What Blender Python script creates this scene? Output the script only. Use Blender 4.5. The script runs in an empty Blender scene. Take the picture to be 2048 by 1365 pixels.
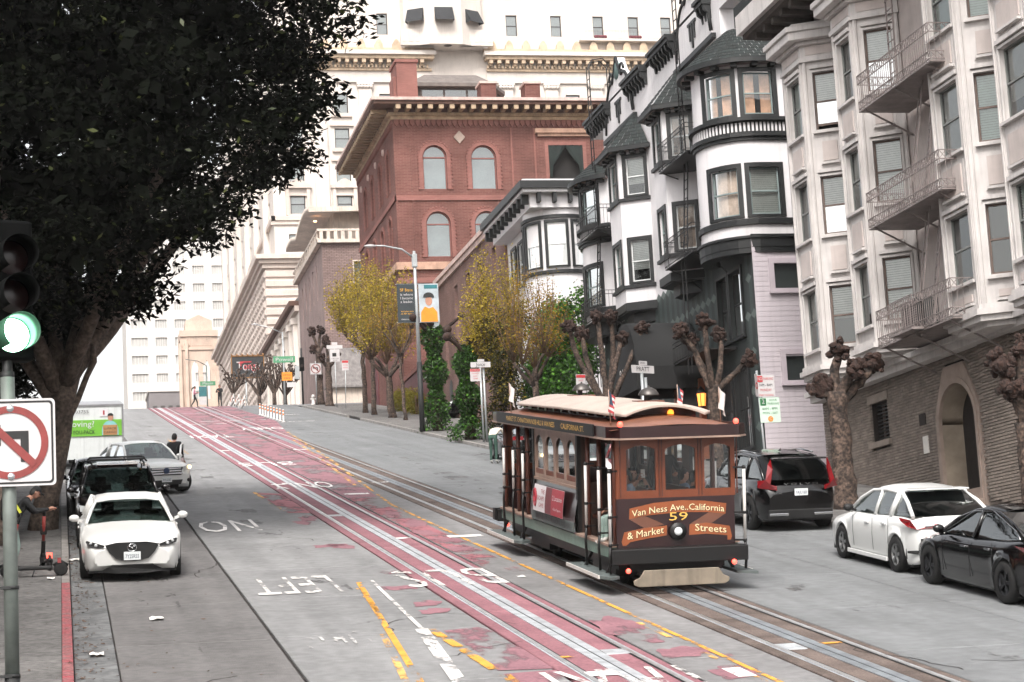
import bpy, bmesh, math, random
import numpy as np
from mathutils import Matrix, Vector

rnd = random.Random(7)
npr = np.random.RandomState(11)
SC = bpy.context.scene
COL = SC.collection
PI = math.pi
R = math.radians

# ------------------------------------------------------------------ camera
CAM_YAW, CAM_PITCH, CAM_ROLL = R(12.5866), R(8.8588), R(3.1530)
def camera():
 f = Vector((math.sin(CAM_YAW)*math.cos(CAM_PITCH), math.cos(CAM_YAW)*math.cos(CAM_PITCH), math.sin(CAM_PITCH)))
 r = Vector((math.cos(CAM_YAW), -math.sin(CAM_YAW), 0)); d = f.cross(r)
 c, s = math.cos(CAM_ROLL), math.sin(CAM_ROLL)
 r2 = c*r + s*d; d2 = c*d - s*r
 cd = bpy.data.cameras.new('camera'); co = bpy.data.objects.new('camera', cd); COL.objects.link(co)
 m = Matrix((r2, -d2, -f)).transposed().to_4x4()
 co.matrix_world = m
 cd.sensor_width = 36; cd.lens = 4100/2048*36
 cd.clip_start = .1; cd.clip_end = 6000
 SC.camera = co
camera()

# ------------------------------------------------------------------ sky, sun, exposure
SUN_EL, SUN_AZ = R(50), R(200)            # azimuth clockwise from +Y
def sky():
 w = bpy.data.worlds.new('World'); SC.world = w; w.use_nodes = True
 nt = w.node_tree; nt.nodes.clear()
 out = nt.nodes.new('ShaderNodeOutputWorld'); bg = nt.nodes.new('ShaderNodeBackground')
 st = nt.nodes.new('ShaderNodeTexSky'); st.sky_type = 'NISHITA'; st.sun_disc = False
 st.sun_elevation = SUN_EL; st.sun_rotation = SUN_AZ; st.air_density = 1.2; st.dust_density = 4.0; st.ozone_density = .6
 hs = nt.nodes.new('ShaderNodeHueSaturation'); hs.inputs['Saturation'].default_value = .22
 mx = nt.nodes.new('ShaderNodeMix'); mx.data_type = 'RGBA'; mx.blend_type = 'MULTIPLY'; mx.inputs[0].default_value = 1
 mx.inputs[7].default_value = (1.0, .975, .955, 1)
 nt.links.new(st.outputs[0], hs.inputs['Color']); nt.links.new(hs.outputs[0], mx.inputs[6]); nt.links.new(mx.outputs[2], bg.inputs[0])
 bg.inputs[1].default_value = .15
 nt.links.new(bg.outputs[0], out.inputs[0])
sky()
def sun():
 ld = bpy.data.lights.new('sun', 'SUN'); lo = bpy.data.objects.new('sun', ld); COL.objects.link(lo)
 ld.energy = 1.5; ld.angle = R(18); ld.color = (1, .965, .93)
 d = Vector((math.sin(SUN_AZ)*math.cos(SUN_EL), math.cos(SUN_AZ)*math.cos(SUN_EL), math.sin(SUN_EL)))
 lo.rotation_euler = d.to_track_quat('Z', 'Y').to_euler()
sun()
SC.view_settings.view_transform = 'Standard'; SC.view_settings.look = 'None'
SC.view_settings.gamma = 1; SC.view_settings.use_curve_mapping = False
SC.view_settings.exposure = 1.08
SC.cycles.use_adaptive_sampling = True; SC.cycles.adaptive_threshold = .04; SC.cycles.use_denoising = True; SC.cycles.max_bounces = 4; SC.cycles.diffuse_bounces = 2; SC.cycles.glossy_bounces = 2; SC.cycles.transparent_max_bounces = 8; SC.cycles.transmission_bounces = 2; SC.cycles.volume_bounces = 0; SC.cycles.caustics_reflective = False; SC.cycles.caustics_refractive = False

# ------------------------------------------------------------------ materials
def lin(h):
 if not isinstance(h, str): return tuple(h)[:3]
 h = h.lstrip('#'); o = []
 for i in (0, 2, 4):
  c = int(h[i:i+2], 16)/255
  o.append(c/12.92 if c <= .04045 else ((c+.055)/1.055)**2.4)
 return tuple(o)
MATS = {}
def PM(name, col, rough=.7, metal=0., spec=.5, var=.12, scale=2.0, bump=0., bscale=20., streak=0., coat=0., dark=None, alpha_wear=None, obj=True, fine=0., lane=0., world=False):
 """procedural surface: base colour broken by two noises (broad stain, fine grain), optional vertical streaks, bump"""
 if name in MATS: return MATS[name]
 m = bpy.data.materials.new(name); m.use_nodes = True; MATS[name] = m
 nt = m.node_tree; N = nt.nodes; L = nt.links; b = N['Principled BSDF']
 c = lin(col)
 b.inputs['Roughness'].default_value = rough; b.inputs['Metallic'].default_value = metal
 b.inputs['Specular IOR Level'].default_value = spec
 if coat: b.inputs['Coat Weight'].default_value = coat; b.inputs['Coat Roughness'].default_value = .04
 tc = N.new('ShaderNodeTexCoord'); src = tc.outputs['Object']
 if world: gg = N.new('ShaderNodeNewGeometry'); src = gg.outputs['Position']
 if var > 0:
  n1 = N.new('ShaderNodeTexNoise'); n1.inputs['Scale'].default_value = scale; n1.inputs['Detail'].default_value = 3; n1.inputs['Roughness'].default_value = .62
  L.new(src, n1.inputs['Vector'])
  r1 = N.new('ShaderNodeMapRange'); r1.inputs[1].default_value = .3; r1.inputs[2].default_value = .7
  L.new(n1.outputs[0], r1.inputs[0])
  mx = N.new('ShaderNodeMix'); mx.data_type = 'RGBA'
  dk = lin(dark) if dark is not None else tuple(x*(1-2*var) for x in c)
  lt = tuple(min(.95, x*(1+var)) for x in c)
  mx.inputs[6].default_value = (*dk, 1); mx.inputs[7].default_value = (*lt, 1)
  L.new(r1.outputs[0], mx.inputs[0]); cur = mx.outputs[2]
  if fine:
   n3 = N.new('ShaderNodeTexNoise'); n3.inputs['Scale'].default_value = scale*fine; n3.inputs['Detail'].default_value = 1
   L.new(src, n3.inputs['Vector'])
   r3 = N.new('ShaderNodeMapRange'); r3.inputs[1].default_value = .3; r3.inputs[2].default_value = .7; r3.inputs[3].default_value = 1-var*1.6; r3.inputs[4].default_value = 1+var*.7
   L.new(n3.outputs[0], r3.inputs[0])
   m3 = N.new('ShaderNodeMix'); m3.data_type = 'RGBA'; m3.blend_type = 'MULTIPLY'; m3.inputs[0].default_value = 1
   L.new(cur, m3.inputs[6]); L.new(r3.outputs[0], m3.inputs[7]); cur = m3.outputs[2]
  if streak:
   mp = N.new('ShaderNodeMapping'); mp.inputs['Scale'].default_value = (5, 5, .35); L.new(src, mp.inputs[0])
   n2 = N.new('ShaderNodeTexNoise'); n2.inputs['Scale'].default_value = 1.6; n2.inputs['Detail'].default_value = 2; L.new(mp.outputs[0], n2.inputs['Vector'])
   r2 = N.new('ShaderNodeMapRange'); r2.inputs[1].default_value = .5; r2.inputs[2].default_value = .75; r2.inputs[3].default_value = 1; r2.inputs[4].default_value = 1-streak
   L.new(n2.outputs[0], r2.inputs[0])
   m2 = N.new('ShaderNodeMix'); m2.data_type = 'RGBA'; m2.blend_type = 'MULTIPLY'; m2.inputs[0].default_value = 1
   L.new(cur, m2.inputs[6]); L.new(r2.outputs[0], m2.inputs[7]); cur = m2.outputs[2]
  if lane:
   mp = N.new('ShaderNodeMapping'); mp.inputs['Scale'].default_value = (1.3, .05, .05); L.new(src, mp.inputs[0])
   n2 = N.new('ShaderNodeTexNoise'); n2.inputs['Scale'].default_value = 1.5; n2.inputs['Detail'].default_value = 2; L.new(mp.outputs[0], n2.inputs['Vector'])
   r2 = N.new('ShaderNodeMapRange'); r2.inputs[1].default_value = .32; r2.inputs[2].default_value = .68; r2.inputs[3].default_value = 1-lane; r2.inputs[4].default_value = 1+lane*.6
   L.new(n2.outputs[0], r2.inputs[0])
   m2 = N.new('ShaderNodeMix'); m2.data_type = 'RGBA'; m2.blend_type = 'MULTIPLY'; m2.inputs[0].default_value = 1
   L.new(cur, m2.inputs[6]); L.new(r2.outputs[0], m2.inputs[7]); cur = m2.outputs[2]
  L.new(cur, b.inputs['Base Color'])
 else:
  b.inputs['Base Color'].default_value = (*c, 1)
 if bump:
  nb = N.new('ShaderNodeTexNoise'); nb.inputs['Scale'].default_value = bscale; nb.inputs['Detail'].default_value = 1; L.new(src, nb.inputs['Vector'])
  bp = N.new('ShaderNodeBump'); bp.inputs['Strength'].default_value = bump; bp.inputs['Distance'].default_value = .02
  L.new(nb.outputs[0], bp.inputs['Height']); L.new(bp.outputs[0], b.inputs['Normal'])
 if alpha_wear:
  amt, sc = alpha_wear
  mpw = N.new('ShaderNodeMapping'); mpw.inputs['Scale'].default_value = (1, .45, 1); L.new(src, mpw.inputs[0])
  na = N.new('ShaderNodeTexNoise'); na.inputs['Scale'].default_value = sc; na.inputs['Detail'].default_value = 4; na.inputs['Roughness'].default_value = .68; L.new(mpw.outputs[0], na.inputs['Vector'])
  ra = N.new('ShaderNodeMapRange'); ra.inputs[1].default_value = amt-.05; ra.inputs[2].default_value = amt+.05
  L.new(na.outputs[0], ra.inputs[0]); L.new(ra.outputs[0], b.inputs['Alpha'])
 return m
def glass_mat(name, tint=(.8, .85, .84), refl=.35, rough=.03, ior=1.5):
 """window pane: tinted see-through mixed with a sky-reflecting gloss"""
 if name in MATS: return MATS[name]
 m = bpy.data.materials.new(name); m.use_nodes = True; MATS[name] = m
 nt = m.node_tree; N = nt.nodes; L = nt.links; N.clear()
 o = N.new('ShaderNodeOutputMaterial'); t = N.new('ShaderNodeBsdfTransparent'); g = N.new('ShaderNodeBsdfGlossy'); mx = N.new('ShaderNodeMixShader')
 t.inputs[0].default_value = (*tint, 1); g.inputs[0].default_value = (.9, .93, .93, 1); g.inputs['Roughness'].default_value = rough
 fr = N.new('ShaderNodeFresnel'); fr.inputs[0].default_value = ior
 ad = N.new('ShaderNodeMath'); ad.operation = 'ADD'; ad.use_clamp = True; ad.inputs[1].default_value = refl
 L.new(fr.outputs[0], ad.inputs[0]); L.new(ad.outputs[0], mx.inputs[0]); L.new(t.outputs[0], mx.inputs[1]); L.new(g.outputs[0], mx.inputs[2]); L.new(mx.outputs[0], o.inputs[0])
 return m
def emis(name, col, strength):
 if name in MATS: return MATS[name]
 m = bpy.data.materials.new(name); m.use_nodes = True; MATS[name] = m
 b = m.node_tree.nodes['Principled BSDF']; b.inputs['Base Color'].default_value = (*lin(col), 1); m.cycles.emission_sampling = 'NONE'
 b.inputs['Emission Color'].default_value = (*lin(col), 1); b.inputs['Emission Strength'].default_value = strength
 return m
def brick_mat(name, c1, c2, mortar, bw, bh, gap=.012, rough=.85, axis='street', rot=0., bump=.4, var=.3):
 """far brickwork: brick pattern in metres, laid along the wall"""
 if name in MATS: return MATS[name]
 m = bpy.data.materials.new(name); m.use_nodes = True; MATS[name] = m
 nt = m.node_tree; N = nt.nodes; L = nt.links; b = N['Principled BSDF']; b.inputs['Roughness'].default_value = rough; b.inputs['Specular IOR Level'].default_value = .2
 tc = N.new('ShaderNodeTexCoord'); geo = N.new('ShaderNodeNewGeometry'); sp = N.new('ShaderNodeSeparateXYZ'); L.new(geo.outputs['Position'], sp.inputs[0])
 ad = N.new('ShaderNodeMath'); ad.operation = 'ADD'; L.new(sp.outputs[0], ad.inputs[0]); L.new(sp.outputs[1], ad.inputs[1])
 cb = N.new('ShaderNodeCombineXYZ'); L.new(ad.outputs[0], cb.inputs[0]); L.new(sp.outputs[2], cb.inputs[1])
 br = N.new('ShaderNodeTexBrick'); br.inputs['Scale'].default_value = 1; br.inputs['Mortar Size'].default_value = gap
 br.inputs['Brick Width'].default_value = bw; br.inputs['Row Height'].default_value = bh; br.inputs['Mortar Smooth'].default_value = .2
 br.inputs['Color1'].default_value = (*lin(c1), 1); br.inputs['Color2'].default_value = (*lin(c2), 1); br.inputs['Mortar'].default_value = (*lin(mortar), 1)
 L.new(cb.outputs[0], br.inputs['Vector'])
 no = N.new('ShaderNodeTexNoise'); no.inputs['Scale'].default_value = .5; no.inputs['Detail'].default_value = 3; L.new(geo.outputs['Position'], no.inputs['Vector'])
 rr = N.new('ShaderNodeMapRange'); rr.inputs[1].default_value = .3; rr.inputs[2].default_value = .7; rr.inputs[3].default_value = 1-var; rr.inputs[4].default_value = 1+var*.5; L.new(no.outputs[0], rr.inputs[0])
 mx = N.new('ShaderNodeMix'); mx.data_type = 'RGBA'; mx.blend_type = 'MULTIPLY'; mx.inputs[0].default_value = 1
 L.new(br.outputs[0], mx.inputs[6]); L.new(rr.outputs[0], mx.inputs[7]); L.new(mx.outputs[2], b.inputs['Base Color'])
 bp = N.new('ShaderNodeBump'); bp.inputs['Strength'].default_value = bump; bp.inputs['Distance'].default_value = .01; bp.invert = True
 L.new(br.outputs['Fac'], bp.inputs['Height']); L.new(bp.outputs[0], b.inputs['Normal'])
 return m

# ------------------------------------------------------------------ mesh building
W = {}                                    # object -> world matrix
class MB:
 def __init__(s, M=None):
  s.v = []; s.f = []; s.m = []; s.M = M; s.sm = []
 def add(s, pts, faces, m=0, smooth=False):
  o = len(s.v)
  if s.M is not None: pts = [s.M(*p) for p in pts] if callable(s.M) else [s.M @ Vector(p) for p in pts]
  s.v.extend([tuple(p) for p in pts])
  for f in faces:
   s.f.append(tuple(i+o for i in f)); s.m.append(m); s.sm.append(smooth)
  return s
 def poly(s, pts, m=0): return s.add(pts, [tuple(range(len(pts)))], m)
 def box(s, x0, x1, y0, y1, z0, z1, m=0):
  p = [(x0,y0,z0),(x1,y0,z0),(x1,y1,z0),(x0,y1,z0),(x0,y0,z1),(x1,y0,z1),(x1,y1,z1),(x0,y1,z1)]
  return s.add(p, [(0,3,2,1),(4,5,6,7),(0,1,5,4),(1,2,6,5),(2,3,7,6),(3,0,4,7)], m)
 def cbox(s, a0, a1, d0, d1, z0, z1, m=0, seg=8):
  """box along a curved wall, cut into seg pieces"""
  rows = []
  for i in range(seg+1):
   a = a0+(a1-a0)*i/seg; rows.append([(a, d0, z0), (a, d1, z0), (a, d1, z1), (a, d0, z1)])
  s.grid(rows, m, False, True); s.poly(rows[0], m); s.poly(rows[-1][::-1], m)
  return s
 def slope_box(s, x0, x1, y0, y1, d0, d1, m=0, zf=None):
  """box whose bottom and top follow the height zf(y)"""
  p = []
  for d in (d0, d1):
   for x, y in ((x0,y0),(x1,y0),(x1,y1),(x0,y1)): p.append((x, y, zf(y)+d))
  return s.add(p, [(0,3,2,1),(4,5,6,7),(0,1,5,4),(1,2,6,5),(2,3,7,6),(3,0,4,7)], m)
 def prism(s, poly, fn, d0, d1, m=0, cap=True):
  """poly of (a,b) extruded between d0 and d1; fn(a,b,d)->point"""
  n = len(poly); p = [fn(a, b, d0) for a, b in poly]+[fn(a, b, d1) for a, b in poly]
  fs = [(i, (i+1) % n, n+(i+1) % n, n+i) for i in range(n)]
  if cap: fs += [tuple(range(n-1, -1, -1)), tuple(range(n, 2*n))]
  return s.add(p, fs, m)
 def ext_z(s, poly, z0, z1, m=0): return s.prism(poly, lambda a, b, d: (a, b, d), z0, z1, m)
 def ext_y(s, poly, y0, y1, m=0): return s.prism(poly, lambda a, b, d: (a, d, b), y0, y1, m)
 def ext_x(s, poly, x0, x1, m=0): return s.prism(poly, lambda a, b, d: (d, a, b), x0, x1, m)
 def path(s, pts, rad, n=8, m=0, cap=True, smooth=True):
  pts = [Vector(p) for p in pts]
  if not hasattr(rad, '__len__'): rad = [rad]*len(pts)
  vs = []; fs = []; up = None
  for i, p in enumerate(pts):
   t = (pts[min(i+1, len(pts)-1)]-pts[max(i-1, 0)])
   t = t.normalized() if t.length > 1e-9 else Vector((0, 0, 1))
   if up is None: up = Vector((0, 0, 1)) if abs(t.z) < .9 else Vector((1, 0, 0))
   a = t.cross(up)
   if a.length < 1e-4: a = t.cross(Vector((.3, .9, .1)))
   a.normalize(); b = a.cross(t).normalized(); up = b
   for k in range(n):
    an = 2*PI*k/n; vs.append(p+(a*math.cos(an)+b*math.sin(an))*rad[i])
  for i in range(len(pts)-1):
   for k in range(n): fs.append((i*n+k, i*n+(k+1) % n, (i+1)*n+(k+1) % n, (i+1)*n+k))
  s.add(vs, fs, m, smooth)
  if cap:
   s.f.append(tuple(len(s.v)-len(vs)+k for k in range(n-1, -1, -1))); s.m.append(m); s.sm.append(False)
   s.f.append(tuple(len(s.v)-n+k for k in range(n))); s.m.append(m); s.sm.append(False)
  return s
 def bar(s, a, b, w, h=None, m=0):
  """square bar between two points"""
  h = h or w; a = Vector(a); b = Vector(b); t = (b-a).normalized(); up = Vector((0, 0, 1)) if abs(t.z) < .95 else Vector((0, 1, 0))
  x = t.cross(up).normalized()*w/2; y = x.cross(t).normalized()*h/2
  p = [a-x-y, a+x-y, a+x+y, a-x+y, b-x-y, b+x-y, b+x+y, b-x+y]
  return s.add(p, [(0,1,2,3),(7,6,5,4),(0,4,5,1),(1,5,6,2),(2,6,7,3),(3,7,4,0)], m)
 def lathe(s, prof, c=(0,0,0), n=16, m=0, axis='z', a0=0, a1=2*PI, smooth=True):
  full = abs(a1-a0-2*PI) < 1e-6; k = n if full else n+1
  vs = []; fs = []
  for (r, z) in prof:
   for i in range(k):
    a = a0+(a1-a0)*i/n; x, y = r*math.cos(a), r*math.sin(a)
    if axis == 'z': q = (x, y, z)
    elif axis == 'y': q = (x, z, y)
    else: q = (z, x, y)
    vs.append((c[0]+q[0], c[1]+q[1], c[2]+q[2]))
  for j in range(len(prof)-1):
   for i in range(n if full else n):
    i2 = (i+1) % k if full else i+1
    fs.append((j*k+i, j*k+i2, (j+1)*k+i2, (j+1)*k+i))
  return s.add(vs, fs, m, smooth)
 def grid(s, rows, m=0, smooth=True, close=False):
  """rows of points -> surface"""
  nr = len(rows); nc = len(rows[0]); vs = [p for r in rows for p in r]; fs = []
  for i in range(nr-1):
   for j in range(nc if close else nc-1): fs.append((i*nc+j, i*nc+(j+1) % nc, (i+1)*nc+(j+1) % nc, (i+1)*nc+j))
  return s.add(vs, fs, m, smooth)
 def ball(s, c, r, n=10, k=6, m=0, sq=(1,1,1)):
  vs = [];
  rows = []
  for j in range(k+1):
   th = PI*j/k; row = []
   for i in range(n):
    a = 2*PI*i/n; row.append((c[0]+r*sq[0]*math.sin(th)*math.cos(a), c[1]+r*sq[1]*math.sin(th)*math.sin(a), c[2]+r*sq[2]*math.cos(th)))
   rows.append(row)
  return s.grid(rows, m, True, True)
 def mesh(s, name, mats, fix=True, inv=None):
  me = bpy.data.meshes.new(name)
  v = s.v
  if inv is not None: v = [tuple(inv @ Vector(p)) for p in v]
  me.from_pydata(v, [], s.f)
  for mt in mats: me.materials.append(MATS[mt] if isinstance(mt, str) else mt)
  if any(s.m): me.polygons.foreach_set('material_index', s.m)
  if any(s.sm): me.polygons.foreach_set('use_smooth', s.sm)
  if fix:
   bm = bmesh.new(); bm.from_mesh(me)
   bmesh.ops.remove_doubles(bm, verts=bm.verts, dist=1e-5)
   bmesh.ops.recalc_face_normals(bm, faces=bm.faces); bm.to_mesh(me); bm.free()
  me.update()
  return me
 def build(s, name, mats, parent=None, world=False, bevel=0, fix=True, M=None, subsurf=0, loc=None):
  if not isinstance(mats, (list, tuple)): mats = [mats]
  inv = None
  if world and parent is not None: inv = W[parent.name].inverted()
  me = s.mesh(name, mats, fix, inv)
  return link(name, me, parent, M, bevel, subsurf)
def link(name, me, parent=None, M=None, bevel=0, subsurf=0):
 o = bpy.data.objects.new(name, me); COL.objects.link(o)
 if parent is not None: o.parent = parent
 if M is not None: o.matrix_local = M
 W[o.name] = (W[parent.name] if parent is not None else Matrix()) @ (M if M is not None else Matrix())
 if bevel:
  b = o.modifiers.new('bevel', 'BEVEL'); b.width = bevel; b.segments = 2; b.limit_method = 'ANGLE'; b.angle_limit = R(40)
 if subsurf:
  b = o.modifiers.new('sub', 'SUBSURF'); b.levels = subsurf; b.render_levels = subsurf
 return o
def tag(o, label, cat, group=None, kind=None):
 if label: o['label'] = label
 if cat: o['category'] = cat
 if group: o['group'] = group
 if kind: o['kind'] = kind
 return o
def thing(name, label, cat, loc=(0,0,0), M=None, group=None):
 e = bpy.data.objects.new(name, None); COL.objects.link(e); e.empty_display_size = .2
 m = M if M is not None else Matrix.Translation(loc)
 e.matrix_world = m; W[e.name] = m.copy()
 return tag(e, label, cat, group)
def struct(o): o['kind'] = 'structure'; return o
def frame(org, u, n):
 """matrix mapping (along, outward, up) to world"""
 u = Vector(u); n = Vector(n); z = Vector((0, 0, 1))
 M = Matrix((u, n, z)).transposed().to_4x4(); M.translation = Vector(org); return M
def text_mesh(body, size=1., font=None, extrude=0., spacing=1., res=2, align='CENTER'):
 cu = bpy.data.curves.new('txt', 'FONT'); cu.body = body; cu.size = size; cu.align_x = align; cu.align_y = 'CENTER'
 cu.extrude = extrude; cu.space_character = spacing; cu.resolution_u = res
 o = bpy.data.objects.new('txt', cu)
 me = bpy.data.meshes.new_from_object(o)
 bpy.data.objects.remove(o); bpy.data.curves.remove(cu)
 return me
def text(body, size, mat, parent, M, name='lettering', sx=1., sy=1., bold=0., spacing=1., res=2, cond=None):
 """flat lettering; M places its local x (reading), y (up), z (toward reader)"""
 me = text_mesh(body, size, spacing=spacing, res=res)
 if sx != 1 or sy != 1: me.transform(Matrix.Diagonal((sx, sy, 1, 1)))
 if cond:
  xs = [v.co.x for v in me.vertices]; wdt = max(xs)-min(xs); k = cond/wdt
  me.transform(Matrix.Diagonal((k, 1, 1, 1)))
 me.materials.clear(); me.materials.append(MATS[mat] if isinstance(mat, str) else mat)
 o = link(name, me, parent, M)
 if bold:
  md = o.modifiers.new('b', 'DISPLACE') if False else None
 return o
def copy_tree(o, parent=None):
 c = o.copy(); COL.objects.link(c); c.parent = parent
 W[c.name] = W[o.name]
 for ch in list(o.children): copy_tree(ch, c)
 return c

# ------------------------------------------------------------------ terrain height
T, Z0 = 0.158739, -4.37409
def gz(y):
 if y < 15: return -1.63
 if y < 21:
  t = (y-15)/6; return -1.63+(t*t)*(T*21+Z0+1.63)
 if y < 153: return T*y+Z0
 z = T*153+Z0
 if y < 159:
  t = (y-153)/6; return z+6*(T*t-(T-.09)*t*t/2)
 z += 6*(T+.09)/2
 if y < 166: return z+.09*(y-159)
 z += .63
 if y < 300: return z+.112*(y-166)
 z += .112*134
 if y < 330: return z+.02*(y-300)
 return z+.6
# ================================================================== GROUND, ROAD, PAVEMENTS
PM('earth', '#5d5853', .95, var=.2, scale=.4)
PM('concrete_left', '#6d6b6a', .86, spec=.3, var=.1, scale=.8, bump=.35, bscale=38, fine=9, streak=0, world=True, lane=.13)
PM('concrete_lane', '#848484', .8, spec=.35, var=.09, scale=.5, bump=.3, bscale=38, fine=11, world=True, lane=.13)
PM('concrete_lane_b', '#7f7e7e', .82, spec=.35, var=.1, scale=.6, bump=.3, bscale=38, fine=11, world=True, lane=.13)
PM('concrete_right', '#747677', .8, spec=.35, var=.08, scale=.45, bump=.3, bscale=40, fine=11, world=True, lane=.13)
PM('concrete_gutter', '#727373', .88, spec=.3, var=.16, scale=1.2, bump=.3, bscale=40, fine=6, world=True, lane=.13)
PM('track_concrete', '#70645e', .9, spec=.2, var=.2, scale=1.5, bump=.7, bscale=60, fine=20, world=True, lane=.13)
PM('track_red', '#8f646a', .78, spec=.3, var=.13, scale=1.3, bump=.3, bscale=40, dark='#825960', fine=14, world=True, lane=.13)
PM('joint_filler', '#2e2927', .95, var=.15)
PM('pavement', '#6f6d6b', .9, spec=.25, var=.16, scale=1.1, bump=.35, bscale=45, fine=8, world=True)
PM('kerb_stone', '#87837f', .85, var=.2, scale=2, bump=.3)
PM('kerb_red', '#8f3d45', .8, var=.3, scale=3, bump=.3, dark='#7e6663', fine=7)
PM('steel_bright', '#d2d2d2', .34, metal=.75, var=.12, scale=3)
PM('steel_plate', '#c4c8cb', .45, metal=.45, var=.16, scale=4)
PM('slot_dark', '#0d0c0d', .9, var=0)
PM('paint_white', '#ece9e6', .7, var=.08, scale=6, alpha_wear=(.40, 2.2))
PM('paint_white_old', '#cfccc8', .75, var=.1, scale=6, alpha_wear=(.46, 2.6))
PM('paint_white_ghost', '#c4c2bf', .75, var=.1, scale=6, alpha_wear=(.6, 2.6))
PM('paint_yellow', '#d89a3c', .7, var=.14, scale=3, alpha_wear=(.46, 2.4))
PM('paint_yellow_old', '#dfab62', .75, var=.14, scale=3, alpha_wear=(.53, 2.2))
PM('paint_red', '#8c636a', .78, var=.13, scale=1.5, dark='#805a62', alpha_wear=(.44, .9), fine=12)
PM('paint_red_worn', '#a0646b', .8, var=.12, scale=1.5, alpha_wear=(.515, .7), fine=12)

YB = [153, 155, 157, 159, 166, 200, 240, 300, 330]
def ysteps(y0, y1, step=None):
 ys = [y0]+[y for y in [15, 16, 17, 18, 19, 20, 21]+YB if y0 < y < y1]+[y1]
 if step:
  o = []
  for a, b in zip(ys[:-1], ys[1:]):
   n = max(1, int(math.ceil((b-a)/step))); o += [a+(b-a)*i/n for i in range(n)]
  ys = o+[y1]
 return ys
def strip(mb, x0, x1, y0, y1, d, m=0, thick=0, step=None, fx=None):
 """sheet (or slab) lying on the road between x0..x1"""
 ys = ysteps(y0, y1, step)
 for a, b in zip(ys[:-1], ys[1:]):
  p = [(x0, a, gz(a)+d), (x1, a, gz(a)+d), (x1, b, gz(b)+d), (x0, b, gz(b)+d)]
  if thick:
   q = [(x, y, z-thick) for x, y, z in p]
   mb.add(p+q, [(0,1,2,3),(7,6,5,4),(0,4,5,1),(1,5,6,2),(2,6,7,3),(3,7,4,0)], m)
  else: mb.add(p, [(0,1,2,3)], m)
 return mb

# ground sheet reaching the horizon
mb = MB(); ys = [-60, 0]+ysteps(15, 330)+[500, 700]
xs = [-300, -60, -5.2, 22.6, 80, 300]
mb.grid([[(x, y, gz(max(y, 0))-.35) for x in xs] for y in ys], 0, False)
struct(mb.build('ground', 'earth', fix=False))

# road bed (what shows in the joints), crossing at the bottom, and its slabs
mb = MB(); strip(mb, .08, 17.0, -30, 330, -.05); ROAD = struct(mb.build('road', 'joint_filler', fix=False))
W[ROAD.name] = Matrix()
mb = MB(); strip(mb, -60, 70, -30, 16.9, .0, thick=.04); mb.build('crossing_slab', 'concrete_lane', ROAD)
mb = MB();
for x0, x1 in ((-60, .0), (17.1, 90)): strip(mb, x0, x1, 151, 165.5, .0, thick=.04)
struct(mb.build('cross_street', 'concrete_lane'))
COLS = [(.10, .685, 30.8, 4.6, 'concrete_gutter', .026), (.705, 3.005, 30.8, 4.6, 'concrete_left', .026), (3.06, 6.27, 30.95, 4.65, 'concrete_lane', .026),
  (6.315, 7.845, 27.0, 5.6, 'track_red', .014), (7.89, 9.375, 26.95, 5.5, 'concrete_lane_b', .026), (9.42, 10.965, 28.0, 5.9, 'track_concrete', .014),
  (10.995, 13.895, 26.65, 4.4, 'concrete_right', .026), (13.92, 16.97, 26.65, 4.4, 'concrete_right', .026)]
slab_n = 0
for ci, (x0, x1, ph, sp, mt, gap) in enumerate(COLS):
 y = ph-sp*math.floor((ph-17.0)/sp)
 mesh = {}
 if y-17.0 > .3:
  mb = MB(); strip(mb, x0, x1, 17.0, y-gap/2, 0, thick=.045); mb.build('concrete_slab', mt, ROAD)
 while y < 147.9:
  ln = min(sp, 147.95-y)-gap
  if y < 20.9 or ln < sp-gap-.01:
   mb = MB(); strip(mb, x0, x1, y+gap/2, y+gap/2+ln, 0, thick=.045); mb.build('concrete_slab', mt, ROAD)
  else:
   if 'm' not in mesh:
    a = 30.; b = a+ln; c = .012
    top = [(x0+c, a+c), (x1-c, a+c), (x1-c, b-c), (x0+c, b-c)]; lo = [(x0, a), (x1, a), (x1, b), (x0, b)]
    pv = [(px, py, gz(py)-gz(30)) for px, py in top]+[(px, py, gz(py)-gz(30)-.01) for px, py in lo]+[(px, py, gz(py)-gz(30)-.045) for px, py in lo]
    pv = [(px, py-30, pz) for px, py, pz in pv]
    m_ = MB(); m_.add(pv, [(0,1,2,3)]+[(i, (i+1) % 4, 4+(i+1) % 4, 4+i)[::-1] for i in range(4)]+[(4+i, 4+(i+1) % 4, 8+(i+1) % 4, 8+i)[::-1] for i in range(4)], 0)
    mesh['m'] = m_.mesh('concrete_slab', [mt], fix=True)
   dz = rnd.uniform(-.002, .002)
   link('concrete_slab', mesh['m'], ROAD, Matrix.Translation((0, y+gap/2, gz(y+gap/2)+dz)))
  y += sp
 mb = MB(); strip(mb, x0, x1, 147.96, 330, -.002, thick=.04); mb.build('concrete_slab', mt, ROAD)

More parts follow.
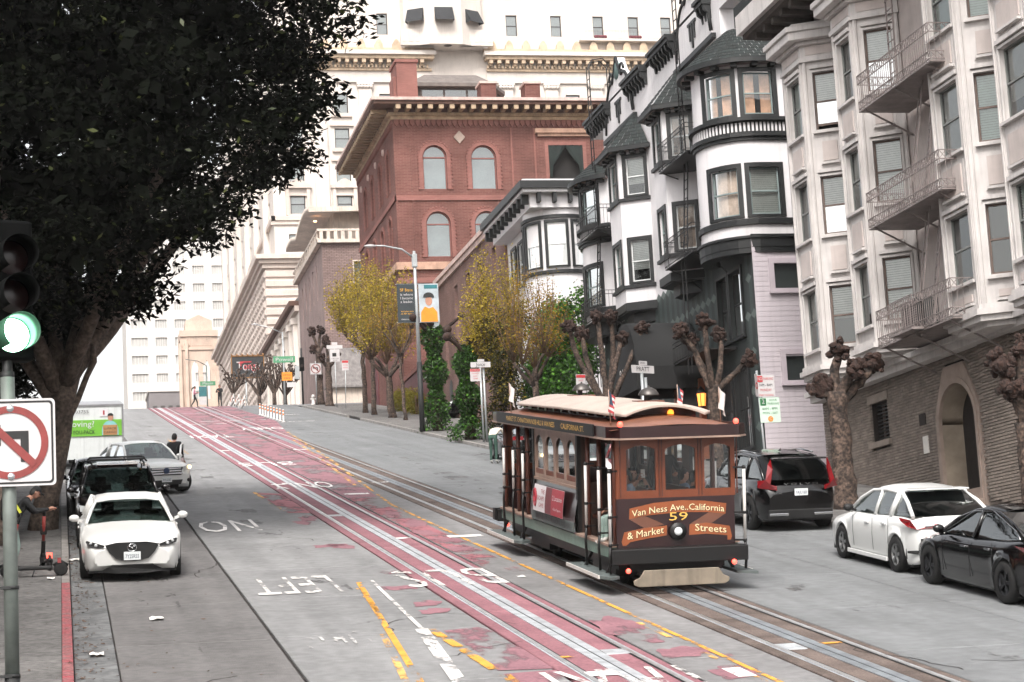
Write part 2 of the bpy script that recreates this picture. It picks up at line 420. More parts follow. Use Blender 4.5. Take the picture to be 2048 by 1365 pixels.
# cable slots and rails of the two tracks
def track(xc, plate_mat):
 for s in (-1, 1):
  mb = MB(); x = xc+s*.535
  strip(mb, x-.034, x+.034, 17, 330, .012, 0, thick=.02)
  strip(mb, x-s*.036-.03, x-s*.036+.03-.0, 17, 330, .005, 1)
  strip(mb, x+s*.055-.018, x+s*.055+.018, 17, 330, .004, 2)
  mb.build('rail', ['steel_bright', 'slot_dark', 'steel_plate'], ROAD)
  mb = MB(); strip(mb, xc+s*.012, xc+s*.15, 17, 330, .011, 0, thick=.02)
  mb.build('slot_plate', plate_mat, ROAD)
 mb = MB(); strip(mb, xc-.0125, xc+.0125, 17, 330, .006); mb.build('cable_slot', 'slot_dark', ROAD)
PM('steel_grey', '#8a9095', .45, metal=.3, var=.2, scale=3)
track(7.105, 'steel_plate'); track(10.21, 'steel_grey')
for (x0, x1, y0, y1) in ((9.70, 10.02, 27.2, 27.7), (7.27, 7.62, 27.65, 28.05), (6.6, 6.95, 52, 52.4)):
 mb = MB(); strip(mb, x0, x1, y0, y1, .012, thick=.02); mb.build('cover_plate', 'steel_plate', ROAD, bevel=.004)

# paint
def sheet(pts, name, mat, d=.009):
 mb = MB(); mb.poly([(x, y, gz(y)+d) for x, y in pts]); return mb.build(name, mat, ROAD, fix=False)
def blob(cx, cy, rx, ry, mat='paint_red', d=.007, n=26):
 ph = rnd.random()*9; p = []
 for i in range(n):
  a = 2*PI*i/n; k = 1+.22*math.sin(2*a+ph)+.14*math.sin(5*a+ph*2)+rnd.uniform(-.1, .1)
  sx = math.copysign(abs(math.cos(a))**.7, math.cos(a)); sy = math.copysign(abs(math.sin(a))**.7, math.sin(a))
  p.append((cx+rx*k*sx, cy+ry*k*sy))
 return sheet(p, 'red_patch', mat, d)
def yline(Y):
 P = [(17, 8.74), (45, 8.66), (55, 8.68), (70, 9.54), (79.5, 10.1), (89.3, 10.55), (103, 11.2), (120, 12.4), (330, 12.4)]
 for (a, xa), (b, xb) in zip(P[:-1], P[1:]):
  if a <= Y <= b: return xa+(xb-xa)*(Y-a)/(b-a)
 return 12.4
def ribbon(x0f, x1f, y0, y1, mat, name, d, step=2.0):
 mb = MB(); ys = ysteps(y0, y1, step)
 for a, b in zip(ys[:-1], ys[1:]):
  mb.add([(x0f(a), a, gz(a)+d), (x1f(a), a, gz(a)+d), (x1f(b), b, gz(b)+d), (x0f(b), b, gz(b)+d)], [(0, 1, 2, 3)])
 return mb.build(name, mat, ROAD, fix=False)
# red transit lane between the tracks, worn through near the camera
ribbon(lambda y: 7.90, lambda y: yline(y)-.16, 38, 58, 'paint_red_worn', 'red_lane_paint', .006)
ribbon(lambda y: 7.90, lambda y: min(9.36, yline(y)-.1), 58, 163, 'paint_red', 'red_lane_paint', .006)
ribbon(lambda y: 9.425, lambda y: min(10.96, yline(y)-.1), 69, 330, 'paint_red', 'red_lane_paint', .0065)
ribbon(lambda y: 11.0, lambda y: yline(y)-.05, 101, 330, 'paint_red', 'red_lane_paint', .006)
ribbon(lambda y: 7.90, lambda y: 9.36, 163, 330, 'paint_red', 'red_lane_paint', .006)
for b in ((8.15, 30.3, .3, 1.0), (8.25, 28.9, .22, .35), (8.3, 27.5, .3, .5), (8.45, 25.7, .3, .5), (8.5, 24.4, .3, .4), (8.1, 40.6, .18, .7), (8.2, 42.6, .25, .9), (8.25, 44.6, .3, .6), (8.1, 46.6, .22, .8), (8.3, 49.0, .25, 1.0), (8.2, 51.8, .2, .9),
          (5.9, 34.0, .22, .35), (6.05, 38.9, .2, .3), (5.75, 36.3, .28, .35), (5.6, 44.4, .3, .35), (5.85, 44.2, .3, .45), (5.75, 50.4, .22, .5), (6.0, 51.6, .2, .9), (5.85, 33.0, .25, .3)):
 blob(*b)
sheet([(5.56, 30.7), (6.14, 30.9), (6.28, 30.2), (6.28, 26.7), (5.55, 26.8), (5.62, 28.6), (5.52, 29.8)], 'red_patch', 'paint_red')
sheet([(5.56, 26.5), (6.28, 26.6), (6.28, 23), (5.4, 23)], 'red_patch', 'paint_red')
sheet([(5.62, 61.4), (6.28, 60.5), (6.28, 53.2), (5.72, 53.5)], 'red_patch', 'paint_red_worn')
sheet([(8.6, 27.1), (8.9, 27.2), (8.85, 26.9), (8.5, 26.8)], 'red_patch', 'paint_red_worn')
# yellow lines
ribbon(lambda y: yline(y)-.04, lambda y: yline(y)+.04, 20, 63, 'paint_yellow', 'yellow_line', .010)
ribbon(lambda y: yline(y)-.2, lambda y: yline(y)-.11, 20, 30.5, 'paint_yellow_old', 'yellow_line', .010)
ribbon(lambda y: yline(y)-.07, lambda y: yline(y)+.06, 63, 104, 'paint_yellow_old', 'yellow_line', .014)
ribbon(lambda y: yline(y)-.35, lambda y: yline(y)-.24, 63, 95, 'paint_yellow_old', 'yellow_line', .014)
def line(p, q, w, mat, name, d=.010, n=8):
 mb = MB(); (xa, ya), (xb, yb) = p, q
 for i in range(n):
  s, t = i/n, (i+1)/n; y0, y1 = ya+(yb-ya)*s, ya+(yb-ya)*t; x0, x1 = xa+(xb-xa)*s, xa+(xb-xa)*t
  mb.add([(x0-w/2, y0, gz(y0)+d), (x0+w/2, y0, gz(y0)+d), (x1+w/2, y1, gz(y1)+d), (x1-w/2, y1, gz(y1)+d)], [(0,1,2,3)])
 return mb.build(name, mat, ROAD, fix=False)
line((4.17, 25.5), (4.63, 30.7), .10, 'paint_yellow_old', 'yellow_line'); line((4.36, 25.5), (5.24, 37.4), .10, 'paint_yellow', 'yellow_line')
line((4.95, 33), (5.1, 36.5), .09, 'paint_yellow_old', 'yellow_line')
line((5.40, 30.9), (5.52, 26.9), .15, 'paint_yellow', 'yellow_line', .013); line((5.56, 26.4), (5.5, 23.5), .15, 'paint_yellow', 'yellow_line', .013)
line((5.5, 37.6), (5.28, 31.0), .07, 'paint_white_old', 'white_line', .012); line((5.27, 31.0), (4.86, 25.6), .2, 'paint_white_old', 'white_line', .012)
line((5.58, 61.6), (5.66, 53.6), .11, 'paint_yellow_old', 'yellow_line', .013); line((5.0, 100), (5.1, 84), .1, 'paint_yellow_old', 'yellow_line')
for x0, x1, y, w, mt in ((8.0, 8.73, 59.4, .5, 'paint_white'), (8.4, 9.18, 45.3, .45, 'paint_white'), (6.60, 6.96, 27.6, .13, 'paint_yellow'), (10.34, 10.66, 27.55, .13, 'paint_yellow'), (6.58, 6.97, 26.1, .35, 'paint_white'),
                         (6.4, 6.95, 64.6, .3, 'paint_white'), (9.5, 10.05, 64.0, .3, 'paint_white'), (7.25, 7.6, 45.4, .3, 'paint_white'), (6.5, 6.95, 87, .4, 'paint_white'), (9.5, 10.1, 86, .4, 'paint_white'), (6.5, 9.3, 118.5, .5, 'paint_white_old'), (8.1, 12.0, 122.8, .5, 'paint_white_old'), (6.4, 10, 139, .5, 'paint_white_old'), (12.6, 15.0, 131, .5, 'paint_white_old'), (12.8, 14.6, 118.5, .5, 'paint_white_old'), (8.35, 8.6, 25.6, .7, 'paint_white'), (8.15, 8.3, 37.2, .3, 'paint_white')):
 sheet([(x0, y-w/2), (x1, y-w/2), (x1, y+w/2), (x0, y+w/2)], 'white_bar', mt, .0125)
# lane lettering, written for traffic coming down the hill
def road_text(body, x0, x1, y0, y1, mat='paint_white', d=.016):
 me = text_mesh(body, 1., spacing=1.05); co = [v.co for v in me.vertices]
 ax, bx = min(c.x for c in co), max(c.x for c in co); ay, by = min(c.y for c in co), max(c.y for c in co)
 for c in co:
  u = (c.x-ax)/(bx-ax); v = (c.y-ay)/(by-ay); x = x1-(x1-x0)*u; y = y1-(y1-y0)*v
  c.x, c.y, c.z = x, y, gz(y)+d
 me.materials.clear(); me.materials.append(MATS[mat]); link('lane_lettering', me, ROAD)
road_text('NO', 3.2, 4.6, 48.7, 51.9); road_text('LEFT', 3.3, 4.8, 36.1, 38.7, 'paint_white_old'); road_text('TURN', 3.4, 4.7, 29.6, 31.2, 'paint_white_ghost')
for t_, a, b, y0, y1 in (('BUS', 5.98, 7.82, 36.2, 38.9), ('TAXI', 6.0, 8.1, 23.5, 26.4), ('ONLY', 6.35, 8.2, 62.4, 65.2), ('BUS', 6.4, 8.4, 75, 77.2), ('TAXI', 6.2, 8.2, 100, 103), ('ONLY', 9.3, 11.6, 108, 111)):
 road_text(t_, a, b, y0, y1, 'paint_white_old' if y0 < 40 else 'paint_white')

# hairline cracks and dark drip stains in the slabs
rc = random.Random(17)
PM('oil_stain', '#5c5a59', .6, var=.1, alpha_wear=(.63, 1.1))
for i in range(26):
 x = rc.choice([rc.uniform(.9, 2.9), rc.uniform(3.2, 6.1), rc.uniform(11.2, 16.6), rc.uniform(11.2, 13.8)]); y = rc.uniform(24, 70); a = rc.choice([0, 0, PI/2])+rc.gauss(0, .25); mb = MB(); p = Vector((x, y, 0)); w_ = rc.uniform(.006, .014)
 for k in range(rc.randint(6, 14)):
  q = p+Vector((math.cos(a), math.sin(a), 0))*rc.uniform(.12, .3); a += rc.gauss(0, .35); n_ = Vector((-(q-p).y, (q-p).x, 0)).normalized()*w_
  if not .2 < q.x < 16.8: break
  mb.add([(v.x, v.y, gz(v.y)+.004) for v in (p-n_, p+n_, q+n_, q-n_)], [(0,1,2,3)]); p = q
 if mb.v: mb.build('crack', 'joint_filler', ROAD, fix=False)
ribbon(lambda y: 1.2, lambda y: 1.9, 24, 60, 'oil_stain', 'drip_stain', .0035); ribbon(lambda y: 4.3, lambda y: 5.0, 32, 120, 'oil_stain', 'drip_stain', .0035); ribbon(lambda y: 12.1, lambda y: 12.9, 24, 140, 'oil_stain', 'drip_stain', .0035); ribbon(lambda y: 15.2, lambda y: 16.3, 24, 80, 'oil_stain', 'drip_stain', .0035)
# kerbs and pavements
def kerb_run(name, x0, x1, y0, y1, mat, parent, step=2.4):
 y = y0
 while y < y1-.05:
  e = min(y+step, y1)
  mb = MB(); mb.slope_box(x0, x1, y+.004, e-.004, -.12, .128, 0, gz); mb.build('kerb_stone', mat, parent, bevel=.012)
  y = e
def pavement(name, x0, x1, y0, y1, cols, sp, mat):
 mb = MB(); strip(mb, x0, x1, y0, y1, .085, thick=.2); root = struct(mb.build(name, 'joint_filler'))
 W[root.name] = Matrix()
 y = y0
 xs_ = [x0+(x1-x0)*i/cols for i in range(cols+1)]
 while y < y1-.1:
  e = min(y+sp, y1)
  for a, b in zip(xs_[:-1], xs_[1:]):
   mb = MB(); mb.slope_box(a+.006, b-.006, y+.006, e-.006, .05, .125+rnd.uniform(-.003, .003), 0, gz); mb.build('paving_slab', mat, root)
  y = e
 return root
PL = pavement('pavement_left', -4.7, -.06, 17, 147, 2, 3.1, 'pavement')
kerb_run('kerb', -.06, .09, 17, 38.4, 'kerb_red', PL); kerb_run('kerb', -.06, .09, 38.4, 147, 'kerb_stone', PL, 6)
PR = pavement('pavement_right', 17.16, 22.05, 24, 147, 2, 3.1, 'pavement')
kerb_run('kerb', 17.0, 17.16, 24, 118.0, 'kerb_stone', PR, 4); kerb_run('kerb', 17.0, 17.16, 123.5, 147, 'kerb_stone', PR, 4)
mb = MB(); strip(mb, 17.2, 60, 166, 330, .1, thick=.3); struct(mb.build('pavement_far', 'pavement'))
mb = MB(); mb.slope_box(17.0, 17.2, 166, 300, -.1, .12, 0, gz); struct(mb.build('kerb_far', 'kerb_stone'))
mb = MB(); strip(mb, -60, -.0, 166, 330, .1, thick=.3); struct(mb.build('pavement_far_left', 'pavement'))
# small side lanes between the houses, level with the pavement
PM('lane_asphalt', '#6e6b69', .9, var=.15, scale=2, bump=.3)
mb = MB(); mb.box(22.05, 60, 56.9, 62, gz(59.5)-1, gz(59.5)+.12); struct(mb.build('alley', 'lane_asphalt'))
mb = MB(); mb.box(22.05, 60, 81, 90, gz(85)-2, gz(85)+.12); mb.box(22.05, 60, 118, 131.5, gz(124)-2, gz(124)+.12); struct(mb.build('side_yard', 'pavement'))
# leaves and scraps in the left gutter
PM('dead_leaf', '#5a4436', .9, var=.4, scale=4)
mb = MB()
for i in range(900):
 y = 24+rnd.random()**1.3*50; x = .12+abs(rnd.gauss(0, .22)) if rnd.random() < .8 else rnd.uniform(-1.6, 2.6)
 s = rnd.uniform(.012, .035); a = rnd.random()*6.3; z = gz(y)+(.012 if x > .09 else .14)
 d = [(math.cos(a+k*PI/2)*s*(1.6 if k % 2 == 0 else .7), math.sin(a+k*PI/2)*s*(1.6 if k % 2 == 0 else .7), rnd.uniform(0, .02)) for k in range(4)]
 mb.add([(x+p, y+q, z+q*T+r) for p, q, r in d], [(0,1,2,3)])
tag(mb.build('leaf_litter', 'dead_leaf', fix=False), 'brown dead leaves and bits scattered along the left gutter', 'leaves', kind='stuff')
PM('paper', '#e6e2dc', .8, var=.06)
for i, (x, y, s, lab) in enumerate(((1.42, 33.6, .11, 'white paper scrap lying flat on the left lane below the parked hatchback'), (.42, 30.0, .1, 'crumpled white paper in the left gutter beside the red kerb'), (-.25, 39.0, .07, 'small white scrap on the pavement under the scooter wheel'), (.2, 43.5, .1, 'torn white wrapper in the gutter beside the parked cars'))):
 mb = MB(); n = 4
 rows = [[(x+(i_/n-.5)*s*2, y+(j/n-.5)*s*2.6, gz(y+(j/n-.5)*s*2.6)+.02+(.125 if x < 0 else 0)+rnd.uniform(0, .03)) for i_ in range(n+1)] for j in range(n+1)]
 mb.grid(rows, 0, False); o = mb.build('paper_scrap', 'paper', fix=False); tag(o, lab, 'litter', 'litter on the street')
 o.modifiers.new('t', 'SOLIDIFY').thickness = .003
# ================================================================== BUILDING HELPERS
glass_mat('window_glass', (.93, .96, .95), .07); glass_mat('window_glass_low', (.7, .74, .73), .0, .03, 1.12)
glass_mat('window_glass_bright', (.7, .75, .75), .55)
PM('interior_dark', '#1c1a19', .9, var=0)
PM('blind_white', '#dfe0dc', .8, var=.05, scale=5)
PM('blind_green', '#b4c8bf', .8, var=.05, scale=5)
PM('curtain', '#c9b3a6', .9, var=.15, scale=4)
PM('curtain_warm', '#c99f86', .9, var=.2, scale=3)
PM('curtain_grey', '#4f4a47', .9, var=.2, scale=3)
def wall(mb, a0, a1, z0, z1, holes=(), d=0., depth=.18, m=0, mr=None):
 """wall face with rectangular openings and their reveals, in (along, out, up)"""
 mr = m if mr is None else mr
 A = sorted({a0, a1, *[h[0] for h in holes], *[h[1] for h in holes]}); Z = sorted({z0, z1, *[h[2] for h in holes], *[h[3] for h in holes]})
 A = [a for a in A if a0 <= a <= a1]; Z = [z for z in Z if z0 <= z <= z1]
 for p, q in zip(A[:-1], A[1:]):
  for u, v in zip(Z[:-1], Z[1:]):
   cx, cz = (p+q)/2, (u+v)/2
   if any(h[0] < cx < h[1] and h[2] < cz < h[3] for h in holes): continue
   mb.poly([(p, d, u), (q, d, u), (q, d, v), (p, d, v)], m)
 for h in holes:
  x0, x1, y0, y1 = h[:4]
  for a, b in (((x0, y0), (x1, y0)), ((x1, y0), (x1, y1)), ((x1, y1), (x0, y1)), ((x0, y1), (x0, y0))):
   mb.poly([(a[0], d, a[1]), (b[0], d, b[1]), (b[0], d-depth, b[1]), (a[0], d-depth, a[1])], mr)
 return mb
def window(par, M, a0, a1, z0, z1, frame_m, sash_m, d=0., rec=.12, cas=.09, proud=.05, blind=None, drop=1., glass='window_glass', split=.5, sill=True, opened=0., seg=1, cap=None, name='window', label=None, glass2=None):
 """sash window: casing (the part itself), sashes with panes, blind or curtain, sill and dark room behind"""
 mb = MB(M); B = lambda *q: mb.cbox(*q, seg=seg) if seg > 1 else mb.box(q[0], q[1], q[2], q[3], q[4], q[5], q[6] if len(q) > 6 else 0)
 if cas:
  B(a0-cas, a0, d-.01, d+proud, z0-cas*.6, z1+cas, 0); B(a1, a1+cas, d-.01, d+proud, z0-cas*.6, z1+cas, 0)
  B(a0, a1, d-.01, d+proud-.002, z1, z1+cas, 0); B(a0, a1, d-.01, d+proud-.002, z0-cas*.6, z0, 0)
 if cap: B(a0-cas-.06, a1+cas+.06, d-.01, d+proud+.1, z1+cas, z1+cas+cap, 0)
 s = .045; zm = z0+(z1-z0)*split; o = opened
 B(a0, a0+s, d-rec-.05, d-rec, z0, z1, 1); B(a1-s, a1, d-rec-.05, d-rec, z0, z1, 1)
 B(a0+s, a1-s, d-rec-.05, d-rec-.001, z1-s, z1, 1); B(a0+s, a1-s, d-rec-.05, d-rec-.001, z0+o, z0+o+s*1.4, 1)
 B(a0+s, a1-s, d-rec-.05, d-rec+.012, zm-s*.5, zm+s*.5, 1)
 dd = .55
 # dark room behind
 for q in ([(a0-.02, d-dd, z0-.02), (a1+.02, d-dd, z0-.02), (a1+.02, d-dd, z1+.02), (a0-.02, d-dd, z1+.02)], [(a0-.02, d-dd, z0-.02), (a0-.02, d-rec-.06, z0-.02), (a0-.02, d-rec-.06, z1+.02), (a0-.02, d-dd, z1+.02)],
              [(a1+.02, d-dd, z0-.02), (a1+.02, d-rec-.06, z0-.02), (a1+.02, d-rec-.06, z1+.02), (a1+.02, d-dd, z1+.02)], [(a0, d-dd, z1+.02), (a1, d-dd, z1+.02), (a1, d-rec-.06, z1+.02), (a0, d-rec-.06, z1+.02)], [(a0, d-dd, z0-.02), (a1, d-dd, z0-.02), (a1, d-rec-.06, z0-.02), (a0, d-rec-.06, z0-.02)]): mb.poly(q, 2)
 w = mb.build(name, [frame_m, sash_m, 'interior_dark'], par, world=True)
 if label: w['label'] = label
 for k, (p, q) in enumerate(((z0+o+s, zm), (zm, z1-s))):
  pb = MB(M)
  if seg > 1: pb.grid([[(a0+s+(a1-a0-2*s)*i/seg, d-rec-.022-.012*k, zz) for zz in (p, q)] for i in range(seg+1)], 0, True)
  else: pb.poly([(a0+s, d-rec-.022-.012*k, p), (a1-s, d-rec-.022-.012*k, p), (a1-s, d-rec-.022-.012*k, q), (a0+s, d-rec-.022-.012*k, q)])
  pb.build('pane', glass2 if (glass2 and k == 0) else glass, w, world=True, fix=False)
 if blind:
  bb = MB(M); zb = z1-(z1-z0)*drop; dp = d-rec-.1
  if blind.startswith('curtain'):
   n = 14
   halves = [(a0+.02, a0+.02+(a1-a0)*.38), (a1-.02-(a1-a0)*.38, a1-.02)] if drop < .99 else [(a0+.02, a1-.02)]
   for h0, h1 in halves:
    bb.grid([[(h0+(h1-h0)*i/n, dp+.03*(-1)**i, zz) for i in range(n+1)] for zz in (z0+.02, z1-.02)], 0, True)
  else:
   n = max(6, int((z1-zb)/.062)); hh = (z1-zb)/n
   for i in range(n):
    zt = z1-i*hh; bb.add([(a0+.03, dp+.02, zt), (a1-.03, dp+.02, zt), (a1-.03, dp-.01, zt-hh*.78), (a0+.03, dp-.01, zt-hh*.78)], [(0,1,2,3)])
  bb.build('blind' if not blind.startswith('curtain') else 'curtain', blind, w, world=True, fix=False)
 if sill:
  sb = MB(M)
  if seg > 1: sb.cbox(a0-cas-.03, a1+cas+.03, d-.01, d+proud+.07, z0-cas*.6-.07, z0-cas*.6, 0, seg)
  else: sb.box(a0-cas-.03, a1+cas+.03, d-.01, d+proud+.07, z0-cas*.6-.07, z0-cas*.6, 0)
  sb.build('sill', frame_m, w, world=True)
 return w
def part_box(name, mat, par, M, *b, bevel=0):
 mb = MB(M); mb.box(*b); return mb.build(name, mat, par, world=True, bevel=bevel)
def bay_frames(X, Xw, yw1, yc1, yc0, yw0):
 """three facets of an angled bay on a street wall facing -X: far, centre, near; each (matrix, length)"""
 def fr(p, q):
  u = Vector((q[0]-p[0], q[1]-p[1], 0)); l = u.length; u.normalize(); n = Vector((u.y, -u.x, 0))
  if n.x > 0 and abs(n.x) > .05: n = -n
  return frame((p[0], p[1], 0), u, n), l
 return fr((Xw, yw1), (X, yc1)), fr((X, yc1), (X, yc0)), fr((X, yc0), (Xw, yw0))
def railing(mb, p, q, z, h, spacing, r=.012, top=2, m=0, lattice=0):
 p = Vector((*p, z)); q = Vector((*q, z)); L_ = (q-p).length; n = max(2, int(L_/spacing))
 for k in range(n+1):
  a = p.lerp(q, k/n); mb.bar(a, a+Vector((0, 0, h)), r, None, m)
 for zz in ([h, h-.22, .22, .03] if lattice else [h, h-.15, .05]): mb.bar(p+Vector((0, 0, zz)), q+Vector((0, 0, zz)), .022, None, m)
 if lattice:
  k = int(L_/.16)
  for i in range(k):
   a = p.lerp(q, i/k); b = p.lerp(q, (i+1)/k)
   for z0_, z1_ in ((h-.22, h), (.03, .22)):
    mb.bar(a+Vector((0, 0, z0_)), b+Vector((0, 0, z1_)), .012, None, m); mb.bar(a+Vector((0, 0, z1_)), b+Vector((0, 0, z0_)), .012, None, m)

# ================================================================== PALE APARTMENT HOUSE (right)
PM('pale_paint', '#cac5c2', .7, var=.07, scale=1.5, streak=.18, bump=.15, bscale=30)
PM('pale_paint_panel', '#c1b6b1', .7, var=.07, scale=1.5, streak=.12)
PM('pale_shadow', '#a99a94', .8, var=.1, scale=1.5, streak=.2)
PM('sash_brown', '#6e5d55', .6, var=.1)
PM('sash_grey', '#7d807d', .55, var=.1)
PM('brick_taupe', '#857b73', .85, spec=.2, var=.12, scale=3, bump=.2, bscale=60)
PM('brick_taupe_b', '#90857c', .85, spec=.2, var=.12, scale=3, bump=.2, bscale=60)
PM('mortar_dark', '#2b2522', .95, var=.15, scale=5)
PM('stone_trim', '#a08f84', .8, var=.12, scale=2, bump=.2)
PM('iron_pink', '#857b78', .6, var=.15, scale=3)
PM('soffit_brown', '#4b423d', .85, var=.25, scale=3, bump=.6, bscale=9)
PM('door_black', '#0c0a0a', .5, var=.1)
PM('plaster_cream', '#a39686', .85, var=.15, scale=1.5)
XF = 22.0
PALE = thing('apartment_house', 'pale pinkish apartment house with angled bays, fire escape and brown brick ground floor', 'building', (XF, 47, gz(47)))
FS = frame((XF, 0, 0), (0, 1, 0), (-1, 0, 0))           # street facade: along = +Y
Ya, Yb = 36.0, 56.9
# brick ground floor, its openings: arched entry and a barred window
DOOR = (46.35, 48.95, 2.6, 6.72); BWIN = (52.1, 53.28, 5.42, 6.5)
mb = MB(FS)
wall(mb, Ya, Yb, 0.5, 7.2, [DOOR, BWIN], -.06, .5, 0)
mb.box(Ya, Yb, -14, -.6, .5, 7.0, 0)
mb.build('backing_wall', 'mortar_dark', PALE, world=True)
bh, bl, jt = .078, .305, .017
mesh_b = {}
for key, mt in (('a', 'brick_taupe'), ('b', 'brick_taupe_b')):
 m_ = MB(); m_.box(-.075, .01, -(bl-jt)/2, (bl-jt)/2, -(bh-jt)/2, (bh-jt)/2); mesh_b[key] = m_.mesh('brick', [mt])
arch_c = (DOOR[0]+DOOR[1])/2
def free(z):
 """stretches of wall left for bricks at height z"""
 cut = []
 if z < 6.85: w_ = 1.36 if z < 5.6 else max(.3, 1.36-(z-5.6)*.62); cut.append((arch_c-w_, arch_c+w_))
 if BWIN[2]-.18 < z < BWIN[3]: cut.append((BWIN[0]-.02, BWIN[1]+.02))
 if BWIN[3] <= z < BWIN[3]+.27: cut.append((BWIN[0]-.13, BWIN[1]+.13))
 lo = Ya; hi = min(Yb, (z+.15-Z0)/T); out = []
 for a, b in sorted(cut):
  if a < hi: out.append((lo, a)); lo = b
 out.append((lo, hi)); return [q for q in out if q[1]-q[0] > .05]
full = []; cutb = []; row = 0; z = 2.2
while z < 7.05:
 for f0, f1 in free(z):
  y = Ya-(row % 2)*bl/2
  while y < f1:
   a, b = max(y, f0), min(y+bl, f1)
   if b-a > bl-.002: full.append((a+bl/2, z))
   elif b-a > .04: cutb.append((a, b, z))
   y += bl
 z += bh; row += 1
vis = sorted((b for b in full if b[0] > 44.3 and b[1] > gz(b[0])+.3), key=lambda b: b[0]); near = set(vis[:300])
BR = MB(FS)
def lay(a, b, z):
 e = rnd.uniform(-.004, .004); a += jt/2; b -= jt/2; h2 = (bh-jt)/2
 BR.add([(a, e, z-h2), (b, e, z-h2), (b, e, z+h2), (a, e, z+h2), (a, -.06, z-h2), (b, -.06, z-h2), (b, -.06, z+h2), (a, -.06, z+h2)], [(0,1,2,3),(0,4,5,1),(1,5,6,2),(2,6,7,3),(3,7,4,0)], int(rnd.random() < .4))
for b in full:
 if b in near: link('brick', mesh_b[rnd.choice('ab')], PALE, W[PALE.name].inverted() @ Matrix.Translation((XF+rnd.uniform(-.004, .004), b[0], b[1])))
 else: lay(b[0]-bl/2, b[0]+bl/2, b[1])
for b in cutb: lay(*b)
o = BR.build('brickwork', ['brick_taupe', 'brick_taupe_b'], PALE, world=True, fix=True); o['kind'] = 'stuff'
# entrance: stone arch surround, cream reveal, black door with lamp, steps
ac = (DOOR[0]+DOOR[1])/2; hw = 1.05
def arch_pts(w, spring, top, n=14): return [(ac-w*math.cos(PI*i/n), spring+(top-spring)*math.sin(PI*i/n)) for i in range(n+1)]
mb = MB(FS)
inner = [(ac-hw, 2.7)]+arch_pts(hw, 5.35, 6.3)+[(ac+hw, 2.7)]; outer = [(ac-hw-.28, 2.7)]+[(ac-hw-.28, 5.55), (ac-.62, 6.78), (ac+.62, 6.78), (ac+hw+.28, 5.55)]+[(ac+hw+.28, 2.7)]
mid = [(ac-hw-.12, 2.7)]+arch_pts(hw+.12, 5.35, 6.45)+[(ac+hw+.12, 2.7)]
def band(mb, P, Q, d0, d1, m):
 n = min(len(P), len(Q))
 for i in range(n-1):
  mb.add([(P[i][0], d1, P[i][1]), (P[i+1][0], d1, P[i+1][1]), (Q[i+1][0], d1, Q[i+1][1]), (Q[i][0], d1, Q[i][1])], [(0,1,2,3)], m)
  mb.add([(P[i][0], d1, P[i][1]), (P[i+1][0], d1, P[i+1][1]), (P[i+1][0], d0, P[i+1][1]), (P[i][0], d0, P[i][1])], [(0,1,2,3)], m)
  mb.add([(Q[i][0], d1, Q[i][1]), (Q[i+1][0], d1, Q[i+1][1]), (Q[i+1][0], d0, Q[i+1][1]), (Q[i][0], d0, Q[i][1])], [(0,1,2,3)], m)
band(mb, inner, mid, -.5, .06, 0)
# outer flat surround resampled to the same count
per = []
seglen = [0]
for a, b in zip(outer[:-1], outer[1:]): seglen.append(seglen[-1]+math.dist(a, b))
seg_i = [0]
for a, b in zip(mid[:-1], mid[1:]): seg_i.append(seg_i[-1]+math.dist(a, b))
for s_ in seg_i:
 t = s_/seg_i[-1]*seglen[-1]
 for i in range(len(outer)-1):
  if seglen[i] <= t+1e-9 <= seglen[i+1]+2e-9:
   k = (t-seglen[i])/(seglen[i+1]-seglen[i]); per.append((outer[i][0]+(outer[i+1][0]-outer[i][0])*k, outer[i][1]+(outer[i+1][1]-outer[i][1])*k)); break
 else: per.append(outer[-1])
band(mb, mid, per, -.06, .03, 0)
mb.build('door_surround', 'stone_trim', PALE, world=True)
mb = MB(FS); mb.box(ac+hw-.012, ac+hw+.02, -.93, -.03, 2.7, 5.36); mb.box(ac-hw-.02, ac-hw+.012, -.93, -.03, 2.7, 5.36)
mb.grid([[(a, dd_, z_) for a, z_ in arch_pts(hw-.012, 5.36, 6.29)] for dd_ in (-.93, -.03)], 0); mb.build('entry_reveal', 'plaster_cream', PALE, world=True)
mb = MB(FS); mb.box(ac-hw, ac+hw, -1.0, -.93, 2.7, 6.32);
for i in range(7): mb.box(ac-hw+.12+i*.29, ac-hw+.15+i*.29, -.93, -.90, 3.4, 5.6)
dr = mb.build('door', 'door_black', PALE, world=True)
mb = MB(FS); mb.bar((ac+.75, -.7, 4.1), (ac+.3, -.7, 4.15), .04); mb.bar((ac+.75, -.95, 4.1), (ac+.75, -.7, 4.1), .03); mb.build('door_handle', 'door_black', dr, world=True)
mb = MB(FS); mb.box(ac+.1, ac+.25, -.9, -.88, 4.15, 4.75); mb.build('door_notice', 'paper', dr, world=True)
emis('lamp_warm', '#ffb070', 9)
mb = MB(FS);
for k in (-.14, .0, .14): mb.ball((ac-.2+k, -.7, 5.35), .05, 8, 5)
mb.build('entry_lamp', 'lamp_warm', PALE, world=True)
mb = MB(FS)
for k in range(3): mb.box(ac-hw-.1+k*.05, ac+hw+.3, -.9+k*.0, .25-k*.27, gz(46.5)-.3+k*.0, gz(47.6)+.12+.17*k)
mb.build('steps', 'stone_trim', PALE, world=True)
part_box('window_lintel', 'brick_taupe_b', PALE, FS, BWIN[0]-.12, BWIN[1]+.12, -.1, .03, BWIN[3], BWIN[3]+.24); mb = MB(FS); mb.box(BWIN[0]-.15, BWIN[1]+.15, -.1, .09, BWIN[2]-.16, BWIN[2]); mb.build('window_ledge', 'brick_taupe_b', PALE, world=True)
w = window(PALE, FS, *BWIN, 'sash_brown', 'sash_brown', -.05, .3, 0, .0, None, sill=False)
mb = MB(FS)
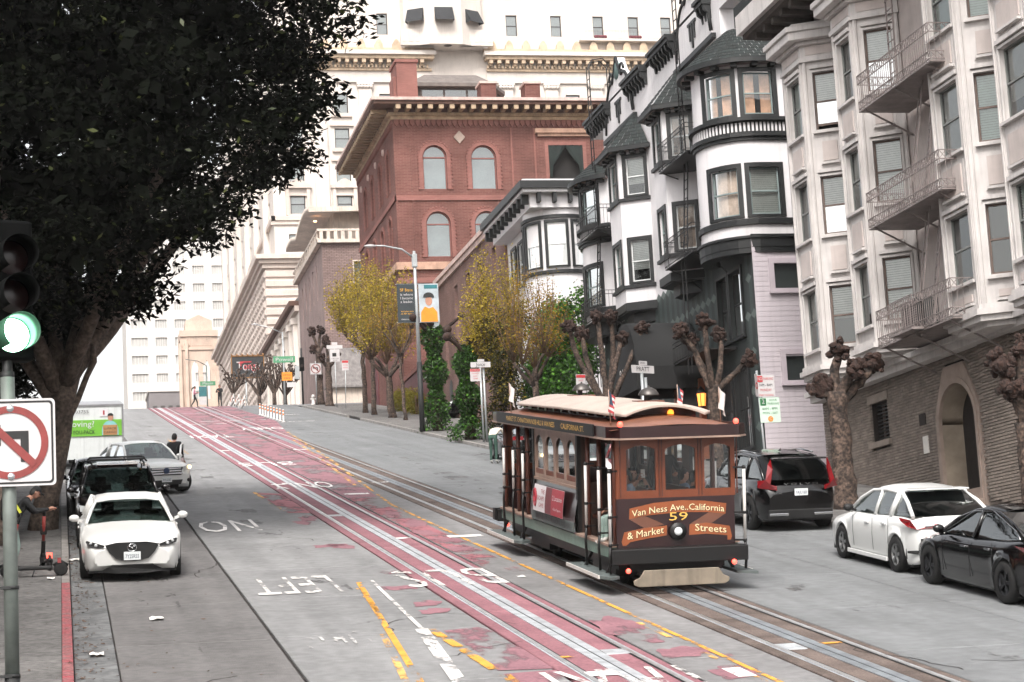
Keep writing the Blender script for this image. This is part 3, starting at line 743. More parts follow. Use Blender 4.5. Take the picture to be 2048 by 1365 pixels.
for i in range(10): mb.bar((BWIN[0]+.02, -.2, BWIN[2]+.1+i*.1), (BWIN[1]-.02, -.2, BWIN[2]+.1+i*.1), .03)
mb.build('grille', 'door_black', w, world=True)
part_box('notice_plate', 'paper', PALE, FS, 49.55, 49.85, -.01, .03, 4.75, 5.2); part_box('vent', 'mortar_dark', PALE, FS, 49.6, 50.0, -.01, .02, 5.5, 5.8)
mb = MB(FS); mb.ball((45.1, .05, 5.75), .12, 10, 6); mb.build('bell_alarm', 'soffit_brown', PALE, world=True)
for k, ch in enumerate('904'): text(ch, .28, 'soffit_brown', PALE, W[PALE.name].inverted() @ Matrix(((0, 0, -1, XF-.03), (-1, 0, 0, 45.3-k*.22), (0, 1, 0, 5.0-k*.05), (0, 0, 0, 1))), 'house_number')
# upper storeys: recess wall, bays
mb = MB(FS); recw = [(46.75, 47.55, 8.35, 9.95), (46.75, 47.55, 11.5, 13.1), (46.75, 47.55, 14.6, 16.2)]
wall(mb, Ya, Yb-1.0, 7.2, 18.1, recw, -.02, .2, 0); mb.box(Ya, Yb-1.0, -14, -.6, 7.2, 18.0, 0);
mb.poly([(Yb-1.0, -14, 7.2), (Yb-1.0, -.02, 7.2), (Yb-1.0, -.02, 18.1), (Yb-1.0, -14, 18.1)], 0)
mb.build('upper_wall', 'pale_paint_panel', PALE, world=True)
for h in recw: window(PALE, FS, *h, 'pale_paint', 'sash_brown', -.02, .12, .1, .05, 'blind_white', .6)
mb = MB(FS); mb.box(Ya, Yb+.05, -.05, .35, 7.02, 7.2); mb.box(Ya, Yb+.12, -.05, .5, 7.2, 7.34); mb.box(Ya, Yb, -.05, .25, 7.34, 7.5); mb.build('belt_cornice', 'pale_paint', PALE, world=True)
ROWS = [(8.27, 9.95), (11.44, 13.12), (14.48, 16.18)]
XC = 21.0
bays = [(55.8, 55.3, 53.82, 53.2), (51.85, 51.3, 49.9, 49.2), (46.1, 45.35, 43.62, 42.95), (42.5, 41.8, 40.0, 39.3)]
blinds = ['blind_white', 'blind_white', 'blind_green', 'blind_white']
for bi, (yw1, yc1, yc0, yw0) in enumerate(bays):
 far, cen, ner = bay_frames(XC, XF, yw1, yc1, yc0, yw0)
 body = MB(); trim = MB(); zb = 7.75 if bi in (0, 1) else 7.5
 for fi, (M, L_) in enumerate((far, cen, ner)):
  body.M = trim.M = M
  w0, w1 = (.22, L_-.24) if fi == 1 else (.27, L_-.2)
  holes = [(w0, w1, a, b) for a, b in ROWS] if fi else []
  wall(body, 0, L_, zb, 17.3, holes, 0, .14, 0)
  if fi == 0: continue
  # pilaster strips at the edges
  for e0, e1 in ((0.0, .1), (L_-.1, L_)):
   trim.box(e0, e1, -.01, .06, zb, 16.6); trim.box(e0+.03, e1-.03, .055, .085, zb, 16.6)
  for k, (a, b) in enumerate(ROWS):
   lo = ROWS[k-1][1] if k else zb
   pz0, pz1 = lo+.32, a-.26
   if k == 0: pz0 = zb+.12
   if pz1-pz0 > .25:
    panel = MB(M); panel.box(w0+.06, w1-.06, -.01, .03, pz0, pz1, 0); panel.box(w0+.14, w1-.14, .025, .07, pz0+.12, pz1-.1, 1)
    panel.box(w0+.1, w1-.1, .0, .13, pz0+.02, pz0+.08, 0); panel.build('panel', ['pale_paint', 'pale_paint_panel'], PALE, world=True)
   trim.box(w0-.06, w1+.06, -.01, .1, b+.1, b+.2)
   rr = rnd.random()
   bright = (fi == 2 and ((bi == 0) or (bi == 1 and k == 2)))
   dark = (bi == 2 and k == 0)
   window(PALE, M, w0, w1, a, b, 'pale_paint', 'sash_brown' if fi == 2 else 'sash_grey', 0, .1, .06, .05,
                   None if dark else (blinds[bi] if fi == 2 else rnd.choice(['blind_white', 'curtain_grey', 'blind_green'])), rnd.choice([1., 1., 1., .55, .75]) if not dark else .3, 'window_glass', opened=.14 if (bi == 0 and k == 2 and fi == 2) else 0,
                   glass2='window_glass_bright' if (bright and (k != 0)) else None)
  # frieze and cornice of the bay
  trim.box(-.05, L_+.05, 0, .12, 16.5, 16.62); trim.box(-.03, L_+.03, 0, .06, 16.62, 17.0); panel = MB(M); panel.box(.12, L_-.12, .06, .075, 16.7, 16.95); panel.build('frieze_panel', 'pale_paint_panel', PALE, world=True)
 body.build('bay_wall', 'pale_paint', PALE, world=True); trim.build('bay_trim', 'pale_paint', PALE, world=True)
 foot = [(XF, yw1), (XC, yc1), (XC, yc0), (XF, yw0)]
 def off(k): return [(XF, yw1+k), (XC-k, yc1+k*.5), (XC-k, yc0-k*.5), (XF, yw0-k)]
 mb = MB()
 for k, z0_, z1_ in ((.12, zb-.02, zb+.1), (.2, zb-.16, zb-.02), (.1, zb-.3, zb-.16), (-.1, zb-.42, zb-.3)): mb.ext_z(off(k), z0_, z1_)
 mb.build('bay_base', 'pale_paint', PALE, world=True)
 mb = MB()
 for k, z0_, z1_ in ((.2, 16.98, 17.1), (.45, 17.1, 17.34), (.52, 17.34, 17.5)): mb.ext_z(off(k), z0_, z1_)
 mb.ext_z(off(.3), 17.5, 17.62); mb.build('bay_cornice', 'pale_paint', PALE, world=True, bevel=.02)
mb = MB(FS); mb.box(Ya, Yb-.2, -.02, 1.7, 18.1, 18.25, 1); mb.box(Ya, Yb-.05, -.02, 1.85, 18.25, 18.85, 0); mb.box(Ya, Yb-.2, -.02, .3, 17.7, 18.1, 0); mb.box(Ya, Yb-.4, -14, 1.2, 18.85, 19.4, 0)
i = Ya+.4
while i < Yb-.4:
 mb.box(i, i+.22, .25, 1.55, 17.92, 18.1, 1); mb.box(i+.3, i+.6, .5, 1.4, 18.02, 18.1, 1); i += .75
mb.build('roof_cornice', ['pale_paint', 'soffit_brown'], PALE, world=True)
# fire escape
mb = MB()
FE = thing('fire_escape', 'dusty pink iron fire escape with three balconies and ladders on the pale house', 'fire escape', (20.8, 46.6, 7.4))
for zp in (7.45, 10.57, 13.72):
 pl = MB(); pl.box(20.55, 21.95, 44.3, 48.9, zp-.05, zp-.02)
 for i in range(24): pl.box(20.57, 21.95, 44.35+i*.19, 44.41+i*.19, zp-.02, zp+.005)
 for yb_ in (44.6, 46.6, 48.6): pl.bar((20.6, yb_, zp-.05), (21.95, yb_, zp-.75), .04)
 p = pl.build('platform', 'iron_pink', FE, world=True)
 ra = MB(); railing(ra, (20.56, 44.3), (20.56, 48.9), zp, .92, .12, .014, lattice=1); railing(ra, (20.56, 44.3), (21.3, 44.3), zp, .92, .14, lattice=1); railing(ra, (20.56, 48.9), (21.6, 48.9), zp, .92, .14, lattice=1)
 ra.build('railing', 'iron_pink', FE, world=True)
for zp, dy in ((7.45, .2), (10.57, 0)):
 la = MB()
 for s_ in (-.22, .22): la.bar((20.95+s_*.3, 46.2+dy+s_, zp+.0), (21.25+s_*.3, 45.6+dy+s_, zp+3.2), .05)
 for s_ in (-.32, .32): la.bar((20.85+s_*.3, 46.6+dy+s_, zp+.6), (21.15+s_*.3, 46.2+dy+s_, zp+3.2), .03)
 for i in range(11):
  t = i/10; la.bar((20.95+.3*t-.07, 46.2+dy-.6*t-.22, zp+.1+3*t), (20.95+.3*t+.07, 46.2+dy-.6*t+.22, zp+.1+3*t), .035)
 la.build('ladder', 'iron_pink', FE, world=True)
la = MB()
for s_ in (-.2, .2): la.bar((21.3, 48.2+s_, 13.7), (21.35, 48.2+s_, 18.3), .035)
for i in range(15): la.bar((21.3, 48.0, 14+.28*i), (21.3, 48.4, 14+.28*i), .025)
la.build('roof_ladder', 'iron_pink', FE, world=True)
la = MB(); la.bar((20.75, 46.5, 7.3), (20.75, 46.5, 8.4), .1); railing(la, (20.3, 46.0), (20.3, 47.4), 7.5, .8, .17); la.box(20.25, 20.9, 46.0, 47.4, 7.44, 7.5); la.build('drop_ladder_cradle', 'iron_pink', FE, world=True)
PM('unit_dark', '#2c2f2f', .6, var=.15)
ac_ = thing('air_conditioner', 'dark louvred air conditioner box standing on the lowest fire escape balcony', 'air conditioner', (20.9, 47.0, 7.47))
mb = MB(); mb.box(-.25, .3, -.55, .55, 0, .85); mb.build('casing', 'unit_dark', ac_, bevel=.02)
mb = MB();
for i in range(12): mb.box(-.27, -.24, -.45, .45, .08+i*.06, .11+i*.06)
mb.build('louvre', 'iron_pink', ac_)
# ================================================================== BLACK AND WHITE BAY HOUSE
PM('white_paint', '#d6d3d4', .6, var=.05, scale=.8, streak=.1, bump=.1, bscale=12)
PM('black_paint', '#0e1112', .5, var=.12, scale=2)
PM('green_block_dark', '#222a29', .65, var=.1, scale=3); PM('green_block_mid', '#35403e', .65, var=.1, scale=3); PM('green_block_light', '#5c6763', .65, var=.1, scale=3)
PM('pink_wall', '#c8bfc4', .75, var=.05, scale=.8, streak=.1)
PM('pink_trim', '#c0b5bb', .75, var=.05)
PM('roof_shingle', '#151c1b', .8, var=.3, scale=5, bump=.3)
PM('roof_shingle_b', '#1b2423', .8, var=.3, scale=5, bump=.3)
PM('eave_taupe', '#8d7f7a', .8, var=.1)
PM('iron_black', '#131112', .55, var=.15, scale=3)
PM('sash_blue', '#7f8d8c', .5, var=.08)
PM('sash_white', '#c9cccb', .5, var=.05)
PM('teal_medallion', '#5d7370', .6, var=.15)
PM('awning_black', '#0b0c0d', .8, var=.12, scale=1)
PM('wood_orange', '#8c4f33', .5, var=.2, scale=3)
BW = thing('bay_house', 'white house with black window frames, round corner towers and green shingled bay roofs', 'building', (XF, 71.5, gz(71.5)))
Y0b, Y1b = 62.0, 81.0
ZB = 13.15
# pink clapboard side wall toward the alley, white above
FE_ = frame((XF, Y0b, 0), (1, 0, 0), (0, -1, 0))       # east wall: along = +X from the corner
pw = [(.66, 2.6, 11.45, 12.28), (.84, 2.8, 8.43, 9.28)]
mb = MB(FE_); wall(mb, -.04, 14, 4.5, ZB, pw, 0, .2)
i = 4.6
clap = MB(FE_)
while i < ZB-.15:
 segs = [(-.03, 14)]
 for h in pw:
  if h[2]-.02 < i+.1 < h[3]+.02: segs = [(-.03, h[0]-.16), (h[1]+.16, 14)]
 for s0, s1 in segs: clap.add([(s0, .011, i), (s1, .011, i), (s1, .004, i+.16), (s0, .004, i+.16), (s0, 0, i), (s1, 0, i)], [(0,1,2,3),(0,4,5,1)])
 i += .165
mb.box(.75, 14, -18.8, -.5, 4.5, ZB, 0)
mb.build('side_wall', 'pink_wall', BW, world=True); c_ = clap.build('clapboard', 'pink_wall', BW, world=True, fix=False); c_['kind'] = 'stuff'
for h in pw: window(BW, FE_, *h, 'pink_trim', 'sash_grey', 0, .14, .17, .06, 'blind_white', .9, split=.06)
part_box('belt', 'black_paint', BW, FE_, -.05, 14, -.02, .07, ZB-.02, ZB+.1)
# street wall of the lower storeys: painted blocks
mb = MB(FS); cw, hh, Lb = .62, .17, 1.05
lowwin = [(63.3, 64.5, 10.2, 12.4), (64.75, 65.8, 10.2, 12.4), (63.2, 64.6, 6.5, 9.1), (65.0, 66.2, 6.7, 9.1), (73.6, 74.7, 9.3, 11.5), (75.2, 76.3, 9.3, 11.5), (78, 79.2, 10, 12.2)]
wall(mb, Y0b, Y1b, 4.5, ZB, lowwin, 0, .2, 0)
mb.box(Y0b+.1, Y1b-.1, -18, -.6, 4.5, ZB, 0)
r_ = 0; z = 4.6
def inwin(y, z_, pad=.2): return any(h[0]-pad-cw/2 < y < h[1]+pad+cw/2 and h[2]-pad < z_ < h[3]+pad for h in lowwin)
while z < ZB:
 y = Y0b+cw/2+(r_ % 2)*cw/2
 while y < Y1b-cw/2:
  zt = min(z+Lb, ZB)
  if not inwin(y, z+Lb/2, -.05) and not inwin(y, z, -.05) and not inwin(y, z+Lb, -.05) and z > gz(y)-.5 and zt == z+Lb:
   e = .004
   mb.add([(y-cw/2, e, z+hh), (y, e, z), (y, e, z+Lb), (y-cw/2, e, z+Lb+hh)], [(0,1,2,3)], 1)
   mb.add([(y, e, z), (y+cw/2, e, z+hh), (y+cw/2, e, z+Lb+hh), (y, e, z+Lb)], [(0,1,2,3)], 0)
   mb.add([(y, e, z+Lb), (y+cw/2, e, z+Lb+hh), (y, e, z+Lb+2*hh), (y-cw/2, e, z+Lb+hh)], [(0,1,2,3)], 2)
  y += cw
 z += Lb+hh; r_ += 1
mb.build('street_wall', ['green_block_dark', 'green_block_mid', 'green_block_light'], BW, world=True, fix=False)
for k, h in enumerate(lowwin):
 w = window(BW, FS, *h, 'black_paint', 'iron_black', .01, .1, .1, .06, 'curtain_grey', .8, glass='window_glass_low')
 if h[3] < 9.5:
  g = MB(FS)
  for q in range(8): g.bar((h[0]+.1+q*(h[1]-h[0]-.2)/7, .06, h[2]), (h[0]+.1+q*(h[1]-h[0]-.2)/7, .06, h[3]), .022)
  g.build('window_bars', 'iron_black', w, world=True)
# upper street wall
mb = MB(FS); mb.box(63.6, 79.2, -.5, .0, ZB, 21.4); mb.box(64.5, 78.4, -18, -.5, ZB, 21.0); mb.build('upper_wall', 'white_paint', BW, world=True)
# round corner towers
RT = 1.63
def tower(cx, cy, a_lo, a_hi, wins, rows, name_y, extra=None):
 """wins: centre angles; angle measured so that 0 = -X (street), 90 = toward the camera (-Y)"""
 def P(al, d, z):                        # al in metres along the curve
  a = al/RT; r = RT+d
  if a > PI/2: return Vector((cx+(al-RT*PI/2), cy-r, z))
  return Vector((cx-r*math.cos(a), cy-r*math.sin(a), z))
 A0, A1 = R(a_lo)*RT, R(a_hi)*RT
 hw_ = .5
 body = MB(P)
 holes = [(R(w)*RT-hw_, R(w)*RT+hw_, z0_, z1_) for w in wins for z0_, z1_ in rows]
 # subdivide the wall along the curve
 cuts = sorted({A0, A1, *[h[0] for h in holes], *[h[1] for h in holes]}); fine = []
 for p, q in zip(cuts[:-1], cuts[1:]):
  n = max(1, int((q-p)/.18)); fine += [p+(q-p)*i/n for i in range(n)]
 fine.append(cuts[-1]); zc = sorted({ZB, 18.98, *[h[2] for h in holes], *[h[3] for h in holes]})
 for p, q in zip(fine[:-1], fine[1:]):
  for u, v in zip(zc[:-1], zc[1:]):
   if any(h[0] < (p+q)/2 < h[1] and h[2] < (u+v)/2 < h[3] for h in holes): continue
   body.add([(p, 0, u), (q, 0, u), (q, 0, v), (p, 0, v)], [(0,1,2,3)], 0, True)
 body.build('tower_wall', 'white_paint', BW, world=True)
 for i, wn in enumerate(wins):
  for k, (z0_, z1_) in enumerate(rows):
   c = R(wn)*RT
   window(BW, P, c-hw_, c+hw_, z0_, z1_, 'black_paint', 'sash_blue', 0, .08, .15, .05, 'curtain_warm' if (k == 1 and name_y == 'e') else ('blind_white' if (i+k) % 2 else 'curtain'), .75 if (k == 1 and name_y == 'e') else 1., seg=6, sill=False)
 tr = MB(P)
 for z0_, z1_, d in ((ZB-.32, ZB-.02, .1), (ZB-.02, ZB+.06, .16), (rows[0][0]-.33, rows[0][0]-.14, .09)): tr.cbox(A0, A1, -.05, d, z0_, z1_, 0, 16)
 tr.cbox(A0, A1, -.4, .08, ZB-.5, ZB-.32, 0, 16)
 tr.build('tower_belts', 'black_paint', BW, world=True)
 # balustrade band under the top windows
 bd = MB(P); zt = rows[1][0]-.12
 bd.cbox(A0, A1, -.02, .2, zt-.12, zt, 0, 16); bd.cbox(A0, A1, -.02, .16, zt-.64, zt-.5, 0, 16); bd.cbox(A0, A1, -.02, .09, zt-.76, zt-.64, 0, 16); bd.cbox(A0, A1, .0, .03, zt-.5, zt-.12, 0, 16)
 bd.build('balustrade', 'black_paint', BW, world=True)
 sl = MB(P); n = int((A1-A0)/.13)
 for i in range(n):
  a = A0+(i+.5)*(A1-A0)/n; sl.cbox(a-.032, a+.032, .03, .065, zt-.46, zt-.16, 0, 1)
 s_ = sl.build('baluster', 'white_paint', BW, world=True); s_['kind'] = 'stuff'
 # eave and shingled half cone
 ev = MB(P); ev.cbox(A0, A1, -.1, .36, 18.98, 19.06, 0, 20); ev.cbox(A0, A1, .34, .46, 18.96, 19.14, 1, 20)
 for i in range(9):
  a = A0+(i+.5)*(A1-A0)/9; ev.cbox(a-.09, a+.09, 0, .3, 18.86, 18.98, 1, 1)
 ev.build('eave', ['eave_taupe', 'black_paint'], BW, world=True)
 shingles(P, A0, A1, .46, 19.1, -RT+.35, 20.6, cx, cy)
def shingles(P, A0, A1, d0, z0, d1, z1, *_a, rows=10, mats=('roof_shingle', 'roof_shingle_b')):
 """courses of separate shingles from eave (d0,z0) up to ridge (d1,z1)"""
 mb = MB(P)
 for r in range(rows):
  t0, t1 = r/rows, (r+1.25)/rows
  da, za = d0+(d1-d0)*t0, z0+(z1-z0)*t0+.03; db, zb_ = d0+(d1-d0)*min(1, t1), z0+(z1-z0)*min(1, t1)
  n = max(4, int((A1-A0)/.26)); off = (r % 2)*.5
  for i in range(-1, n+1):
   p = max(A0, A0+(A1-A0)*(i+off)/n); q = min(A1, A0+(A1-A0)*(i+off+.96)/n)
   if q-p < .02: continue
   mb.add([(p, da, za), (q, da, za), (q, db, zb_), (p, db, zb_), (p, da, za-.03), (q, da, za-.03)], [(0,1,2,3),(0,4,5,1)], int(rnd.random() < .5))
 o = mb.build('shingles', list(mats), BW, world=True, fix=False); o['kind'] = 'stuff'
ROWB = [(13.92, 15.5), (17.28, 18.72)]
tower(22.53, 63.63, -50, 140, (43, 92), ROWB, 'e')
tower(22.53, 79.3, -90, 60, (22, -30), ROWB, 'w')
# flat piece continuing the corner tower along the alley wall
mb = MB(FE_); mb.box(1.45, 14, -10, .0, ZB, 18.98); mb.build('upper_side_wall', 'white_paint', BW, world=True)
mb = MB(FE_); mb.box(1.5, 14, -.02, .09, ROWB[0][0]-.33, ROWB[0][0]-.14); mb.box(1.5, 14, -.02, .09, ROWB[1][0]-.88, ROWB[1][0]-.12); mb.build('side_belts', 'black_paint', BW, world=True)
mb = MB(FE_); mb.box(1.0, 14, -.2, .45, 18.98, 19.1); mb.build('side_eave', 'eave_taupe', BW, world=True)
mb = MB(FE_); mb.add([(1.0, .47, 19.1), (14, .47, 19.1), (14, -1.2, 19.75), (1.0, -1.2, 19.75)], [(0,1,2,3)]); mb.box(1.9, 14, -10, -1.0, 19, 24); mb.build('side_roof', ['roof_shingle'], BW, world=True, fix=False)
# angled bays
XB = 21.0
for bi, (yw1, yc1, yc0, yw0) in enumerate(((69.7, 69.1, 67.76, 67.2), (75.9, 75.3, 73.75, 73.1))):
 far, cen, ner = bay_frames(XB, XF, yw1, yc1, yc0, yw0); body = MB(); tr = MB(); ev = MB()
 for fi, (M, L_) in enumerate((far, cen, ner)):
  body.M = tr.M = ev.M = M; w0, w1 = (.3, L_-.32) if fi == 1 else (.3, L_-.18)
  wall(body, 0, L_, ZB, 18.98, [(w0, w1, a, b) for a, b in ROWB] if fi else [], 0, .14)
  tr.box(-.03, L_+.03, -.3, .06, ZB-.32, ZB-.02); tl_ = MB(M)
  if fi:
   for k, (a, b) in enumerate(ROWB):
    window(BW, M, w0, w1, a, b, 'black_paint', 'sash_white' if fi == 2 else 'sash_blue', 0, .08, .14, .05, 'curtain' if fi == 1 else rnd.choice(['blind_white', 'curtain']), rnd.choice([1., 1., .7]), sill=False, glass='window_glass')
    tl_ = MB(M); tl_.box(-.04, L_+.04, -.01, .1, a-.24, a-.12); tl_.build('sill_belt', 'black_paint', BW, world=True)
  ev.box(-.2, L_+.2, -.1, .35, 18.98, 19.06, 0); ev.box(-.22, L_+.22, .33, .44, 18.96, 19.14, 1)
  for q in range(3): ev.box(.15+q*L_/3, .35+q*L_/3, 0, .28, 18.86, 18.98, 1)
  if fi:
   # hip roof face
   sh = MB();
   def lerp2(a_, b_, t_): return tuple(a_[i_]+(b_[i_]-a_[i_])*t_ for i_ in range(3))
   e0, e1 = (-.2, .44, 19.1), (L_+.2, .44, 19.1); rM = M
   p0 = rM @ Vector(e0); p1 = rM @ Vector(e1)
   top0 = Vector((XF-.05, yw1-.5 if fi == 1 else yc0+.45, 20.75)); top1 = Vector((XF-.05, yc0+.45 if fi == 1 else yc0+.4, 20.75))
   nr = 10
   for r in range(nr):
    t0, t1 = r/nr, min(1, (r+1.25)/nr)
    A_, B_ = p0.lerp(top0, t0), p1.lerp(top1, t0); C_, D_ = p0.lerp(top0, t1), p1.lerp(top1, t1)
    n = max(2, int((B_-A_).length/.26))
    for i in range(n):
     s0, s1 = i/n, (i+.96)/n
     up = Vector((0, 0, .03))
     sh.add([A_.lerp(B_, s0)+up, A_.lerp(B_, s1)+up, C_.lerp(D_, s1), C_.lerp(D_, s0), A_.lerp(B_, s0), A_.lerp(B_, s1)], [(0,1,2,3),(0,4,5,1)], int(rnd.random() < .5))
   o = sh.build('shingles', ['roof_shingle', 'roof_shingle_b'], BW, world=True, fix=False); o['kind'] = 'stuff'
 body.build('bay_wall', 'white_paint', BW, world=True); o = tr.build('bay_belts', 'black_paint', BW, world=True); ev.build('eave', ['eave_taupe', 'black_paint'], BW, world=True)
 mb = MB(); mb.ext_z([(XF, yw1), (XB, yc1), (XB, yc0), (XF, yw0)], ZB-.36, ZB); mb.ext_z([(XF, yw1-.3), (XB+.35, yc1-.3), (XB+.35, yc0+.3), (XF, yw0+.3)], ZB-.75, ZB-.36); mb.build('bay_soffit', 'black_paint', BW, world=True)
# parapet: black cornice pieces with brackets, scrolled gables, vents
mb = MB(FS); mb.box(62.3, 80.9, -.5, .0, 21.4, 21.95); mb.build('parapet', 'white_paint', BW, world=True)
for y0_, y1_ in ((64.4, 65.3), (68.6, 71.2), (72.4, 75.0), (77.6, 80.9)):
 mb = MB(FS); mb.box(y0_, y1_, -.05, .42, 21.98, 22.1); mb.box(y0_, y1_, -.05, .34, 21.84, 21.98)
 n = max(2, int((y1_-y0_)/.4))
 for i in range(n+1):
  y = y0_+.1+(y1_-y0_-.2)*i/n; mb.prism([(0, 21.84), (.3, 21.84), (.26, 21.65), (.12, 21.55), (.08, 21.35), (0, 21.35)], lambda a, b, d: (d, a, b), y-.06, y+.06)
 mb.build('cornice', 'black_paint', BW, world=True)
part_box('coping', 'black_paint', BW, FS, 64.2, 80.9, -.55, .06, 22.1, 22.2)
for gc, gtop in ((76.4, 23.6), (66.4, 23.6)):
 pts = []
 for i in range(25):
  t = i/24; y = gc+2.0-4.0*t
  s_ = abs(t-.5)*2; h = 20.9+(gtop-20.9)*(1-s_)**.55*(1-.12*math.sin(s_*PI*2))
  pts.append((y, h))
 mb = MB(FS); mb.prism([(gc+2.0, 20.7)]+pts+[(gc-2.0, 20.7)], lambda a, b, d: (a, d, b), -.3, .06); mb.build('gable', 'white_paint', BW, world=True)
 mb = MB(FS); mb.path([(a, .07, b) for a, b in pts], .07, 6)
 for s_ in (-1, 1):
  sp = [(gc+s_*(.75+.34*math.cos(k*.5)*(1-k/16)), .09, gtop-.75+.34*math.sin(k*.5)*(1-k/16)) for k in range(14)]; mb.path(sp, .055, 6)
 mb.build('scroll', 'black_paint', BW, world=True)
 mb = MB(FS); mb.lathe([(0, .1), (.34, .1), (.36, .06), (.36, 0)], (gc, 0, gtop-.55), 16, 0, 'y'); mb.build('medallion', 'teal_medallion', BW, world=True)
 mb = MB(FS); mb.box(gc-.45, gc+.45, .05, .12, 21.75, 21.85); mb.box(gc-.06, gc+.06, .05, .12, 20.9, 21.75); mb.box(gc-.3, gc-.2, .05, .12, 21.2, 21.75); mb.box(gc+.2, gc+.3, .05, .12, 21.2, 21.75); mb.build('gable_ornament', 'black_paint', BW, world=True)
 mb = MB(FS); mb.box(gc-2.3, gc+2.3, .0, .16, 20.55, 20.72); mb.build('gable_base', 'black_paint', BW, world=True)
# barrel awning and lanterns at the entrance
aw = thing('entrance_awning', 'large black barrel awning over the doorway of the green patterned wall', 'awning', (20.5, 69.6, 9.3))
prof = [(1.45*math.cos(PI*i/14), 1.75*math.sin(PI*i/14)) for i in range(15)]
mb = MB(); mb.grid([[(x, a+(69.6), 9.9+b) for a, b in prof] for x in (19.6, 21.98)], 0); mb.grid([[(x, a+(69.6), 9.9+b) for a, b in ((1.45, 0), (1.45, -.8))] for x in (19.6, 21.98)], 0, False); mb.grid([[(x, a+69.6, 9.9+b) for a, b in ((-1.45, 0), (-1.45, -.8))] for x in (19.6, 21.98)], 0, False)
mb.poly([(19.6, a+69.6, 9.9+b) for a, b in [(1.45, -.8)]+prof+[(-1.45, -.8)]], 0)
mb.build('canopy', 'awning_black', aw, world=True)
mb = MB();
for y in (68.3, 70.9): mb = MB(); mb.path([(19.75, y, gz(y)+.12), (19.75, y, 9.5)], .04, 8); mb.build('post', 'iron_black', aw, world=True)
text('840', .5, 'paper', aw, W[aw.name].inverted() @ Matrix(((0, 0, -1, 19.57), (-1, 0, 0, 69.9), (0, 1, 0, 9.85), (0, 0, 0, 1))), 'house_number')
ent = MB(FS); ent.box(68.1, 71.0, -.3, .02, gz(69.5)-.4, 9.4, 0); ent.box(68.0, 68.25, -.02, .2, gz(68)-.2, 9.4, 1); ent.box(70.9, 71.15, -.02, .2, gz(70.9)-.2, 9.4, 1); ent.build('entrance', ['door_black', 'wood_orange'], BW, world=True)
emis('lantern_glow', '#ff9040', 1.6)
for ly, lz, lab in ((67.55, 8.6, 'lit wall lantern with peaked top beside the black awning'), (71.75, 8.35, 'lit wall lantern below the black awning behind the street sign')):
 ln = thing('wall_lantern', lab, 'lantern', (21.7, ly, lz), group='lanterns at the entrance')
 mb = MB(); mb.lathe([(.13, -.25), (.17, .2), (.17, .22)], (0, 0, 0), 6, 0); mb.build('glass', 'lantern_glow', ln)
 mb = MB(); mb.lathe([(0, .48), (.05, .42), (.22, .24), (.22, .2), (0, .2)], (0, 0, 0), 6, 0); mb.lathe([(0, -.32), (.14, -.28), (.14, -.24), (0, -.24)], (0, 0, 0), 6, 0)
 for k in range(6):
  a = k*PI/3; mb.bar((.135*math.cos(a), .135*math.sin(a), -.25), (.175*math.cos(a), .175*math.sin(a), .21), .02)
 mb.build('frame', 'iron_black', ln)
 mb = MB(); mb.path([(.3, 0, .1), (.2, 0, .05), (.12, 0, -.2)], .02, 6); mb.build('bracket', 'iron_black', ln)
# black fire escapes
def escape(name, lab, y0_, y1_, plats, x0_=20.75, low=None, roof=True):
 fe = thing(name, lab, 'fire escape', (21.3, (y0_+y1_)/2, plats[0]), group='black iron fire escapes')
 for zp in plats:
  pl = MB(); pl.box(x0_, 21.98, y0_, y1_, zp-.05, zp-.02)
  n = int((y1_-y0_)/.2)
  for i in range(n): pl.box(x0_+.02, 21.98, y0_+i*.2, y0_+i*.2+.06, zp-.02, zp)
  for y in (y0_+.15, y1_-.15): pl.path([(x0_+.1, y, zp-.06), (21.5, y, zp-.3), (21.95, y, zp-.75)], .025, 5)
  pl.build('platform', 'iron_black', fe, world=True)
  ra = MB(); railing(ra, (x0_, y0_), (x0_, y1_), zp, .95, .13, .016); railing(ra, (x0_, y0_), (21.9, y0_), zp, .95, .14); railing(ra, (x0_, y1_), (21.9, y1_), zp, .95, .14); ra.build('railing', 'iron_black', fe, world=True)
 spans = [(a, b) for a, b in zip(plats[:-1], plats[1:])]
 ym = (y0_+y1_)/2
 for a, b in spans:
  la = MB()
  for s_ in (-.2, .2): la.bar((21.0, ym+s_, a), (21.25, ym+s_, b+.1), .04)
  for i in range(10): la.bar((21.0+.025*i, ym-.2, a+.2+i*(b-a-.2)/10), (21.0+.025*i, ym+.2, a+.2+i*(b-a-.2)/10), .026)
  la.build('ladder', 'iron_black', fe, world=True)
 la = MB()
 for s_ in (-.2, .2): la.path([(21.2, ym+s_, plats[-1]), (21.2, ym+s_, 23.6), (21.35, ym+s_, 23.95), (21.8, ym+s_, 24.0), (22.05, ym+s_, 23.7), (22.05, ym+s_, 22.1)], .025, 5)
 for i in range(18): la.bar((21.2, ym-.2, plats[-1]+.4+i*.36), (21.2, ym+.2, plats[-1]+.4+i*.36), .024)
 la.build('roof_ladder', 'iron_black', fe, world=True)
 if low is not None:
  la = MB()
  for s_ in (-.2, .2): la.bar((20.9, ym+s_, low), (20.9, ym+s_, plats[0]), .03)
  la.build('drop_ladder', 'iron_black', fe, world=True)
 return fe
escape('fire_escape', 'black iron fire escape between the corner tower and the first angled bay', 64.4, 67.7, (13.24, 16.7), low=9.3)
escape('fire_escape', 'black iron fire escape on the far tower, partly behind the pollarded tree', 76.4, 79.7, (13.2, 16.65), low=10.5)
mb = MB(); railing(mb, (20.9, 64.2), (20.9, 67.9), 9.9, .7, .3); mb.box(20.9, 21.98, 64.2, 67.9, 9.84, 9.88); mb.build('low_balcony', 'iron_black', BW, world=True)

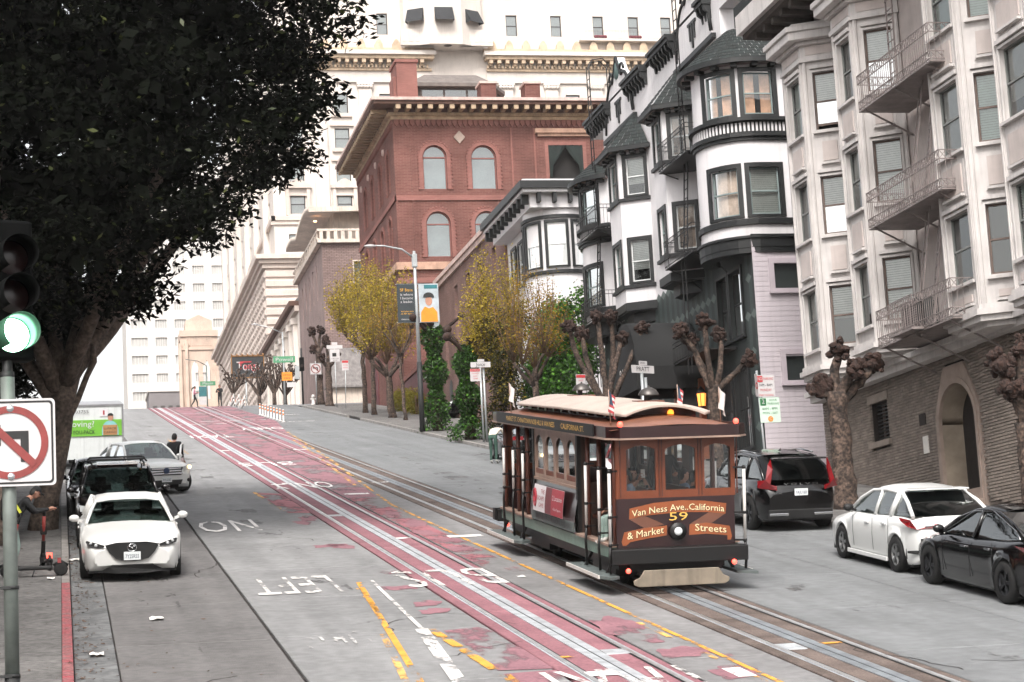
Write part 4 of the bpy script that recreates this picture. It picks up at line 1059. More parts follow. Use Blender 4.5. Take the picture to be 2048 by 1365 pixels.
# ================================================================== SMALL WHITE BAY HOUSE
SW = thing('small_bay_house', 'small white house with black cornice and round bay, ivy below, behind the yellow trees', 'building', (XF, 94, gz(94)))
mb = MB(FS); mb.box(90.4, 98.4, -12, .0, 9, 21.0); mb.build('wall', 'white_paint', SW, world=True)
def Ps(al, d, z):
 a = al/1.6; r = 1.6+d; return Vector((22.95-r*math.cos(a), 91.75-r*math.sin(a), z))
body = MB(Ps); body.cbox(R(-60)*1.6, R(140)*1.6, -.1, 0, 13.5, 21.0, 0, 24); body.build('round_bay', 'white_paint', SW, world=True)
for za, zb_, dd in ((17.55, 17.7, .12), (20.15, 20.3, .1)): tr = MB(Ps); tr.cbox(R(-60)*1.6, R(140)*1.6, 0, dd, za, zb_, 0, 24); tr.build('bay_belt', 'black_paint', SW, world=True)
for a in (30, 75, 118, -12): window(SW, Ps, R(a)*1.6-.42, R(a)*1.6+.42, 17.9, 19.95, 'black_paint', 'sash_white', .05, .03, .12, .06, 'blind_white', 1, seg=5, sill=False)
for y in (94.6, 96.2): window(SW, FS, y, y+.9, 17.9, 19.95, 'black_paint', 'sash_white', .08, .03, .12, .06, 'blind_white', 1, sill=False)
mb = MB(); mb.box(20.9, 34, 89.6, 98.8, 21.25, 21.4, 0); mb.box(20.75, 34, 89.45, 98.9, 21.4, 21.75, 1); mb.box(20.9, 34, 89.6, 98.8, 21.75, 21.85, 0); mb.box(21.3, 34, 90.0, 98.5, 20.6, 21.25, 0)
mb.build('cornice', ['white_paint', 'black_paint'], SW, world=True)
for i in range(10):
 y = 90.2+i*.92; mb = MB(); mb.box(20.95, 21.3, y, y+.16, 20.8, 21.25); mb.build('bracket', 'black_paint', SW, world=True)
for i in range(5):
 x = 21.6+i*.75; mb = MB(); mb.box(x, x+.16, 89.65, 90.0, 20.8, 21.25); mb.build('bracket', 'black_paint', SW, world=True)

# ================================================================== BROWN BRICK HOUSE
brick_mat('brick_brown', '#775d57', '#836862', '#6a5650', .24, .08, .012)
brick_mat('brick_pink', '#9a6a62', '#a6776e', '#94807a', .24, .08, .012)
PM('coping_pale', '#c2aaa2', .8, var=.12, streak=.15)
BB = thing('brick_hall', 'low brown brick hall with flat pale coping between red building and white house', 'building', (XF, 108, gz(108)))
bwin = [(104.9, 105.9, 17.4, 21.2), (101.3, 102.2, 17.4, 21.2), (111.9, 112.9, 17.4, 21.2), (108.3, 109.3, 17.4, 21.2), (115.4, 116.3, 16.5, 19)]
mb = MB(FS); wall(mb, 99, 118, 9.5, 22.3, bwin, 0, .25, 0); mb.box(99, 118, -20, -.8, 9.5, 22.3, 0)
FBe = frame((XF, 99, 0), (1, 0, 0), (0, -1, 0)); mb.M = FBe; wall(mb, 0, 20, 9.5, 22.3, [], 0, .1, 1); mb.build('wall', ['brick_brown', 'brick_pink'], BB, world=True, fix=False)
mb = MB(); mb.box(21.75, 42, 98.75, 118.2, 22.3, 22.55); mb.box(21.85, 42, 98.85, 118.1, 22.0, 22.3); mb.build('coping', 'coping_pale', BB, world=True)
for h in bwin: window(BB, FS, *h, 'brick_brown', 'sash_brown', 0, .2, .0, .0, None, 1, sill=True)
for y in (109.8, 112.4, 115.2):
 mb = MB(FS); mb.prism([(y-.45, 13.4)]+[(y-.45*math.cos(PI*i/10), 15.6+.6*math.sin(PI*i/10)) for i in range(11)]+[(y+.45, 13.4)], lambda a, b, d: (a, d, b), -.05, .03); mb.build('arched_door', 'door_black', BB, world=True)
# ================================================================== RED BRICK CLUB
brick_mat('brick_red', '#643f39', '#724c45', '#80615a', .42, .105, .012, var=.3)
brick_mat('brick_red_light', '#855750', '#8f625a', '#80605a', .30, .075, .010, var=.2)
PM('sandstone', '#b08e7a', .8, var=.15, scale=2, streak=.15)
PM('cornice_brown', '#5b4136', .8, var=.15, scale=2)
PM('cornice_gold', '#b39c80', .7, var=.2, scale=2)
PM('sash_maroon', '#7a4a43', .6, var=.08)
PM('red_doors', '#5d2328', .6, var=.12)
PM('roof_grey', '#6d6560', .8, var=.15)
PM('curtain_green', '#12201d', .8, var=.2)
glass_mat('far_glass', (.75, .8, .8), .16)
RB = thing('brick_clubhouse', 'tall red brick building with arched windows and wide bracketed cornice', 'building', (XF, 140, gz(140)))
Yr0, Yr1, Xr1, ZT = 131.5, 148.7, 44.0, 36.25
FRe = frame((XF, Yr0, 0), (1, 0, 0), (0, -1, 0)); FRs = frame((XF, 0, 0), (0, 1, 0), (-1, 0, 0))
ew = [(1.92, 3.55, 31.35, 34.4), (5.22, 6.95, 31.35, 34.4), (1.95, 3.62, 26.75, 29.85), (5.25, 6.95, 26.75, 29.85), (1.95, 3.62, 21.5, 24.6), (5.25, 6.95, 21.5, 24.6), (14.6, 16.3, 31.35, 34.4), (17.6, 19.3, 31.35, 34.4)]
ew_sq = [(10.6, 13.0, 31.0, 34.4)]
sw_ = [(y, y+1.15, z0_, z1_) for y in (133.6, 137.1, 140.8, 144.4) for z0_, z1_ in ((31.6, 34.5), (26.9, 29.9), (21.8, 24.8))]
mb = MB(FRe); wall(mb, 0, Xr1-XF, 15, ZT, ew+ew_sq, 0, .25)
mb.M = FRs; wall(mb, Yr0, Yr1, 15, ZT, sw_, 0, .25)
def spandrels(mb, h, m=0):
 a0, a1, z0_, z1_ = h; r = (a1-a0)/2; c = (a0+a1)/2; zc = z1_-r; n = 8
 for s_ in (-1, 1):
  arc = [(c+s_*r*math.cos(PI/2*i/n), zc+r*math.sin(PI/2*i/n)) for i in range(n+1)]
  mb.poly([(a, 0, z) for a, z in [(c+s_*r, z1_)]+arc[:]], m)
  for i in range(n): mb.poly([(arc[i][0], 0, arc[i][1]), (arc[i+1][0], 0, arc[i+1][1]), (arc[i+1][0], -.22, arc[i+1][1]), (arc[i][0], -.22, arc[i][1])], m)
mb.M = FRe
for h in ew: spandrels(mb, h)
mb.M = FRs
for h in sw_: spandrels(mb, h)
mb.M = None; mb.poly([(XF, Yr1, 15), (Xr1, Yr1, 15), (Xr1, Yr1, ZT), (XF, Yr1, ZT)]); mb.poly([(XF, Yr0, ZT), (Xr1, Yr0, ZT), (Xr1, Yr1, ZT), (XF, Yr1, ZT)]); mb.poly([(Xr1, Yr0, 15), (Xr1, Yr1, 15), (Xr1, Yr1, ZT), (Xr1, Yr0, ZT)])
mb.build('wall', 'brick_red', RB, world=True, fix=False)
def arch_window(par, M, h, frame_m, trim_m, glass, tw=.3):
 a0, a1, z0_, z1_ = h; r = (a1-a0)/2; c = (a0+a1)/2; zc = z1_-r; n = 14
 arc = [(c-r*math.cos(PI*i/n), zc+r*math.sin(PI*i/n)) for i in range(n+1)]
 arc2 = [(c-(r+tw)*math.cos(PI*i/n), zc+(r+tw)*math.sin(PI*i/n)) for i in range(n+1)]
 mb = MB(M); band(mb, [(a0, z0_)]+arc+[(a1, z0_)], [(a0-tw, z0_)]+arc2+[(a1+tw, z0_)], -.02, .05, 0)
 nb = 16
 for i in range(nb):                                    # dentilled outer ring
  a = PI*(i+.5)/nb; p = (c-(r+tw)*math.cos(a), zc+(r+tw)*math.sin(a)); mb.box(p[0]-.06, p[0]+.06, .0, .09, p[1]-.06, p[1]+.06, 0)
 k = z0_
 while k < zc:
  mb.box(a0-tw-.06, a0-tw+.06, 0, .09, k, k+.12, 0); mb.box(a1+tw-.06, a1+tw+.06, 0, .09, k, k+.12, 0); k += .26
 s = .08; inn = [(c-(r-s)*math.cos(PI*i/n), zc+(r-s)*math.sin(PI*i/n)) for i in range(n+1)]
 band(mb, [(a0+s, z0_+s)]+inn+[(a1-s, z0_+s)], [(a0, z0_)]+arc+[(a1, z0_)], -.24, -.14, 1)
 mb.box(a0, a1, -.24, -.14, z0_, z0_+s, 1); mb.box(a0+s, a1-s, -.24, -.13, zc-.06, zc+.03, 1)
 w = mb.build('arched_window', [trim_m, frame_m], par, world=True)
 pb = MB(M); pb.poly([(a, -.2, z) for a, z in [(a0, z0_)]+arc+[(a1, z0_)]]); pb.build('pane', glass, w, world=True, fix=False)
 bb = MB(M); bb.poly([(a, -.6, z) for a, z in [(a0-.1, z0_-.1), (a0-.1, z1_), (a1+.1, z1_), (a1+.1, z0_-.1)]]); bb.build('blind', 'room_grey', w, world=True, fix=False)
 return w
PM('room_grey', '#7d8486', .9, var=.1, scale=1)
for h in ew: arch_window(RB, FRe, h, 'sash_maroon', 'brick_red_light', 'far_glass')
for h in sw_: arch_window(RB, FRs, h, 'sash_maroon', 'brick_red_light', 'far_glass', .18)
h = ew_sq[0]
w = window(RB, FRe, *h, 'brick_red_light', 'sash_white', 0, .6, .25, .06, None, glass='far_glass')
mb = MB(FRe); mb.box(h[0]-.9, h[1]+.9, 0, .35, 35.2, 35.5); mb.box(h[0]-.7, h[1]+.7, 0, .2, 35.0, 35.2); mb.build('window_hood', 'sandstone', RB, world=True)
for s_ in (0, 1):
 mb = MB(FRe); a = h[0] if s_ == 0 else h[1]; sg = 1 if s_ == 0 else -1
 mb.grid([[(a+sg*x, .02+.05*(-1)**k, z) for k, x in enumerate(np.linspace(0, wd, 8))] for z, wd in ((34.4, 1.25), (33.8, .9), (33.0, .3), (32.2, .22))], 0); mb.build('curtain', 'curtain_green', w, world=True, fix=False)
mb = MB(FRe); mb.box(h[0]-.3, h[1]+.3, 0, 1.0, 30.85, 31.0);
railing(mb, (h[0]-.3, 1.0), (h[1]+.3, 1.0), 31.0, .9, .16); mb.build('balcony', 'iron_black', RB, world=True)
# belts, corner strips, diamond, cornice
mb = MB(FRe); mb.box(-.12, Xr1-XF, -.02, .1, 30.6, 30.95); mb.box(-.12, Xr1-XF, -.02, .14, 25.0, 25.35); mb.build('belt', 'brick_red_light', RB, world=True)
mb = MB(FRe); mb.box(-.14, Xr1-XF, -.02, .2, 25.9, 26.4); mb.M = FRs; mb.box(Yr0-.14, Yr1, -.02, .2, 25.9, 26.4); mb.build('stone_belt', 'sandstone', RB, world=True)
mb = MB(FRs); mb.box(Yr0-.1, Yr1, -.02, .1, 30.6, 30.95); mb.build('belt', 'brick_red_light', RB, world=True)
for a in (.0, 1.1, 8.0, 9.6): part_box('pilaster', 'brick_red_light' if a > 5 else 'brick_red', RB, FRe, a, a+.12, -.01, .07, 25.4, 35.6)
mb = MB(FRe); mb.prism([(4.1, 34.95), (4.5, 35.4), (4.9, 34.95), (4.5, 34.5)], lambda a, b, d: (a, d, b), 0, .08); mb.build('diamond_panel', 'stone_trim', RB, world=True)
for i in range(4):
 mb = MB(FRs); y = 135.9+i*3.6; mb.lathe([(0, .1), (.22, .1), (.25, 0)], (y, 0, 35.0), 12, 0, 'y'); mb.build('medallion', 'coping_pale', RB, world=True)
def cornice_runs(mb, d0, d1, z0_, z1_, m=0): mb.box(XF-d1, Xr1, Yr0-d1, Yr1+d1*.2, z0_, z1_, m)
mb = MB(); cornice_runs(mb, 0, .12, ZT-.1, ZT+.12, 1); cornice_runs(mb, 0, .3, ZT+.12, ZT+.34, 1); cornice_runs(mb, 0, 1.45, ZT+.62, ZT+.85, 0); cornice_runs(mb, 0, 1.6, ZT+.85, ZT+1.05, 2); cornice_runs(mb, 0, .35, ZT+.34, ZT+.62, 0)
mb.build('cornice', ['cornice_brown', 'cornice_gold', 'coping_pale'], RB, world=True)
bm_ = MB(); bm_.box(-.13, .13, -1.25, .05, -.26, .0); bm_.box(-.16, .16, -1.3, -1.1, -.3, 0); bmesh_ = bm_.mesh('bracket', ['cornice_gold'])
inv = W[RB.name].inverted()
for i in range(30):
 x = XF+.2+i*.73; link('bracket', bmesh_, RB, inv @ Matrix.Translation((x, Yr0-.1, ZT+.61)))
for i in range(24):
 y = Yr0+.2+i*.73; link('bracket', bmesh_, RB, inv @ (Matrix.Translation((XF-.1, y, ZT+.61)) @ Matrix.Rotation(-PI/2, 4, 'Z')))
dm = MB()
for i in range(110): dm.box(XF+i*.2, XF+i*.2+.1, Yr0-.36, Yr0-.25, ZT+.14, ZT+.32)
for i in range(85): dm.box(XF-.36, XF-.25, Yr0+i*.2, Yr0+i*.2+.1, ZT+.14, ZT+.32)
o = dm.build('dentils', 'cornice_gold', RB, world=True); o['kind'] = 'stuff'
dm = MB()
for i in range(60):
 x = XF+.1+i*.36; dm.prism([(x, ZT-.1), (x+.3, ZT-.1), (x+.3, ZT-.35), (x+.15, ZT-.6), (x, ZT-.35)], lambda a, b, d: (a, d, b), Yr0-.1, Yr0)
for i in range(47):
 y = Yr0+.1+i*.36; dm.prism([(y, ZT-.1), (y+.3, ZT-.1), (y+.3, ZT-.35), (y+.15, ZT-.6), (y, ZT-.35)], lambda a, b, d: (d, a, b), XF-.1, XF)
o = dm.build('corbel_table', 'brick_red_light', RB, world=True); o['kind'] = 'stuff'
mb = MB(); mb.box(22.7, 24.1, 133, 135.4, 37, 40.6); mb.box(22.6, 24.2, 132.9, 135.5, 40.6, 40.8); mb.box(22.5, 22.8, 133.4, 135, 37, 39.7); mb.build('chimney', 'brick_red_light', RB, world=True)
for x in (28.5, 31.6):
 mb = MB(); mb.box(x, x+1.05, 133, 134.4, 37, 39.15, 0); mb.box(x-.1, x+1.15, 132.9, 134.5, 39.15, 39.3, 1); mb.build('chimney', ['brick_red', 'coping_pale'], RB, world=True)
mb = MB(); mb.ext_z([(25.0, 138), (30.2, 138), (31.4, 140), (31.4, 145), (24, 145), (24, 140)], 37, 40.3, 1); mb.ext_z([(24.8, 137.6), (30.4, 137.6), (31.7, 139.8), (31.7, 145.3), (23.6, 145.3), (23.6, 139.8)], 40.3, 40.55, 0)
mb.add([(24.8, 137.6, 40.55), (30.4, 137.6, 40.55), (31.7, 139.8, 40.55), (31.7, 145.3, 40.55), (23.6, 145.3, 40.55), (23.6, 139.8, 40.55), (25.8, 139.6, 41.7), (29.6, 139.6, 41.7), (29.8, 143, 41.7), (25.6, 143, 41.7)], [(0,1,7,6),(1,2,8,7),(4,5,6,9),(5,0,6),(2,3,8),(3,4,9,8),(6,7,8,9)], 0)
mb.build('penthouse', ['roof_grey', 'soffit_brown'], RB, world=True)
for k in range(3):
 mb = MB(); mb.poly([(25.3+k*1.65, 137.96, 38.4), (26.8+k*1.65, 137.96, 38.4), (26.8+k*1.65, 137.96, 40.1), (25.3+k*1.65, 137.96, 40.1)]); mb.build('penthouse_window', 'far_glass', RB, world=True, fix=False)
mb = MB(); mb.box(21.9, 23.0, 118.4, 131.4, 13, 18.3, 0); mb.box(21.8, 23.2, 118.3, 131.45, 18.3, 18.55, 1); mb.build('low_wall', ['red_doors', 'brick_red_light'], RB, world=True)
mb = MB(FRs); mb.prism([(142.5, gz(142)-.3)]+[(143.5-1.0*math.cos(PI*i/10), 20.2+.8*math.sin(PI*i/10)) for i in range(11)]+[(144.5, gz(142)-.3)], lambda a, b, d: (a, d, b), -.05, .06); mb.build('door', 'red_doors', RB, world=True)

# ================================================================== GREY BRICK GARAGE WITH WAVY CANOPY
brick_mat('brick_grey', '#7d6a66', '#8f7a74', '#5d4f4c', .42, .14, .022, var=.25)
PM('brick_grey_plain', '#86736f', .85, var=.15, scale=.5, streak=.2)
PM('roof_slate', '#7b7674', .8, var=.2, scale=3)
PM('canopy_white', '#cdbfb2', .7, var=.12, scale=1, streak=.25)
PM('hotel_stone', '#d5ccc4', .75, var=.08, scale=.25, streak=.12)
PM('hotel_stone_b', '#cabdb3', .75, var=.1, scale=.4, streak=.12)
PM('hotel_gold', '#c9b298', .75, var=.16, scale=1, streak=.15)
GB = thing('brick_garage', 'grey brick block with slit windows and balcony, wavy white canopy on top', 'building', (XF, 178, gz(178)))
mb = MB(); gh = [(y, y+.75, 31.9, 35.0) for y in (174.9, 177.6, 180.3, 183.0, 185.7)]
mb.M = FRs; wall(mb, 171, 189.5, 19.5, 36.1, gh, 0, .3, 1); mb.M = None
FGe = frame((XF, 171, 0), (1, 0, 0), (0, -1, 0)); mb.M = FGe; wall(mb, 0, 14, 19.5, 36.1, [(2.7, 3.8, 31.2, 34.5)], 0, .3, 0)
mb.M = None; mb.poly([(22, 171, 36.1), (36, 171, 36.1), (36, 190, 36.1), (22, 190, 36.1)], 1); mb.poly([(22, 189.5, 19.5), (36, 189.5, 19.5), (36, 189.5, 36.1), (22, 189.5, 36.1)], 1); mb.poly([(36, 171, 19.5), (36, 189.5, 19.5), (36, 189.5, 36.1), (36, 171, 36.1)], 1)
mb.build('wall', ['brick_grey', 'brick_grey_plain'], GB, world=True, fix=False)
for hh_ in gh:
 mb = MB(FRs); mb.poly([(hh_[0], -.25, hh_[2]), (hh_[1], -.25, hh_[2]), (hh_[1], -.25, hh_[3]), (hh_[0], -.25, hh_[3])]); mb.build('slit_window', 'canopy_white', GB, world=True, fix=False)
window(GB, FGe, 2.7, 3.8, 31.2, 34.5, 'canopy_white', 'canopy_white', 0, .2, .1, .05, 'blind_white', .6, sill=True)
mb = MB(); mb.box(21.6, 22.1, 170.7, 190, 36.1, 36.5); mb.box(21.6, 36, 170.6, 171.2, 36.1, 36.4); mb.box(21.6, 36, 170.6, 170.8, 37.1, 37.3); mb.box(21.6, 21.8, 170.7, 190, 37.1, 37.3); mb.build('balcony_rail', 'canopy_white', GB, world=True)
for i in range(12): part_box('baluster', 'canopy_white', GB, None, 21.8+i*.62, 22.1+i*.62, 170.62, 170.8, 36.4, 37.1)
for i in range(14): part_box('baluster', 'canopy_white', GB, None, 21.62, 21.8, 171.3+i*1.3, 171.8+i*1.3, 36.5, 37.1)
mb = MB(); mb.box(23.3, 36, 172.5, 188, 36.1, 39.4); mb.build('penthouse', 'canopy_white', GB, world=True)
rows = []
for i in range(33):
 t = i/32; y = 170.3+t*18.5; z = 38.3+.85*abs(math.sin(t*PI*1.5+.5))+.0
 rows.append([(20.9, y, z), (36, y, z+.2), (36, y, z+.55), (20.9, y, z+.45)])
mb = MB(); mb.grid(rows, 0, True, True); mb.poly(rows[0]); mb.poly(rows[-1]); mb.build('wavy_canopy', 'canopy_white', GB, world=True)
emis('canopy_lamp', '#ffc890', 4)
for y in (174, 180):
 mb = MB(); mb.lathe([(0, 0), (.15, .0), (.15, .08)], (21.9, y, 38.35+(.5 if y > 175 else .3)), 8); mb.build('downlight', 'canopy_lamp', GB, world=True)
mb = MB(); mb.add([(21.98, 170.95, 27.0), (30, 170.95, 27.0), (30, 169.6, 23.6), (21.7, 169.6, 23.6)], [(0,1,2,3)]); mb.box(21.7, 30, 169.6, 171, 23.45, 23.6); mb.build('lean_to_roof', 'roof_slate', GB, world=True)
mb = MB(); mb.box(22.2, 30, 170.0, 171.0, 19.5, 23.45); mb.build('lean_to_wall', 'canopy_white', GB, world=True)

# ================================================================== GRAND HOTEL
HT = thing('grand_hotel', 'huge cream stone hotel with columns, gilded cornice and rusticated base on the hilltop', 'building', (XF+4, 230, gz(230)))
Yh = 222.0
FHe = frame((0, Yh, 0), (1, 0, 0), (0, -1, 0))
cols_x = [25.3, 30.55, 35.8, 41.6, 46.9, 52.2, 57.5, 62.8, 68.1, 73.4]
rowsh = [(61.75, 64.05), (57.72, 60.02), (53.75, 56.0), (50.2, 52.5)]
holes = [(x, x+1.65, a, b) for x in cols_x for a, b in rowsh]+[(25.0, 26.8, 45.95, 47.95)]
att = [(35.85, 37.1), (50.9, 52.2), (56.2, 57.45), (61.25, 62.5), (65.5, 66.75), (69.45, 70.7), (74, 75.2)]
mb = MB(FHe); wall(mb, 23.4, 80, 45.3, 76.2, holes+[(a, b, 71.0, 73.5) for a, b in att], 0, .35, 0)
mb.M = None; mb.poly([(23.4, Yh, 76.2), (80, Yh, 76.2), (80, 300, 76.2), (23.4, 300, 76.2)]); mb.poly([(80, Yh, 30), (80, 300, 30), (80, 300, 76), (80, Yh, 76)])
FHs = frame((23.4, 0, 0), (0, 1, 0), (-1, 0, 0)); mb.M = FHs
sh_ = [(y, y+1.6, a, b) for y in (226, 232, 238, 244, 250, 256, 262, 268, 274, 280, 286) for a, b in rowsh]
wall(mb, Yh, 293, 45.3, 76.2, sh_, 0, .35, 0); mb.build('wall', 'hotel_stone', HT, world=True, fix=False)
PM('hotel_frame', '#3d3a38', .6, var=.05)
def flat_win(par, M, a0, a1, z0_, z1_, glass='far_glass', bars=True, fm='hotel_frame', blind='blind_white', rec=.22):
 mb = MB(M); t = .1
 for b in ((a0, a0+t, z0_, z1_), (a1-t, a1, z0_, z1_), (a0+t, a1-t, z0_, z0_+t), (a0+t, a1-t, z1_-t, z1_), (a0+t, a1-t, (z0_+z1_)/2-.05, (z0_+z1_)/2+.05)): mb.box(b[0], b[1], -rec-.06, -rec, b[2], b[3])
 w = mb.build('window', fm, par, world=True)
 pb = MB(M); pb.poly([(a0, -rec-.03, z0_), (a1, -rec-.03, z0_), (a1, -rec-.03, z1_), (a0, -rec-.03, z1_)]); pb.build('pane', glass, w, world=True, fix=False)
 bb = MB(M); dr_ = rnd.choice([.45, .7, 1, 1]); bb.poly([(a0, -rec-.2, z1_-(z1_-z0_)*dr_), (a1, -rec-.2, z1_-(z1_-z0_)*dr_), (a1, -rec-.2, z1_), (a0, -rec-.2, z1_)]); bb.poly([(a0, -rec-.5, z0_), (a1, -rec-.5, z0_), (a1, -rec-.5, z1_), (a0, -rec-.5, z1_)]); bb.build('blind', blind, w, world=True, fix=False)
 return w
for h in holes: flat_win(HT, FHe, *h)
for a, b in att: flat_win(HT, FHe, a, b, 71.0, 73.5)
for h in sh_: flat_win(HT, FHs, *h)
# sills, hoods, pilasters
for x in cols_x:
 for k, (a, b) in enumerate(rowsh):
  mb = MB(FHe); mb.box(x-.35, x+2.0, 0, .3, a-.45, a-.2); mb.box(x-.25, x+1.9, 0, .18, a-.2, a-.0)
  if k < 3: mb.box(x-.5, x+2.15, 0, .25, a-1.5, a-1.3)
  mb.build('sill', 'hotel_stone_b', HT, world=True)
 mb = MB(FHe); mb.prism([(x-.7, 53.1), (x+2.35, 53.1), (x+2.35, 53.4), (x+.82, 54.2), (x-.7, 53.4)], lambda a, b, d: (a, d, b), 0, .45); mb.box(x-.55, x-.15, 0, .3, 50.0, 53.1); mb.box(x+1.8, x+2.2, 0, .3, 50, 53.1); mb.build('pediment', 'hotel_stone_b', HT, world=True)
 mb = MB(FHe); cx_ = x+3.6; mb.box(cx_-.75, cx_+.75, 0, .35, 50.3, 64.6); mb.box(cx_-.9, cx_+.9, 0, .5, 50, 50.5); mb.box(cx_-.95, cx_+.95, 0, .55, 65.0, 65.35)
 for q in range(5): mb.ball((cx_-.7+q*.35, .38, 64.8), .24, 8, 5)
 mb.build('pilaster', 'hotel_stone', HT, world=True)
for y in (229, 241, 253, 265, 277, 289):
 mb = MB(FHs); mb.box(y-.8, y+.8, 0, .6, 47, 64.6); mb.box(y-1, y+1, 0, .8, 64.6, 65.4); mb.box(y-1, y+1, 0, .8, 46, 47); mb.build('pilaster', 'hotel_stone', HT, world=True)
mb = MB(FHe); mb.box(23.0, 80, -.1, .35, 49.45, 49.95); mb.box(23, 80, -.1, .2, 49.0, 49.45); mb.M = FHs; mb.box(Yh-.35, 293, -.1, .35, 49.45, 49.95); mb.build('belt', 'hotel_stone_b', HT, world=True)
# entablature: frieze, dentils, brackets, cornice with shells
def ent_run(x0, x1, yo, nm=''):
 M = frame((0, Yh-yo, 0), (1, 0, 0), (0, -1, 0))
 mb = MB(M); mb.box(x0, x1, -1, .25, 65.35, 65.8, 0); mb.box(x0, x1, -1, .12, 65.8, 66.7, 0); mb.box(x0, x1, -1, .35, 66.7, 67.0, 1); mb.box(x0-.2, x1+.2, -1, 1.2, 67.9, 68.3, 1); mb.box(x0-.4, x1+.4, -1, 1.5, 68.3, 68.75, 0); mb.box(x0-.3, x1+.3, -1, .9, 68.75, 69.2, 1)
 mb.build('entablature', ['hotel_stone', 'hotel_gold'], HT, world=True)
 dm = MB(M); n = int((x1-x0)/.42)
 for i in range(n): dm.box(x0+i*.42, x0+i*.42+.24, .3, .55, 67.0, 67.35)
 o = dm.build('dentils', 'hotel_gold', HT, world=True); o['kind'] = 'stuff'
 for i in range(int((x1-x0)/.95)):
  mb = MB(M); a = x0+.2+i*.95; mb.box(a, a+.42, .2, 1.1, 67.45, 67.9); mb.box(a+.05, a+.37, .2, .7, 67.2, 67.45); mb.build('bracket', 'hotel_gold', HT, world=True)
 for i in range(int((x1-x0)/2.0)):
  mb = MB(M); a = x0+.7+i*2.0; mb.prism([(a-.5, 69.2), (a+.5, 69.2), (a+.42, 69.75), (a+.2, 70.15), (a, 70.3), (a-.2, 70.15), (a-.42, 69.75)], lambda p, q, d: (p, d, q), .3, .75); mb.build('shell_ornament', 'hotel_gold', HT, world=True)
ent_run(23.2, 41.9, 0); ent_run(48.3, 80, 0)
ent_run(42.4, 47.8, -2.2)
# terrace with bay, awnings and urn above the cornice
mb = MB(); mb.ext_z([(38.2, 224), (38.8, 220.9), (41.5, 219.4), (45.2, 219.4), (47.8, 220.9), (48.5, 224)], 69.2, 80, 0); mb.build('roof_bay', 'hotel_stone', HT, world=True)
PM('awning_cloth', '#26282b', .8, var=.1)
for (xa, ya, xb, yb) in ((39.2, 220.6, 40.9, 219.65), (42.1, 219.35, 44.2, 219.35), (45.7, 219.75, 47.4, 220.7)):
 mb = MB(); u = Vector((xb-xa, yb-ya, 0)).normalized(); n = Vector((u.y, -u.x, 0)); a = Vector((xa, ya, 73.5)); b = Vector((xb, yb, 73.5)); o_ = n*1.0-Vector((0, 0, 1.75))
 mb.add([a, b, b+o_, a+o_, a+Vector((0, 0, -1.75)), b+Vector((0, 0, -1.75))], [(0,1,2,3),(0,3,4),(1,5,2)]); mb.build('awning', 'awning_cloth', HT, world=True, fix=False)
for k, x in enumerate((39.9, 43.2, 46.5)):
 mb = MB(); mb.lathe([(0, .1), (.4, .1), (.5, 0)], (x, 219.3+(.9 if k != 1 else 0), 75.2), 12, 0, 'y'); mb.build('oculus', 'hotel_frame', HT, world=True)
for (xa, xb) in ((38.2, 42.0), (45.0, 48.8)):
 mb = MB(FHe); mb.box(xa, xb, 1.5, 2.0, 69.2, 71.1);
 for i in range(5): mb.box(xa+.2+i*(xb-xa)/5, xa+.6+i*(xb-xa)/5, 1.98, 2.04, 69.6, 70.7)
 mb.build('terrace_parapet', 'hotel_stone', HT, world=True)
mb = MB(FHe); mb.lathe([(0, 69.0), (.5, 69.2), (.2, 69.6), (.6, 70.2), (.35, 70.6), (.2, 71.2), (0, 71.4)], (43.6, 1.9, 0), 10, 0); mb.build('urn', 'soffit_brown', HT, world=True)
mb = MB(FHe); railing(mb, (42.1, 1.8), (44.9, 1.8), 69.2, 1.6, .3); mb.build('terrace_railing', 'iron_black', HT, world=True)
mb = MB(FHe); mb.box(59.4, 80, .0, 1.0, 70.3, 70.55, 0); mb.build('balcony', 'hotel_stone', HT, world=True)
mb = MB(FHe); railing(mb, (59.4, 1.0), (80, 1.0), 70.55, .95, .35); mb.build('balcony_railing', 'iron_pink', HT, world=True)
PM('flower_red', '#7c3a44', .9, var=.4, scale=8)
for x in (61.9, 66.1, 70.0):
 mb = MB(FHe);
 for q in range(7): mb.ball((x-.6+q*.2, .7, 70.85), .2, 7, 4)
 mb.build('planter', 'flower_red', HT, world=True)
# rusticated base with cushion blocks
XB0 = 22.05
PM('rust_stone', '#c8bbb2', .8, var=.1, scale=.4, streak=.1)
mb = MB(); mb.box(XB0+.2, 60, Yh, 293, 18, 45.3); mb.build('base_wall', 'rust_stone', HT, world=True)
mb = MB(); mb.box(XB0-.9, 60, Yh-1.0, 293.5, 45.05, 45.55); mb.box(XB0-.5, 60, Yh-.6, 293.3, 44.6, 45.05); mb.box(XB0-.2, 60, Yh-.3, 293, 44.1, 44.6); mb.build('base_cornice', 'hotel_stone_b', HT, world=True)
inv = W[HT.name].inverted()
def cushion(lx, mat):
 m_ = MB(); w2, h2 = lx/2-.05, .48
 m_.add([(0, -w2, -h2), (0, w2, -h2), (0, w2, h2), (0, -w2, h2), (-.22, -w2+.28, -h2+.26), (-.22, w2-.28, -h2+.26), (-.22, w2-.28, h2-.26), (-.22, -w2+.28, h2-.26)], [(4,5,6,7),(0,1,5,4),(1,2,6,5),(2,3,7,6),(3,0,4,7)])
 return m_.mesh('stone_block', [mat])
cm = cushion(2.0, 'rust_stone'); blk = []
for r in range(19):
 z = 43.5-r*1.06; y = Yh+1.0+(r % 2)*1.0
 while y < 292: blk.append((y, z)); y += 2.0
blk = [b for b in blk if b[1] > gz(b[0])-1]
blk.sort(key=lambda b: b[0]+.3*abs(b[1]-40))
